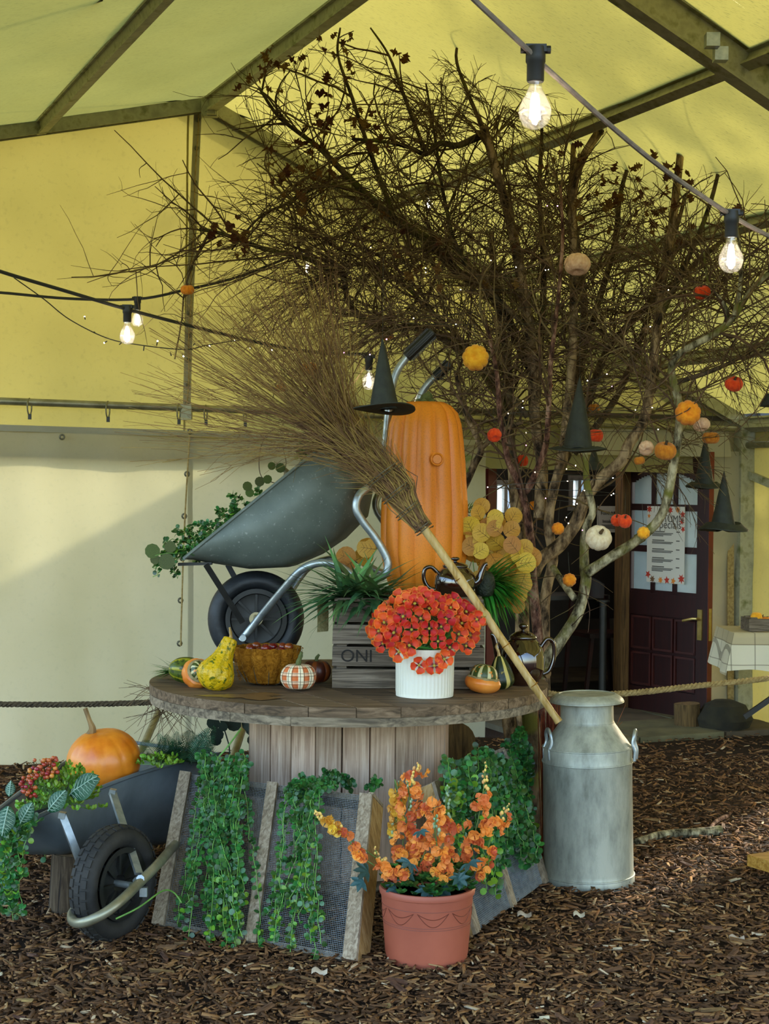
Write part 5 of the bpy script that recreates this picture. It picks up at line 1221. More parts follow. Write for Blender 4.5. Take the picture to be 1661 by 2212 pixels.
# ================================================================ bulb strings
def bulb(par, p, s, d=V((0, 0, -1))):
    M = frame(p, -d, V((0, 1, 0)), s)
    m = MB(); m.lathe([(.001, .02), (.022, .018), (.024, .0), (.024, -.018), (.021, -.022), (.021, -.062), (.019, -.066), (.001, -.066)], 20, M, None, False, False); m.box(p + V((0, 0, .014 * s)), (.05 * s, .026 * s, .018 * s)); m.tube([p + V((-.036 * s, 0, .012 * s)), p + V((.036 * s, 0, .012 * s))], .010 * s, 8); h = m.build('lamp_holder', 'black_plastic', par)
    m = MB(); m.lathe(gourd_prof([(.0155, -.062), (.0165, -.080), (.026, -.1), (.038, -.126), (.038, -.148), (.026, -.171), (.0005, -.180)], 4), 28, M, None, False, False); g = m.build('glass_bulb', 'bulb_glass', h)
    m = MB()
    for i in range(4): a = i * 1.57 + .4; m.tube([M @ V((math.cos(a) * .007, math.sin(a) * .007, -.105)), M @ V((math.cos(a) * .011, math.sin(a) * .011, -.155))], .0040 * s, 6)
    m.build('filament', 'filament', h); bl_ = bpy.data.lights.new('bulb_light', 'POINT'); bl_.energy = 0.9 * s; bl_.color = (1, .86, .70); bl_.shadow_soft_size = .012; lo_ = bpy.data.objects.new('bulb_light', bl_); COL.objects.link(lo_); lo_.parent = par; lo_.location = (M @ V((0, 0, -.13))) - wo(par); m = MB(); m.tube([M @ V((0, 0, -.066)), M @ V((0, 0, -.10))], .004 * s, 6); m.build('glass_stem', 'bulb_glass', h)
def cable(pts, r, mt, name, par): m = MB(); m.tube(spline(pts, 6), r, 7); return m.build(name, mt, par)
f1 = root('festoon_string', P(1157, 110, 3.55), 'thick grey festoon cable with two glowing bulbs crossing the upper right', 'string lights')
cable([P(985, -40, 3.4), P(1030, 5, 3.42), P(1140, 108, 3.5), P(1183, 150, 3.55), P(1400, 340, 3.85), P(1575, 462, 4.15), P(1661, 510, 4.3), P(1760, 560, 4.5)], .0062, 'cable_grey', 'cable', f1)
bulb(f1, P(1157, 118, 3.52), .90); bulb(f1, P(1580, 468, 4.15), .80)
f2 = root('festoon_string', P(278, 668, 6.6), 'black festoon cable with the larger bulb sagging across the left wall', 'string lights')
cable([P(-60, 560, 6.2), P(0, 586, 6.3), P(140, 628, 6.45), P(275, 668, 6.6), P(420, 706, 6.9), P(560, 740, 7.2), P(690, 762, 7.4), P(800, 765, 7.5)], .0075, 'cable', 'cable', f2); bulb(f2, P(275, 668, 6.6), .80); bulb(f2, P(797, 775, 7.5), .8)
f3 = root('festoon_string', P(298, 648, 8.0), 'black festoon cable with the smaller bulb behind, rising to the right', 'string lights')
cable([P(-60, 632, 7.9), P(0, 632, 7.9), P(150, 645, 7.95), P(297, 646, 8.0), P(400, 626, 8.05), P(520, 596, 8.1), P(660, 540, 8.2), P(800, 480, 8.3), P(925, 405, 8.4)], .007, 'cable', 'cable', f3)
bulb(f3, P(297, 648, 8.0), .74); bulb(f3, P(664, 545, 8.2), .62); bulb(f3, P(926, 408, 8.4), .62)
# fairy lights
led = MB(); led.lathe([(.001, 0), (.0032, .001), (.0034, .006), (.001, .0085)], 8, None, None, True, False); ledm = {n_: led.mesh('led', n_) for n_ in ('led_warm', 'led_pink', 'led_white')}
cap_ = MB(); cap_.tube([V((0, 0, -.02)), V((0, 0, .001))], .0026, 5); capm = cap_.mesh('led_socket', 'black_plastic')
fl = root('fairy_lights', P(93, 645, 6.5), 'thin fairy light string drooping across the left wall', 'string lights')
fp = spline([P(30, 600, 6.42), P(93, 645, 6.5), P(150, 690, 6.6), P(230, 730, 6.7), P(300, 745, 6.75), P(400, 755, 6.8), P(450, 745, 6.85), P(540, 735, 6.9), P(600, 760, 6.95)], 8)
m = MB(); m.tube(fp, .0024, 5); m.build('cable', 'cable', fl)
for px, py, on in ((183, 685, 1), (203, 717, 0), (226, 740, 1), (258, 744, 0), (310, 757, 0), (340, 738, 1), (370, 768, 0), (396, 769, 1), (421, 742, 0), (452, 747, 1), (506, 736, 1), (540, 751, 1), (587, 756, 1)):
    p = P(px, py, 6.75); q = min(fp, key=lambda v: (v - p).length); M = frame(p, (p - q) if (p - q).length > .004 else V((0, -1, 0))); put('led_socket', capm, fl, M)
    if on: put('led', ledm['led_white'], fl, M @ Matrix.Scale(.8, 4))
fl2 = root('fairy_lights', P(1100, 900, 7.2), 'pinprick fairy lights wound through the tree branches', 'string lights')
fp = []
LED = [(1097, 893), (1053, 1052), (1137, 935), (1137, 962), (1130, 866), (1128, 880), (1225, 1039), (1247, 1088), (1223, 1118), (1228, 1131), (1258, 1145), (1243, 1005), (1224, 1013), (1325, 1066), (1320, 1069), (1422, 928), (1262, 1060), (1178, 1076), (1310, 808), (1268, 822), (1185, 583), (1115, 578), (1443, 627), (1405, 705), (1182, 445), (985, 700), (920, 588), (1178, 583), (1060, 563), (994, 625), (893, 688), (1322, 834), (1373, 886), (1408, 880), (1156, 1020), (1324, 1032), (800, 535), (920, 580)]
for i, (px, py) in enumerate(LED):
    p = P(px, py, 6.88 + .25 * R()); put('led', ledm['led_pink' if i % 7 == 3 else 'led_white' if i % 2 else 'led_warm'], fl2, frame(p, V((U(-1, 1), -1, U(-1, 1))), sc=.55)); fp.append(p)
for px, py in ((1204, 445), (835, 733), (799, 766), (743, 762)):
    p = P(px, py, 6.8); put('led', ledm['led_pink'], fl2, frame(p, V((0, -1, 0)), sc=.75))
fp.sort(key=lambda v: -v.z); m = MB(); m.tube(spline([p + V((0, .03, 0)) for p in fp[8:]], 4), .0014, 3); m.build('cable', 'cable', fl2)
# ================================================================ milk churn
random.seed(31)
mc = V((P(1271, 1908, 6.36).x, 6.36, 0)); ky = S(6.36)
ch_ = root('milk_churn', mc, 'tall galvanised metal milk churn with lid right of the drum', 'milk churn')
def zy(y): return (1910 - y) * ky
Tm = Matrix.Translation(mc) @ Rt('Y', -1.2)
m = MB(); m.lathe([(.001, .006), (99 * ky, .0), (99.5 * ky, .004), (99 * ky, zy(1893)), (97.6 * ky, zy(1890)), (97 * ky, zy(1880)), (96 * ky, zy(1655)), (97.2 * ky, zy(1650)), (97.2 * ky, zy(1644)), (96 * ky, zy(1641)), (96.5 * ky, zy(1620)), (96 * ky, zy(1616)), (93 * ky, zy(1612)), (62 * ky, zy(1568)), (58 * ky, zy(1562)), (57.2 * ky, zy(1558)), (57 * ky, zy(1515)), (.001, zy(1515))], 96, Tm, None, False, False); m.build('body', 'churn', ch_)
m = MB(); m.lathe([(60 * ky, zy(1522)), (78 * ky, zy(1519)), (79.5 * ky, zy(1516)), (78 * ky, zy(1512)), (72 * ky, zy(1507)), (64 * ky, zy(1502)), (60.5 * ky, zy(1501)), (59 * ky, zy(1503)), (.001, zy(1503.5))], 72, Tm, None, False, False); m.build('lid', 'churn', ch_)
m = MB(); M = Tm; m.tube([Tm @ V((math.sin(a * .1309) * 79 * ky, math.cos(a * .1309) * 79 * ky, zy(1518))) for a in range(49)], .003, 6, False); m.build('lid_bead', 'churn', ch_)
for yy, rr, tk in ((1647, 97, .0035), (1616, 96.5, .003), (1891, 98.6, .0035), (1563, 58, .0025)):
    m = MB(); m.tube([Tm @ V((math.sin(a * .1309) * rr * ky, math.cos(a * .1309) * rr * ky, zy(yy))) for a in range(49)], tk, 6, False); m.build('hoop', 'churn', ch_)
for s, yw in ((1, -.28), (-1, .25)):
    m = MB(); Rz = Matrix.Rotation(yw, 3, 'Z'); pts = [V((s * x * ky, y_, zy(z))) for x, y_, z in ((98, -.03, 1640), (99, -.03, 1620), (94, -.03, 1604), (96, -.027, 1588), (97, -.015, 1579), (97, .0, 1576), (97, .015, 1579), (96, .027, 1588), (94, .03, 1604), (99, .03, 1620), (98, .03, 1640))]
    m.tube([mc + Rz @ p for p in spline(pts, 4)], .0068, 8); m.build('handle', 'galv', ch_)
# ================================================================ sieve panels
def wire_mesh(bl, br_, tl, tr, nx, ny, r=.0011):
    m = MB(); nrm = (br_ - bl).cross(tl - bl).normalized()
    for i in range(nx + 1): t = i / nx; m.tube([lerp(bl, br_, t), lerp(tl, tr, t)], r, 3, False)
    for j in range(ny + 1): t = j / ny; m.tube([lerp(bl, tl, t), lerp(br_, tr, t)], r, 3, False)
    return m
def sieve(bl, br_, tl, label, depth=.085, mids=(.5,)):
    r = root('mesh_sieve', (bl + br_) / 2, label, 'sieve'); tr = tl + (br_ - bl); up_ = (tl - bl); xv = (br_ - bl); nrm = xv.cross(up_).normalized(); 
    if nrm.y > 0: nrm = -nrm
    un, xn = up_.normalized(), xv.normalized(); Rm = Matrix((xn, -nrm, un)).transposed(); L = up_.length; W = xv.length
    def bd(nm, x0, x1, z0, z1, y0, y1, mt='rail_wood'): m = MB(); m.box(bl + xn * ((x0 + x1) / 2) + un * ((z0 + z1) / 2) + nrm * ((y0 + y1) / 2), (x1 - x0, y1 - y0, z1 - z0), Rm, .0015); return m.build(nm, mt, r, False)
    rw = .05
    bd('face_rail', 0, rw, 0, L, 0, .014); bd('face_rail', W - rw, W, 0, L, 0, .014)
    for f in mids: bd('face_rail', W * f - .022, W * f + .022, 0, L, 0, .014)
    bd('side_board', W - .02, W, .004, L - .004, -depth, -.001, 'rail_fresh'); bd('side_board', 0, .02, .004, L - .004, -depth, -.001, 'rail_fresh')
    bd('cross_bar', .02, W - .02, L - .022, L - .002, -depth, -.003); bd('cross_bar', .02, W - .02, .002, .022, -depth, -.003); bd('top_cap', W - .02, W, L - .001, L + .012, -depth, .0, 'rail_wood')
    xs = [rw] + [W * f for f in mids] + [W - rw]
    for i in range(len(xs) - 1):
        a, b = xs[i] + (.018 if i else -.004), xs[i + 1] - (.018 if i < len(xs) - 2 else -.004); n_ = int((b - a) / .0068)
        o = bl + nrm * .002; wire_mesh(o + xn * a + un * .006, o + xn * b + un * .006, o + xn * a + un * (L - .006), o + xn * b + un * (L - .006), n_, int(L / .0068)).build('wire_mesh', 'mesh_wire', r, True)
    return r, nrm, un, xn, L, W
bl = G(332, 2005); br_ = G(772, 2087); tl = P(392, 1668, 6.02)
s1 = sieve(bl + V((0, 0, .012)), br_ + V((0, 0, .012)), tl, 'wide mesh sieve frame leaning on the drum left of the flower pot')
bl2 = G(1022, 2028); br2 = G(1180, 1912); tl2 = P(932, 1690, 5.80)
s2 = sieve(bl2 + V((0, 0, .012)), br2 + V((0, 0, .012)), tl2, 'wide mesh sieve frame leaning on the drum beside the milk churn', .06)
# ================================================================ trailing vines
def leaf_round():
    m = MB(); n = 7; vs = [V((0, .5, .06))]
    for i in range(n): a = 2 * math.pi * i / n; vs.append(V((math.sin(a) * .46, .5 - math.cos(a) * .5, .0 + .05 * math.sin(2 * a))))
    m.add(vs, [(0, i + 1, (i + 1) % n + 1) for i in range(n)]); return m
lr = leaf_round(); lmD = lr.mesh('leaf', 'vine_leaf'); lmB = lr.mesh('leaf', 'vine_leaf_bright'); LV = np.array([tuple(v) for v in lr.v]); LF = lr.f
class Leaves:
    """collects leaf placements; the first `cap` (largest on screen) become objects, the rest one stuff mesh"""
    def __init__(s): s.L = []
    def add(s, p, d, up, size): s.L.append((p, d, up, size))
    def emit(s, par, cap, bright=.15, stuff='foliage', smat='vine_foliage', ml=None):
        s.L.sort(key=lambda t: t[0].y - t[3] * 14); m = MB(); A_, B_ = ml or (lmD, lmB)
        for i, (p, d, u, sz) in enumerate(s.L):
            M = leafM(p, d, u, sz)
            if i < cap: put('leaf', B_ if R() < bright else A_, par, M)
            else: m.add([M @ V(v) for v in LV], LF, rnd=min(1.0, R() * (1.0 if R() > bright else 1.6)))
        if m.v: m.build(stuff, smat, par, True)['kind'] = 'stuff'
def leafM(p, d, u, sz):
    y = V(d).normalized(); z = V(u) - y * V(u).dot(y)
    if z.length < 1e-3: z = y.orthogonal()
    z.normalize(); x = y.cross(z); M = Matrix((x * sz, y * sz, z * sz)).transposed().to_4x4(); M.translation = p; return M
def trail(ms, lv, pts, n, size, wob=.008, out=V((0, -1, 0)), tw=1.0):
    q = spline(pts, 6); k = len(q); q = [p + rvec() * wob for p in q]; ms.tube(q, .0016, 4, False)
    for i in range(n):
        t = U(0, 1) * (k - 1.01); j = int(t); p = lerp(q[j], q[j + 1], t - j); ax_ = (q[j + 1] - q[j]).normalized(); sd_ = ax_.cross(out).normalized() * random.choice((-1, 1))
        d = (sd_ * U(.4, 1) + out * U(-.1, .7) + V((0, 0, U(-.6, .3))) + rvec() * .4 * tw).normalized(); lv.add(p + d * .003, d, out + V((0, 0, .5)) + rvec() * .7, size * U(.65, 1.2))
def vine(name, org, label, trails, n, size, cap, bright=.15, wob=.008, out=V((0, -1, .15)), extra=None):
    r = root(name, org, label, 'vine'); ms = MB(); lv = Leaves()
    for t in trails: trail(ms, lv, t, int(n * U(.8, 1.15)), size, wob, out)
    if extra: extra(ms, lv)
    lv.emit(r, cap, bright); ms.build('stems', 'vine_stem', r); return r
def onsieve(s, bl_, px, py, lift): return onplane(px, py, bl_ + s[1] * lift, s[1])
def sv(s, bl_, lift=.03): return lambda px, py, l=0: onsieve(s, bl_, px, py, lift + l)
random.seed(41); f_ = sv(s1, bl)
tr_ = []
for i in range(30):
    x0 = lerp(415, 520, R()); x1 = lerp(335, 575, R()); x1 = x1 * .8 + .2 * (x0 - 60 + (x0 - 415) * 1.6); yb = U(1930, 2068)
    l = U(0, .05); tr_.append([f_(x0 + 15, 1650 + U(-25, 10), l), f_(lerp(x0, x1, .3), 1740, l + .02), f_(lerp(x0, x1, .65), 1850, l + .01), f_(x1, yb, l)])
def ex(ms, lv):
    for pts in ([P(520, 1575, 6.05), P(490, 1615, 6.0), P(470, 1640, 5.98), P(468, 1670, 5.95)], [P(455, 1625, 5.97), P(470, 1650, 5.95), P(480, 1700, 5.9)]): ms.tube(spline(pts, 5), .0035, 6)
    for pts in ([P(250, 1985, 5.3), P(300, 1960, 5.35), P(350, 1925, 5.45), P(375, 1928, 5.5), P(392, 1950, 5.5)],): ms.tube(spline(pts, 5), .003, 6)
vine('trailing_vine', f_(470, 1650), 'thick curtain of small round green leaves over the left half of the sieve', tr_, 84, .0195, 300, .22, extra=ex)
tr_ = []
for i in range(16):
    x0 = lerp(620, 700, R()); x1 = lerp(575, 690, R()); yb = U(1950, 2080); l = U(0, .04)
    tr_.append([f_(x0 + 30, 1688 + U(-8, 8), l), f_(lerp(x0, x1, .2), 1715, l + .02), f_(lerp(x0, x1, .55), 1850, l + .01), f_(x1, yb, l)])
tr_.append([f_(650, 1700), P(700, 1685, 5.85), P(740, 1678, 5.84), P(760, 1700, 5.85)]); tr_.append([P(700, 1665, 5.95), P(730, 1680, 5.86), P(750, 1695, 5.85)]); tr_.append([P(800, 1700, 5.78), P(808, 1685, 5.79), P(815, 1690, 5.8)])
vine('trailing_vine', f_(640, 1700), 'narrow curtain of small round green leaves over the right half of the sieve', tr_, 78, .019, 300, .22)
random.seed(43); f2_ = sv(s2, bl2, .03); tr_ = []
for i in range(46):
    x0 = lerp(960, 1120, R()); x1 = x0 + U(-10, 60) * (1 if x0 > 1000 else .5); y0 = 1610 + abs(x0 - 1030) * .25 + U(0, 60); yb = (U(1850, 1945) if x1 < 1090 else U(1780, 1880)) if x1 > 1030 else U(1760, 1860); l = U(0, .10)
    tr_.append([f2_(x0, y0, l), f2_(lerp(x0, x1, .3), y0 + 60, l + .05), f2_(lerp(x0, x1, .7), lerp(y0, yb, .6), l + .03), f2_(x1, yb, l)])
vine('trailing_vine', f2_(1040, 1640), 'bushy mound of glossy green round leaves over the right sieve', tr_, 74, .024, 300, .5)
tr_ = []
for i in range(16):
    x0 = lerp(1085, 1130, R()); x1 = U(1110, 1168); yb = U(1760, 1900); tr_.append([P(x0, 1590 + U(-20, 30), 6.55), P(x0 + 14, 1650, 6.5), P(lerp(x0, x1, .7), lerp(1650, yb, .6), 6.46), P(x1, yb, 6.44)])
vine('trailing_vine', P(1120, 1600, 6.5), 'lighter green leafy vine hanging under the drum edge beside the churn', tr_, 70, .021, 200, .35)
# vines spilling out of the ground barrow
random.seed(47); tr_ = []
for i in range(11): x = U(-25, 48); tr_.append([P(60 + U(-20, 30), 1770, 5.45), P(x + 12, 1800, 5.36), P(x, 1890, 5.36), P(x + U(-15, 20), U(1930, 1990), 5.37)])
vine('trailing_vine', P(30, 1780, 5.4), 'long green vine hanging over the nose of the ground barrow', tr_, 62, .022, 220, .3)
tr_ = []
for i in range(6): x = U(95, 138); tr_.append([P(90 + U(0, 20), 1790, 5.85), P(x, 1800, 5.86), P(x + U(-8, 12), U(1850, 1890), 5.86)])
vine('trailing_vine', P(110, 1790, 5.85), 'short dark vine trailing beneath the ground barrow tray', tr_, 26, .020, 100, .05)
# ================================================================ planting in the ground barrow
def shrub(name, c, rx, ry, rz, n, size, label, smat, cap=0, ml=None, cat='plant', aim=V((0, -.3, .8))):
    r = root(name, c, label, cat); m = MB(); ms = MB()
    for i in range(n):
        d = rvec().normalized(); d.z = abs(d.z) * .9 - .1; p = c + V((d.x * rx, d.y * ry, d.z * rz)) * U(.65, 1.05); ms.tube([c + V((d.x * rx, d.y * ry, 0)) * .3, p], .001, 3, False)
        for k in range(7):
            a = k * 2.4; dv = (d * .6 + aim * .5 + V((math.cos(a), math.sin(a), .3))).normalized(); M = leafM(p + dv * .003 + d * .004 * k - d * .014, dv, d + aim, size * U(.6, 1.1))
            m.add([M @ V((v[0] * .62, v[1], v[2])) for v in LV], LF, rnd=R())
    m.build('foliage', smat, r, True)['kind'] = 'stuff'; ms.build('stems', 'vine_stem', r); return r
random.seed(51)
shrub('box_shrub', P(130, 1735, 5.50), .135, .12, .16, 150, .020, 'yellow green box foliage in the nose of the ground barrow', 'box_leaf')
shrub('box_sprig', P(345, 1652, 6.1), .08, .06, .045, 34, .019, 'light green leafy sprig right of the big orange pumpkin', 'box_leaf')
# red berries
by = root('berry_spray', P(78, 1690, 5.45), 'spray of red and orange berries at the left of the ground barrow', 'berries')
bm_ = MB(); pumpkin(None, '', '', V((0, 0, -.5)), .5, 1.0, 1, 0, n=12, m=bm_, dimple=.03, flat=1); bmr = bm_.mesh('berry', 'berry_red'); bmo = bm_.mesh('berry', 'berry_orange')
bp = []; m = MB()
for (px, py, rx, ry, n_, o_) in ((100, 1655, 26, 18, 32, .5), (62, 1700, 18, 20, 26, .05), (88, 1672, 26, 14, 14, .6)):
    for i in range(n_ * 3):
        p = P(px + U(-rx, rx), py + U(-ry, ry), 5.42 + U(-.03, .04))
        if all((p - q).length > .012 for q in bp) and n_ > 0: bp.append(p); n_ -= 1; put('berry', bmo if R() < o_ else bmr, by, frame(p, rvec(), sc=U(.013, .017))); m.tube([p, P(px, py + 30, 5.47)], .0008, 3, False)
m.build('stalks', 'stem_brown', by)
# caladium leaves
def caladium(par, p, tipd, upd, L):
    y = V(tipd).normalized(); z = V(upd) - y * V(upd).dot(y); z.normalize(); x = y.cross(z); m = MB(); mv = MB(); n = 8; rows = []
    def pt(s, t): w = .36 * math.sin(math.pi * min(1, t * .92 + .05)) ** .8 * (1 - .15 * t); return p + y * (t * L) + x * (s * w * L) + z * (L * (.10 * math.sin(t * 2.6) - .10 * abs(s) + .02 * math.sin(t * 9)))
    m.grid(lambda a, b: pt(a * 2 - 1, b), 6, n); ob = m.build('leaf', 'caladium', par)
    for i in range(7):
        t = .08 + i * .125
        for s in (-1, 1):
            q = [pt(0, t), pt(s * .45, t + .07), pt(s * .88, min(t + .13, .98))]; mv.tube([v + z * .0012 for v in q], [.0017, .0014, .0008], 4, False)
            q = [pt(s * .3, t + .03), pt(s * .5, t + .02), pt(s * .7, t + .045)]; mv.tube([v + z * .001 for v in q], [.001, .0011, .0007], 4, False)
    mv.tube([pt(0, i / 8) + z * .0012 for i in range(9)], .0022, 4, False); mv.build('leaf_veins', 'caladium_pale', ob)
cal = root('caladium_plant', P(170, 1740, 5.40), 'dark green leaves with pale veins spilling over the barrow rim', 'plant')
for (a, b, d0, d1, u) in (((150, 1718), (208, 1682), 5.42, 5.38, V((-.3, -1, .6))), ((104, 1752), (140, 1712), 5.38, 5.38, V((-.2, -1, .4))), ((44, 1778), (68, 1738), 5.36, 5.36, V((.2, -1, .5))), ((18, 1742), (6, 1800), 5.3, 5.28, V((.1, -1, .2))), ((20, 1720), (24, 1690), 5.5, 5.52, V((0, -1, .3))), ((165, 1720), (200, 1700), 5.47, 5.44, V((0, -.6, 1)))):
    p, t = P(*a, d0), P(*b, d1); caladium(cal, p, t - p, u, (t - p).length * 1.1)
# ferns
def fern(par, p, d, L, up_, mt='fern_green', n=22, nm='frond', wf=.26):
    d = V(d).normalized(); m = MB(); pts = []; dv = d.copy(); q = p.copy()
    for i in range(n + 1): pts.append(q.copy()); dv = (dv + V((0, 0, -.035))).normalized(); q = q + dv * (L / n)
    m.tube(pts, [lerp(.0018, .0006, i / n) for i in range(n + 1)], 3, False, rnd=.3)
    for i in range(1, n):
        t = i / n; w = L * wf * math.sin(math.pi * (t * .8 + .16)) ; ax_ = (pts[i + 1] - pts[i]).normalized(); sd_ = ax_.cross(up_).normalized()
        for s in (-1, 1):
            b = pts[i]; e = b + (sd_ * s + ax_ * .45).normalized() * w; wv = ax_ * (L / n * .30); rv = R(); md = lerp(b, e, .45) + V((0, 0, .004)); m.add([b - wv * .6, md - wv, e, md + wv, b + wv * .6], [(0, 1, 3, 4), (1, 2, 3)], rnd=rv)
    return m.build(nm, mt, par, True)
random.seed(53); fr = root('fern_plant', P(385, 1640, 6.35), 'feathery dark green fern at the back of the ground barrow', 'fern')
for i in range(34):
    px = U(315, 460); b = P(lerp(px, 385, .35), 1650, 6.35 + U(-.12, .2)); t = P(px + U(-10, 15), U(1562, 1625), 6.35 + U(-.15, .2)); fern(fr, b, t - b + V((0, 0, .02)), (t - b).length * 1.1, V((U(-.4, .4), -1, .3)))
# dark eucalyptus at the drum's left underside
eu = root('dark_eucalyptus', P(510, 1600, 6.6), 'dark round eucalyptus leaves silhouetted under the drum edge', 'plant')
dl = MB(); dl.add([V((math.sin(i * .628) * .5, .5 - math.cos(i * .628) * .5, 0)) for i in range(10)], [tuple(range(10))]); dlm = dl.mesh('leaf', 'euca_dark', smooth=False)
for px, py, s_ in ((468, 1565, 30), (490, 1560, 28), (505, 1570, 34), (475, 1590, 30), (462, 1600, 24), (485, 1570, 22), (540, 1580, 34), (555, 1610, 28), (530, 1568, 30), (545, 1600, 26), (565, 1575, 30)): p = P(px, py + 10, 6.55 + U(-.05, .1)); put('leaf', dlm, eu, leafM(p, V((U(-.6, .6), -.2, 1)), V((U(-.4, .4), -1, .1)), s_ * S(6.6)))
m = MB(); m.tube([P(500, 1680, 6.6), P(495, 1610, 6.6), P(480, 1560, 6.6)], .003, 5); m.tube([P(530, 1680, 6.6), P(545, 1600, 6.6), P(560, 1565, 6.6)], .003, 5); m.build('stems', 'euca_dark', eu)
# wisps of dry twig below the drum rim on the left
wz = root('twig_wisps', P(330, 1520, 6.9), 'fine dry twigs poking out under the left drum edge', 'twigs'); m = MB()
for i in range(46): a = P(U(320, 440), 1515, 6.9); t = P(U(255, 440), U(1530, 1620), 6.8); m.tube([a, lerp(a, t, .5) + rvec() * .012, t], [.0016, .0012, .0008], 3, False, rnd=R())
for i in range(14): a = P(U(325, 345), U(1480, 1505), 6.6); t = P(U(255, 320), U(1465, 1530), 6.6); m.tube([a, lerp(a, t, .5) + rvec() * .01, t], [.0014, .0011, .0008], 3, False, rnd=R())
m.build('twigs', 'twig', wz)['kind'] = 'stuff'
# ================================================================ grassy plants
def grass(name, c, n, L0, L1, label, mt, aim=None, spread=1.0, w=.007, el=(.1, 1.4), droop=.10, hang=0, bs=.03):
    r = root(name, c, label, 'plant'); m = MB(); big = []
    for i in range(n):
        a = U(0, 6.283); e = U(*el); d = V((math.cos(a) * math.cos(e) * spread, math.sin(a) * math.cos(e) * spread * .8, math.sin(e)))
        if aim: d = d + aim
        d.normalize(); L = U(L0, L1); p = c + V((U(-bs, bs), U(-.03, .03), 0)); sd_ = d.cross(V((0, 0, 1)) if abs(d.z) < .95 else V((0, 1, 0))).normalized(); rv = R(); ww = w * U(.7, 1.2); vs = []; dr = droop * U(.4, 1.8) + (hang if R() < .15 else 0)
        for s in range(6):
            t = s / 5; hw = ww * (1 - t ** 2.2) * (.55 + .9 * math.sin(math.pi * min(t + .12, 1))) / 1.2; vs += [p - sd_ * hw, p + V((0, 0, -.15 * hw)), p + sd_ * hw]; d = (d + V((0, 0, -dr))).normalized(); p = p + d * (L / 5)
        m.add(vs, [f for s in range(5) for f in ((s * 3, s * 3 + 1, s * 3 + 4, s * 3 + 3), (s * 3 + 1, s * 3 + 2, s * 3 + 5, s * 3 + 4))], rnd=rv)
    m.build('blades', mt, r, True)['kind'] = 'stuff'; return r
random.seed(61)
g = P(780, 1292, 6.36); grass('spider_grass', V((g.x, 6.36, ZT + .352)), 240, .22, .37, 'spiky dark green grass plant on the left of the grey crate', 'grass_blade', V((0, -.2, -.02)), 1.3, .012, (-.1, .85), .10, .14, .085)
g = P(1050, 1270, 6.62); grass('bright_grass', V((g.x, 6.62, 1.16)), 260, .14, .27, 'bright green grassy plant drooping to the right of the teapot', 'grass_bright', V((.75, -.2, -.25)), .7, .0065, (-.2, .9), .12, .1)
g = P(385, 1465, 6.52); grass('grass_tuft', V((g.x, 6.5, ZT + .03)), 70, .07, .13, 'small green grass tuft behind the striped gourd', 'grass_bright', V((-.9, -.1, .1)), .5, .005, (-.1, .7), .1)
# black knobbly gourd by the teapot
q = P(1048, 1262, 6.5); bg = root('black_gourd', V((q.x, 6.52, q.z - .05)), 'black knobbly gourd behind the bamboo handle right of the teapot', 'gourd')
m = MB(); m.lathe(gourd_prof([(.0005, 0), (.03, .004), (.042, .04), (.036, .08), (.02, .1), (.0005, .105)]), 40, Matrix.Translation(V((q.x, 6.52, q.z - .05))), lambda a, t, r, z: r * (1 + .10 * max(0, N3(V((math.cos(a) * 6, math.sin(a) * 6, z * 130))))), False, False); m.build('body', 'gourd_black', bg)
# ================================================================ foliage spilling out of the tipped barrow
random.seed(67); tr_ = []
for i in range(30):
    t = U(0, .42); p = lerp(rimf(t, 0), rimf(t, 1), U(.1, .8)) + V((.02, 0, .0)); t_ = P(lerp(395, 560, t / .42) + U(-60, 10), lerp(1205, 1085, t / .42) + U(-40, 30), p.y); tr_.append([p, lerp(p, t_, .5) + V((-.01, 0, .02)), t_])
for i in range(6): a = P(400 + U(-10, 20), 1190, 6.7); tr_.append([a, P(360 + U(-20, 20), 1195, 6.7), P(350 + U(-20, 40), U(1215, 1255), 6.7)])
vine('barrow_foliage', P(430, 1160, 6.8), 'green leafy sprigs spilling over the lip of the tipped barrow', tr_, 40, .020, 200, .1, out=V((-.5, -.6, .6)))
tr_ = []
for i in range(8): a = P(665 + U(-20, 20), 990, 6.8); tr_.append([a, P(655 + U(-20, 15), 965 + U(-8, 8), 6.8)])
vine('barrow_foliage', P(655, 975, 6.8), 'small green sprig above the back rim of the tipped barrow', tr_, 22, .019, 60, .3)
el_ = root('eucalyptus_sprig', P(345, 1200, 6.65), 'broad olive leaves at the left tip of the tipped barrow', 'plant')
dl2 = dl.mesh('leaf', 'olive_leaf', smooth=False)
for px, py, s_, a_ in ((340, 1190, 34, -.8), (352, 1215, 36, .5), (365, 1180, 26, .2), (338, 1205, 22, -.3)): put('leaf', dl2, el_, leafM(P(px, py + 14, 6.65), V((a_, 0, 1)), V((.2, -1, .4)), s_ * S(6.65)))
m = MB(); m.tube([P(400, 1195, 6.7), P(360, 1195, 6.66), P(335, 1200, 6.65)], .002, 5); m.build('stems', 'vine_stem', el_)
ol = root('olive_sprig', P(560, 1050, 6.85), 'sparse olive leaves and curled twig above the barrow rim', 'plant')
for px, py, s_, a_ in ((540, 1050, 22, -.6), (556, 1040, 22, .5), (575, 1035, 20, .3), (546, 1062, 20, -.9), (600, 1010, 22, .6), (590, 1005, 18, -.4)): put('leaf', dl2, ol, leafM(P(px, py + 10, 6.85), V((a_, 0, 1)), V((.3, -1, .2)), s_ * S(6.8)))
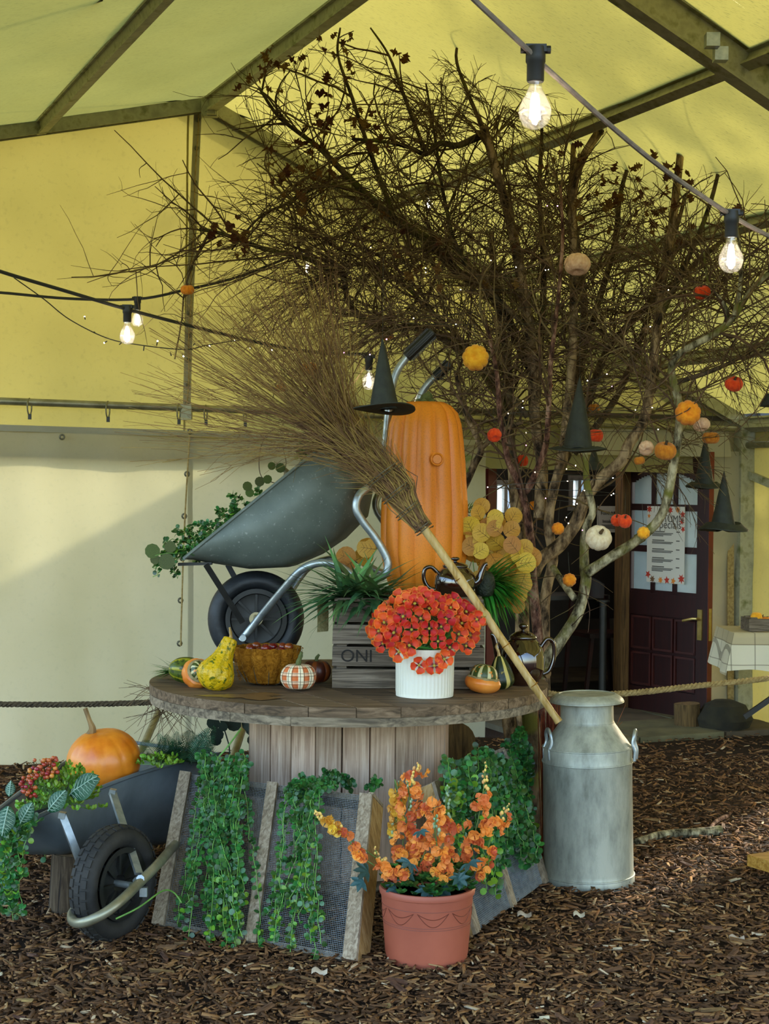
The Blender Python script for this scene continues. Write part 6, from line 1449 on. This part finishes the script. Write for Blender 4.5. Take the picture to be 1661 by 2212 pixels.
m = MB(); m.tube(spline([P(600, 1045, 6.9), P(565, 1030, 6.88), P(560, 985, 6.86), P(572, 945, 6.86), P(595, 925, 6.86)], 5), .0018, 4); m.tube(spline([P(610, 1040, 6.9), P(618, 1000, 6.88), P(612, 965, 6.86), P(625, 930, 6.86)], 5), .0016, 4); m.build('stems', 'twig', ol)
dw = root('driftwood', P(610, 1015, 6.86), 'pale broken stick poking over the barrow rim', 'stick'); m = MB(); m.tube([P(640, 1040, 6.92), P(612, 1012, 6.88), P(590, 998, 6.86)], [.014, .011, .004], 7); m.build('stick', 'pale_chip', dw)
# ================================================================ yellow eucalyptus
random.seed(71); ye = root('yellow_eucalyptus', P(1060, 1260, 6.75), 'sprays of round yellow veined leaves right of the giant pumpkin', 'plant')
def vleaf():
    m = MB(); vs = [V((0, .5, .03))]; n = 14
    for i in range(n): a = 2 * math.pi * i / n; vs.append(V((math.sin(a) * .52, .5 - math.cos(a) * .5, .04 * math.sin(3 * a))))
    m.add(vs, [(0, i + 1, (i + 1) % n + 1) for i in range(n)]); m.cur = 1
    m.tube([V((0, .02, .012)), V((0, .8, .045))], [.014, .006], 3, False)
    for s in (-1, 1):
        for y in (.22, .42, .6): m.tube([V((0, y, .03)), V((s * .26, y + .2, .045))], [.009, .004], 3, False)
    return m.mesh('leaf', ['euca_yellow', 'euca_vein'])
vl = vleaf()
for (px, py, rx, ry, n_) in ((1068, 1125, 34, 26, 10), (1075, 1155, 30, 20, 7), (1050, 1185, 30, 22, 8), (1115, 1205, 26, 26, 10), (1105, 1245, 24, 18, 5), (1050, 1215, 22, 20, 5), (1018, 1165, 14, 26, 7), (1095, 1290, 20, 20, 5), (1035, 1190, 20, 16, 3), (805, 1185, 12, 12, 3), (770, 1200, 14, 8, 3)):
    for i in range(n_): put('leaf', vl, ye, leafM(P(px + U(-rx, rx), py + U(-ry, ry) + 10, 6.78 + U(-.07, .06)), V((U(-1, 1), U(-.3, .1), U(-.5, 1))), V((U(-.4, .4), -1, U(-.2, .5))), U(32, 46) * S(6.75)))
m = MB()
for pts in (((1050, 1290), (1055, 1220), (1070, 1120)), ((1070, 1290), (1095, 1240), (1120, 1190)), ((1030, 1280), (1020, 1200), (1015, 1150))): m.tube(spline([P(x, y, 6.8) for x, y in pts], 4), .002, 5)
m.build('stems', 'vine_stem', ye)
lf = root('ladder_fern', P(1010, 1080, 6.95), 'light green ladder fern tips right of the giant pumpkin', 'fern')
for a, b in (((1000, 1100), (1052, 1095)), ((985, 1000), (1018, 985)), ((985, 1020), (1012, 1015))):
    p, t = P(*a, 6.95), P(*b, 6.9); fern(lf, p, t - p + V((0, 0, .01)), (t - p).length * 1.05, V((0, -1, .4)), 'fern_light', 12, wf=.34)
m = MB(); m.tube([P(1000, 1290, 6.95), P(995, 1180, 6.96), P(1000, 1100, 6.95)], .002, 5); m.build('stem', 'vine_stem', lf)
# ================================================================ terracotta pot of stocks
random.seed(73); tc = V((P(921, 2078, 5.29).x, 5.29, 0)); k_ = S(5.29)
tp_ = root('flower_pot', tc, 'terracotta pot of orange stock flowers in front of the drum', 'plant pot'); hz = .243
m = MB(); m.lathe([(.001, .012), (.118, .012), (.122, .0), (.131, .004), (.136, .03), (.15, hz - .035), (.151, hz - .022), (.156, hz - .02), (.158, hz - .008), (.154, hz), (.146, hz), (.142, hz - .03), (.001, hz - .035)], 80, Matrix.Translation(tc), None, False, False); m.build('pot', 'terracotta', tp_)
def rr_at(z): return lerp(.136, .15, (z - .03) / (hz - .065))
m = MB()
for z in (hz - .052, hz - .105, hz - .112): m.tube([tc + V((math.cos(a * .0982) * (rr_at(z) + .0003), math.sin(a * .0982) * (rr_at(z) + .0003), z)) for a in range(65)], .0011, 4, False)
for i in range(8):
    a0 = i * .7854 + .55
    for dp in (.018, .042):
        q = []
        for j in range(13): t = j / 12; z = hz - .058 - dp * math.sin(math.pi * t); a = a0 + t * .70; q.append(tc + V((math.cos(a) * (rr_at(z) + .0004), math.sin(a) * (rr_at(z) + .0004), z)))
        m.tube(q, .0012, 4, False)
m.build('swag_relief', 'terracotta_dark', tp_)
m = MB(); m.lathe([(.001, hz - .03), (.14, hz - .03)], 30, Matrix.Translation(tc), at=False); m.build('soil', 'mulch_base', tp_)
def floret_mesh(k, mt):
    m = MB()
    for p in range(7):
        a0 = p * 2.4; lay = p // 4; vs = []
        for j in range(4):
            t = j / 3
            for i in range(3): s = i - 1; rr = t * (1 - .25 * lay); an = a0 + s * .62 * (t ** .5 + .2); vs.append(V((math.cos(an) * rr, math.sin(an) * rr, (.55 if lay else .25) * t * t + .12 * math.sin(s * 2 + p + k) * t + lay * .12)))
        m.add(vs, [(j * 3 + i, j * 3 + i + 1, (j + 1) * 3 + i + 1, (j + 1) * 3 + i) for j in range(3) for i in range(2)])
    return m.mesh('floret', mt)
fo = [floret_mesh(i, 'floret') for i in range(3)]; fy = [floret_mesh(i, 'floret_yellow') for i in range(2)]
bdm = MB(); pumpkin(None, '', '', V((0, 0, -.4)), .36, 1.0, 1, 0, n=8, m=bdm, dimple=0, flat=1); bdc = bdm.mesh('bud', 'bud_cream'); bdg = bdm.mesh('bud', 'bud_green')
ctr2 = tc + V((0, 0, hz))
spk = [  # pixel path bottom -> top of blooms, bud tip, half width, mats
 ([(880, 1900), (870, 1830), (880, 1760), (888, 1700)], (895, 1665), 30, fo, bdc, 5.36), ([(905, 1880), (925, 1820), (935, 1760), (932, 1730)], (915, 1745), 30, fo, bdc, 5.26), ([(960, 1900), (952, 1870), (940, 1800)], (942, 1760), 24, fo, bdg, 5.22),
 ([(975, 1880), (975, 1800), (962, 1760)], (968, 1700), 17, fo, bdg, 5.3), ([(1020, 1890), (1020, 1830), (1035, 1760), (1045, 1700)], (1048, 1650), 24, fo, bdc, 5.34), ([(1045, 1890), (1055, 1830), (1070, 1780), (1082, 1765)], (1100, 1738), 22, fo, bdc, 5.32),
 ([(860, 1890), (850, 1880), (830, 1870)], (808, 1832), 30, fo, bdc, 5.16), ([(810, 1870), (770, 1840), (745, 1800), (730, 1795)], (690, 1760), 13, fo, bdc, 5.12), ([(730, 1795), (712, 1775), (692, 1765)], (680, 1755), 16, fy, bdc, 5.12),
 ([(885, 1720), (890, 1690), (900, 1665)], (905, 1650), 24, fo, bdc, 5.42), ([(855, 1690), (860, 1740), (850, 1810)], (862, 1690), 16, fy, bdg, 5.42), ([(900, 1880), (905, 1830), (895, 1790)], (880, 1690), 26, fo, bdg, 5.34)]
m = MB()
for pth, bt, hw, fs_, bd_, d in spk:
    w = [P(x, y, d) for x, y in pth] + [P(*bt, d)]; q = spline([ctr2 + (w[0] - ctr2) * .2 + V((0, 0, -.02)), w[0]] + w[1:], 6); m.tube(q, .0022, 5); kx = S(d)
    Lp = sum((a - b).length for a, b in zip(w[:-1], w[1:-1])) / kx; n_ = int(Lp * hw / 115) + 5
    for i in range(n_):
        t = R() * (len(w) - 2); j = min(int(t), len(w) - 3) if len(w) > 2 else 0; p = lerp(w[j], w[j + 1], t - j); dv = V((U(-1, 1), U(-1, .3), U(-.5, .6))).normalized(); p = p + V((dv.x, dv.y, dv.z * .5)) * hw * kx * U(.35, .95)
        put('floret', random.choice(fs_), tp_, frame(p, dv + V((0, -.4, 0)), V((0, 0, 1)), U(.014, .020), U(0, 6.28)))
    for i in range(12): t = i / 11; p = lerp(w[-2], w[-1], t) + rvec() * .010 * (1.4 - t); put('bud', bd_, tp_, frame(p, V((U(-.5, .5), U(-.5, 0), 1)), sc=lerp(.016, .008, t)))
m.build('stems', 'stem_green', tp_)
m = MB(); 
for i in range(150):
    a = U(0, 6.28); rr = .15 * R() ** .5; c = ctr2 + V((math.cos(a) * rr, math.sin(a) * rr, U(-.01, .085) * (1 - rr * 2.5)))
    for k in range(6): dv = V((math.cos(k * 1.05 + i), math.sin(k * 1.05 + i), .6)).normalized(); M = leafM(c, dv, V((0, -.3, 1)), U(.016, .028)); m.add([M @ V((v[0] * .7, v[1], v[2])) for v in LV], LF, rnd=R())
m.build('foliage', 'vine_foliage', tp_, True)['kind'] = 'stuff'
bl_m = MB(); n = 10; vs = [V((0, .1, 0))]
for i in range(21): a = lerp(-2.4, 2.4, i / 20); rr = 1.0 if i % 4 == 2 else .55 if i % 2 == 0 else .72; vs.append(V((math.sin(a) * rr * .6, .35 + math.cos(a) * rr * .6, .08 * math.cos(i * 1.6))))
bl_m.add(vs, [(0, i, i + 1) for i in range(1, 21)]); blm = bl_m.mesh('lobed_leaf', 'blue_leaf')
for px, py, s_, dx in ((890, 1850, 48, -.3), (870, 1870, 44, .4), (950, 1910, 52, .6), (985, 1890, 40, .8), (930, 1905, 46, -.3), (800, 1870, 44, -1), (790, 1890, 40, -1), (1010, 1850, 50, .2), (905, 1780, 34, .2), (1000, 1880, 40, -.4), (860, 1905, 36, -.6)): put('lobed_leaf', blm, tp_, leafM(P(px, py + 14, 5.20 + U(-.04, .08)), V((dx, -.5, U(-.2, .5))), V((0, -.8, .7)), s_ * S(5.25)))
# ================================================================ ropes
def rope(pts, r, mt, label, turns=70):
    q = spline([V(p) for p in pts], 20); n = len(q); o = root('barrier_rope', q[0], label, 'rope')
    for s in range(3):
        m = MB(); pp_ = []; d0 = (q[-1] - q[0]).normalized(); x = d0.cross(V((0, 0, 1))).normalized(); z = x.cross(d0); N_ = turns * 6
        for i in range(N_ + 1):
            t = i / N_ * (n - 1.001); j = int(t); c = lerp(q[j], q[j + 1], t - j); a = i / 6 * 6.283 * .33 * 3 / 3 + s * 2.094; pp_.append(c + (x * math.cos(a) + z * math.sin(a)) * r * .52)
        m.tube(pp_, r * .62, 5); m.build('strand', mt, o)
    return o
rope([P(-40, 1521, 7.7), P(150, 1522, 7.65), P(335, 1517, 7.6), P(420, 1510, 7.5)], .013, 'rope_dark', 'dark barrier rope crossing behind the left side of the drum', 60)
rope([P(1120, 1470, 7.3), P(1200, 1500, 7.32), P(1345, 1498, 7.4), P(1500, 1482, 7.6), P(1661, 1465, 7.9), P(1800, 1445, 8.1)], .0135, 'rope', 'pale twisted barrier rope stretching right of the milk churn', 90)
# ================================================================ right hand things
tq = P(1592, 1368, 9.55); sx = V((1, .02, 0)).normalized(); sy = V((-.02, 1, 0))
st = root('side_table', V((tq.x + .4, 9.75, 0)), 'small table under a checked cloth at the right edge', 'table')
m = MB(); m.box(V((tq.x + .3, 9.80, tq.z - .02)), (.6, .5, .03)); m.build('table_top', 'old_post', st)
for x, y in ((.06, .05), (.54, .05), (.06, .45), (.54, .45)): m = MB(); m.beam(V((tq.x + x, 9.55 + y, 0)), V((tq.x + x, 9.55 + y, tq.z - .03)), .045, .045); m.build('leg', 'frame_metal', st)
m = MB(); m.beam(V((tq.x + .06, 9.60, .2)), V((tq.x + .54, 9.60, tq.z - .16)), .025, .03); m.build('brace', 'black_plastic', st)
hem = P(1592, 1448, 9.55).z; m = MB()
def clo(a, b):
    x = tq.x - .02 + 0.66 * a
    if b < .5: t = b / .5; return V((x - (.05 * (1 - t) * (1 - a)), 9.535 - .03 * (1 - t) - .012 * math.sin(a * 17) * (1 - t), lerp(hem + .01 * math.sin(a * 9), tq.z + .001, t)))
    return V((x, lerp(9.535, 10.05, (b - .5) * 2), tq.z + .002))
m.grid(clo, 40, 14)
def clo2(a, b): t = 1 - b; return V((tq.x - .02 - .045 * t - .015 * math.sin(a * 9) * t, lerp(9.535, 10.05, a), lerp(tq.z + .002, hem - .03 * (1 - a), t)))
m.grid(clo2, 14, 8); single(m, 'checked_tablecloth', 'cloth_check', 'cream checked cloth draped over the side table', 'tablecloth', smooth=True)
q = P(1618, 1372, 9.6); sc1 = crate(V((q.x + .17, 9.72, tq.z + .004)), .34, .2, .085, .03, 'small wooden crate of gourds on the checked cloth', 1, False)
gy = [(1634, 1333, 13, 'fuzz_yellow', 'yellow gourd standing highest in the small crate on the cloth'), (1655, 1339, 11, 'fuzz_orange', 'orange gourd in the small crate at the right edge'), (1646, 1335, 9, 'gourd_green', 'green gourd between the others in the small crate')]
for i, (px, py, r_, mt, lab) in enumerate(gy):
    p = P(px, py, 9.69 + .03 * i); o = root('small_gourd', p - V((0, 0, .03)), lab, 'gourd'); pumpkin(o, 'body', mt, p - V((0, 0, .04)), r_ * S(9.65), r_ * 2 * S(9.65), 7, .06); stalk(o, [p + V((0, 0, -.005)), p + V((.003, 0, .012)), p + V((.008, 0, .02))], .005, .003, 'stem_brown')
# log door stop, dark stone
lg = V((P(1487, 1557, 10.36).x, 10.36, .03)); hl = (1557 - 1507) * S(lg.y); lo = root('log_doorstop', lg, 'short upright log propping the dark door open', 'log')
m = MB(); m.lathe([(.085, 0), (.085, .03), (.083, hl)], 24, Matrix.Translation(lg) @ Rt('Y', -3), lambda a, t, r, z: r * (1 + .05 * math.sin(3 * a) + .02 * math.sin(9 * a)), True, False); m.build('bark', 'log_bark2', lo)
m = MB(); m.lathe([(.001, hl), (.08, hl)], 24, Matrix.Translation(lg) @ Rt('Y', -3), lambda a, t, r, z: r * (1 + .05 * math.sin(3 * a)), False, False, False); m.build('cut_face', 'log_end', lo)
sc_ = P(1562, 1520, 10.3); m = MB(); m.lathe([(.001, -.1), (.14, -.09), (.17, 0), (.13, .09), (.06, .12), (.001, .12)], 16, Matrix.Translation(V((sc_.x, 10.3, .09))), lambda a, t, r, z: r * (1 + .25 * N3(V((math.cos(a) * 1.4, math.sin(a) * 1.4, z * 6)))), False, False)
single(m, 'boulder', 'stone_dark', 'dark mossy boulder at the foot of the white tarpaulin panel', 'stone')
# fallen birch stick
stt = root('birch_stick', G(1480, 1812), 'lichen covered birch stick lying on the mulch right of the churn', 'stick')
for nm, pts, r0, r1, mt in (('stick', [(1375, 1830), (1410, 1818), (1450, 1811), (1500, 1809), (1556, 1803)], .017, .022, 'bark_lichen'), ('side_branch', [(1535, 1800), (1545, 1785), (1570, 1772)], .009, .011, 'bark_red')):
    m = MB(); q = spline([G(x, y) + V((0, 0, .02)) for x, y in pts], 5); m.tube(q, [lerp(r0, r1, i / (len(q) - 1)) * (1 + .2 * N3(p, 20)) for i, p in enumerate(q)], 9); m.build(nm, mt, stt)
# pale wood scraps on the mulch
for (x, y, s_, lab) in ((1132, 1990, .05, 'pale curled bark scrap in front of the right sieve'), (1250, 1990, .04, 'grey bark flake on the mulch below the churn'), (1590, 2042, .05, 'pale bark flake on the mulch at lower right'), (690, 2115, .05, 'white bark flake on the mulch below the left sieve')):
    p = G(x, y); m = MB(); m.grid(lambda a, b: p + V((lerp(-s_, s_, a) * .5, lerp(-s_ * .3, s_ * .3, b) + .006 * math.sin(a * 4), .02 + .012 * math.sin(b * 3.1) + .006 * math.sin(a * 7))), 8, 4); single(m, 'bark_scrap', 'pale_chip', lab, 'bark')
# deck corner at the right edge
a, b, c = G(1614, 1846, .1), G(1668, 1862, .1), G(1668, 1815, .1); m = MB(); r = root('timber_deck', V((a.x, a.y, 0)), 'corner of a pale timber bench top cut off by the right edge', 'bench')
dx = (b - a).normalized(); dy = (c - b); dy = (dy - dx * dy.dot(dx)).normalized()
for i in range(4):
    o = a + dy * (.10 * i) ; m = MB(); v = [o, o + dx * .8, o + dx * .8 + dy * .097, o + dy * .097]; z = V((0, 0, -.045)); m.add([p for p in v] + [p + z for p in v], [(0, 1, 2, 3), (7, 6, 5, 4), (0, 4, 5, 1), (1, 5, 6, 2), (2, 6, 7, 3), (3, 7, 4, 0)]); m.build('plank', 'deck_wood', r, False)
for i in (.08, .7): m = MB(); o = a + dx * i + dy * .05; m.beam(V((o.x, o.y, 0)), o + V((0, 0, -.045)), .07, .07); m.build('leg', 'deck_wood', r)
# red twig besom behind the churn, log behind the barrel
rb = root('red_twig_broom', V((P(1195, 1650, 6.75).x, 6.75, 0)), 'bundle of red twigs standing behind the churn', 'twigs'); m = MB()
for i in range(170): x = U(1172, 1215); a = V((P(x, 1700, 6.75).x, 6.75 + U(-.05, .05), .0)); t = P(x + U(-12, 16), U(1500, 1575), 6.75 + U(-.05, .05)); m.tube([a, lerp(a, t, .5) + rvec() * .01, t], [.003, .0024, .001], 3, False, rnd=R())
for i in range(10): x = U(1200, 1340); a = P(x, 1580, 6.75); t = P(x + U(-8, 25), U(1490, 1560), 6.75); m.tube([a, t], [.0016, .0008], 3, False, rnd=R())
m.build('twigs', 'red_twig', rb)['kind'] = 'stuff'
lg = P(985, 1600, 6.95); m = MB(); m.tube([V((lg.x - .1, 7.3, lg.z)), V((lg.x, 6.9, lg.z))], .085, 20); single(m, 'log', 'log_bark2', 'dark log end seen under the drum right of the staves', 'log')
# ================================================================ trees outside, shading the canvas
random.seed(83)
def garden_tree(base, h, cr, n, label):
    t = root('garden_tree', base, label, 'tree'); m = MB(); tips = []
    m.tube(spline([base, base + V((.1, 0, h * .4)), base + V((0, .1, h * .75))], 4), [.16, .14, .13, .12, .1, .09, .08, .06, .05], 9)
    for i in range(16):
        a = U(0, 6.28); d = V((math.cos(a), math.sin(a), U(.1, .9))).normalized(); s = base + V((0, 0, h * U(.4, .75))); e = s + d * cr * U(.6, 1); m.tube([s, lerp(s, e, .5) + V((0, 0, .1)), e], [.05, .03, .012], 5); tips += [e, lerp(s, e, .65), lerp(s, e, .8)]
    m.build('trunk', 'bark_dark', t); m = MB()
    for i in range(n):
        c = random.choice(tips) + rvec() * U(.1, .55); M = leafM(c, rvec(), rvec(), U(.10, .2)); m.add([M @ V(v) for v in LV], LF, rnd=R())
    m.build('crown', 'box_leaf', t, True)['kind'] = 'stuff'
garden_tree(V((-1.2, 14.6, 0)), 6.0, 2.2, 1500, 'leafy tree outside behind the back wall of the marquee')
garden_tree(V((4.6, 15.4, 0)), 6.6, 2.3, 1700, 'leafy tree outside behind the building at right')
garden_tree(V((8.4, 13.0, 0)), 5.6, 2.0, 1500, 'leafy tree outside beyond the right side wall')
garden_tree(V((4.5, 14.2, 0)), 2.9, 1.25, 1500, 'dense bush outside behind the corner post')
garden_tree(V((5.4, 11.9, 0)), 8.6, 2.4, 900, 'tall tree outside leaning over the right roof slope')
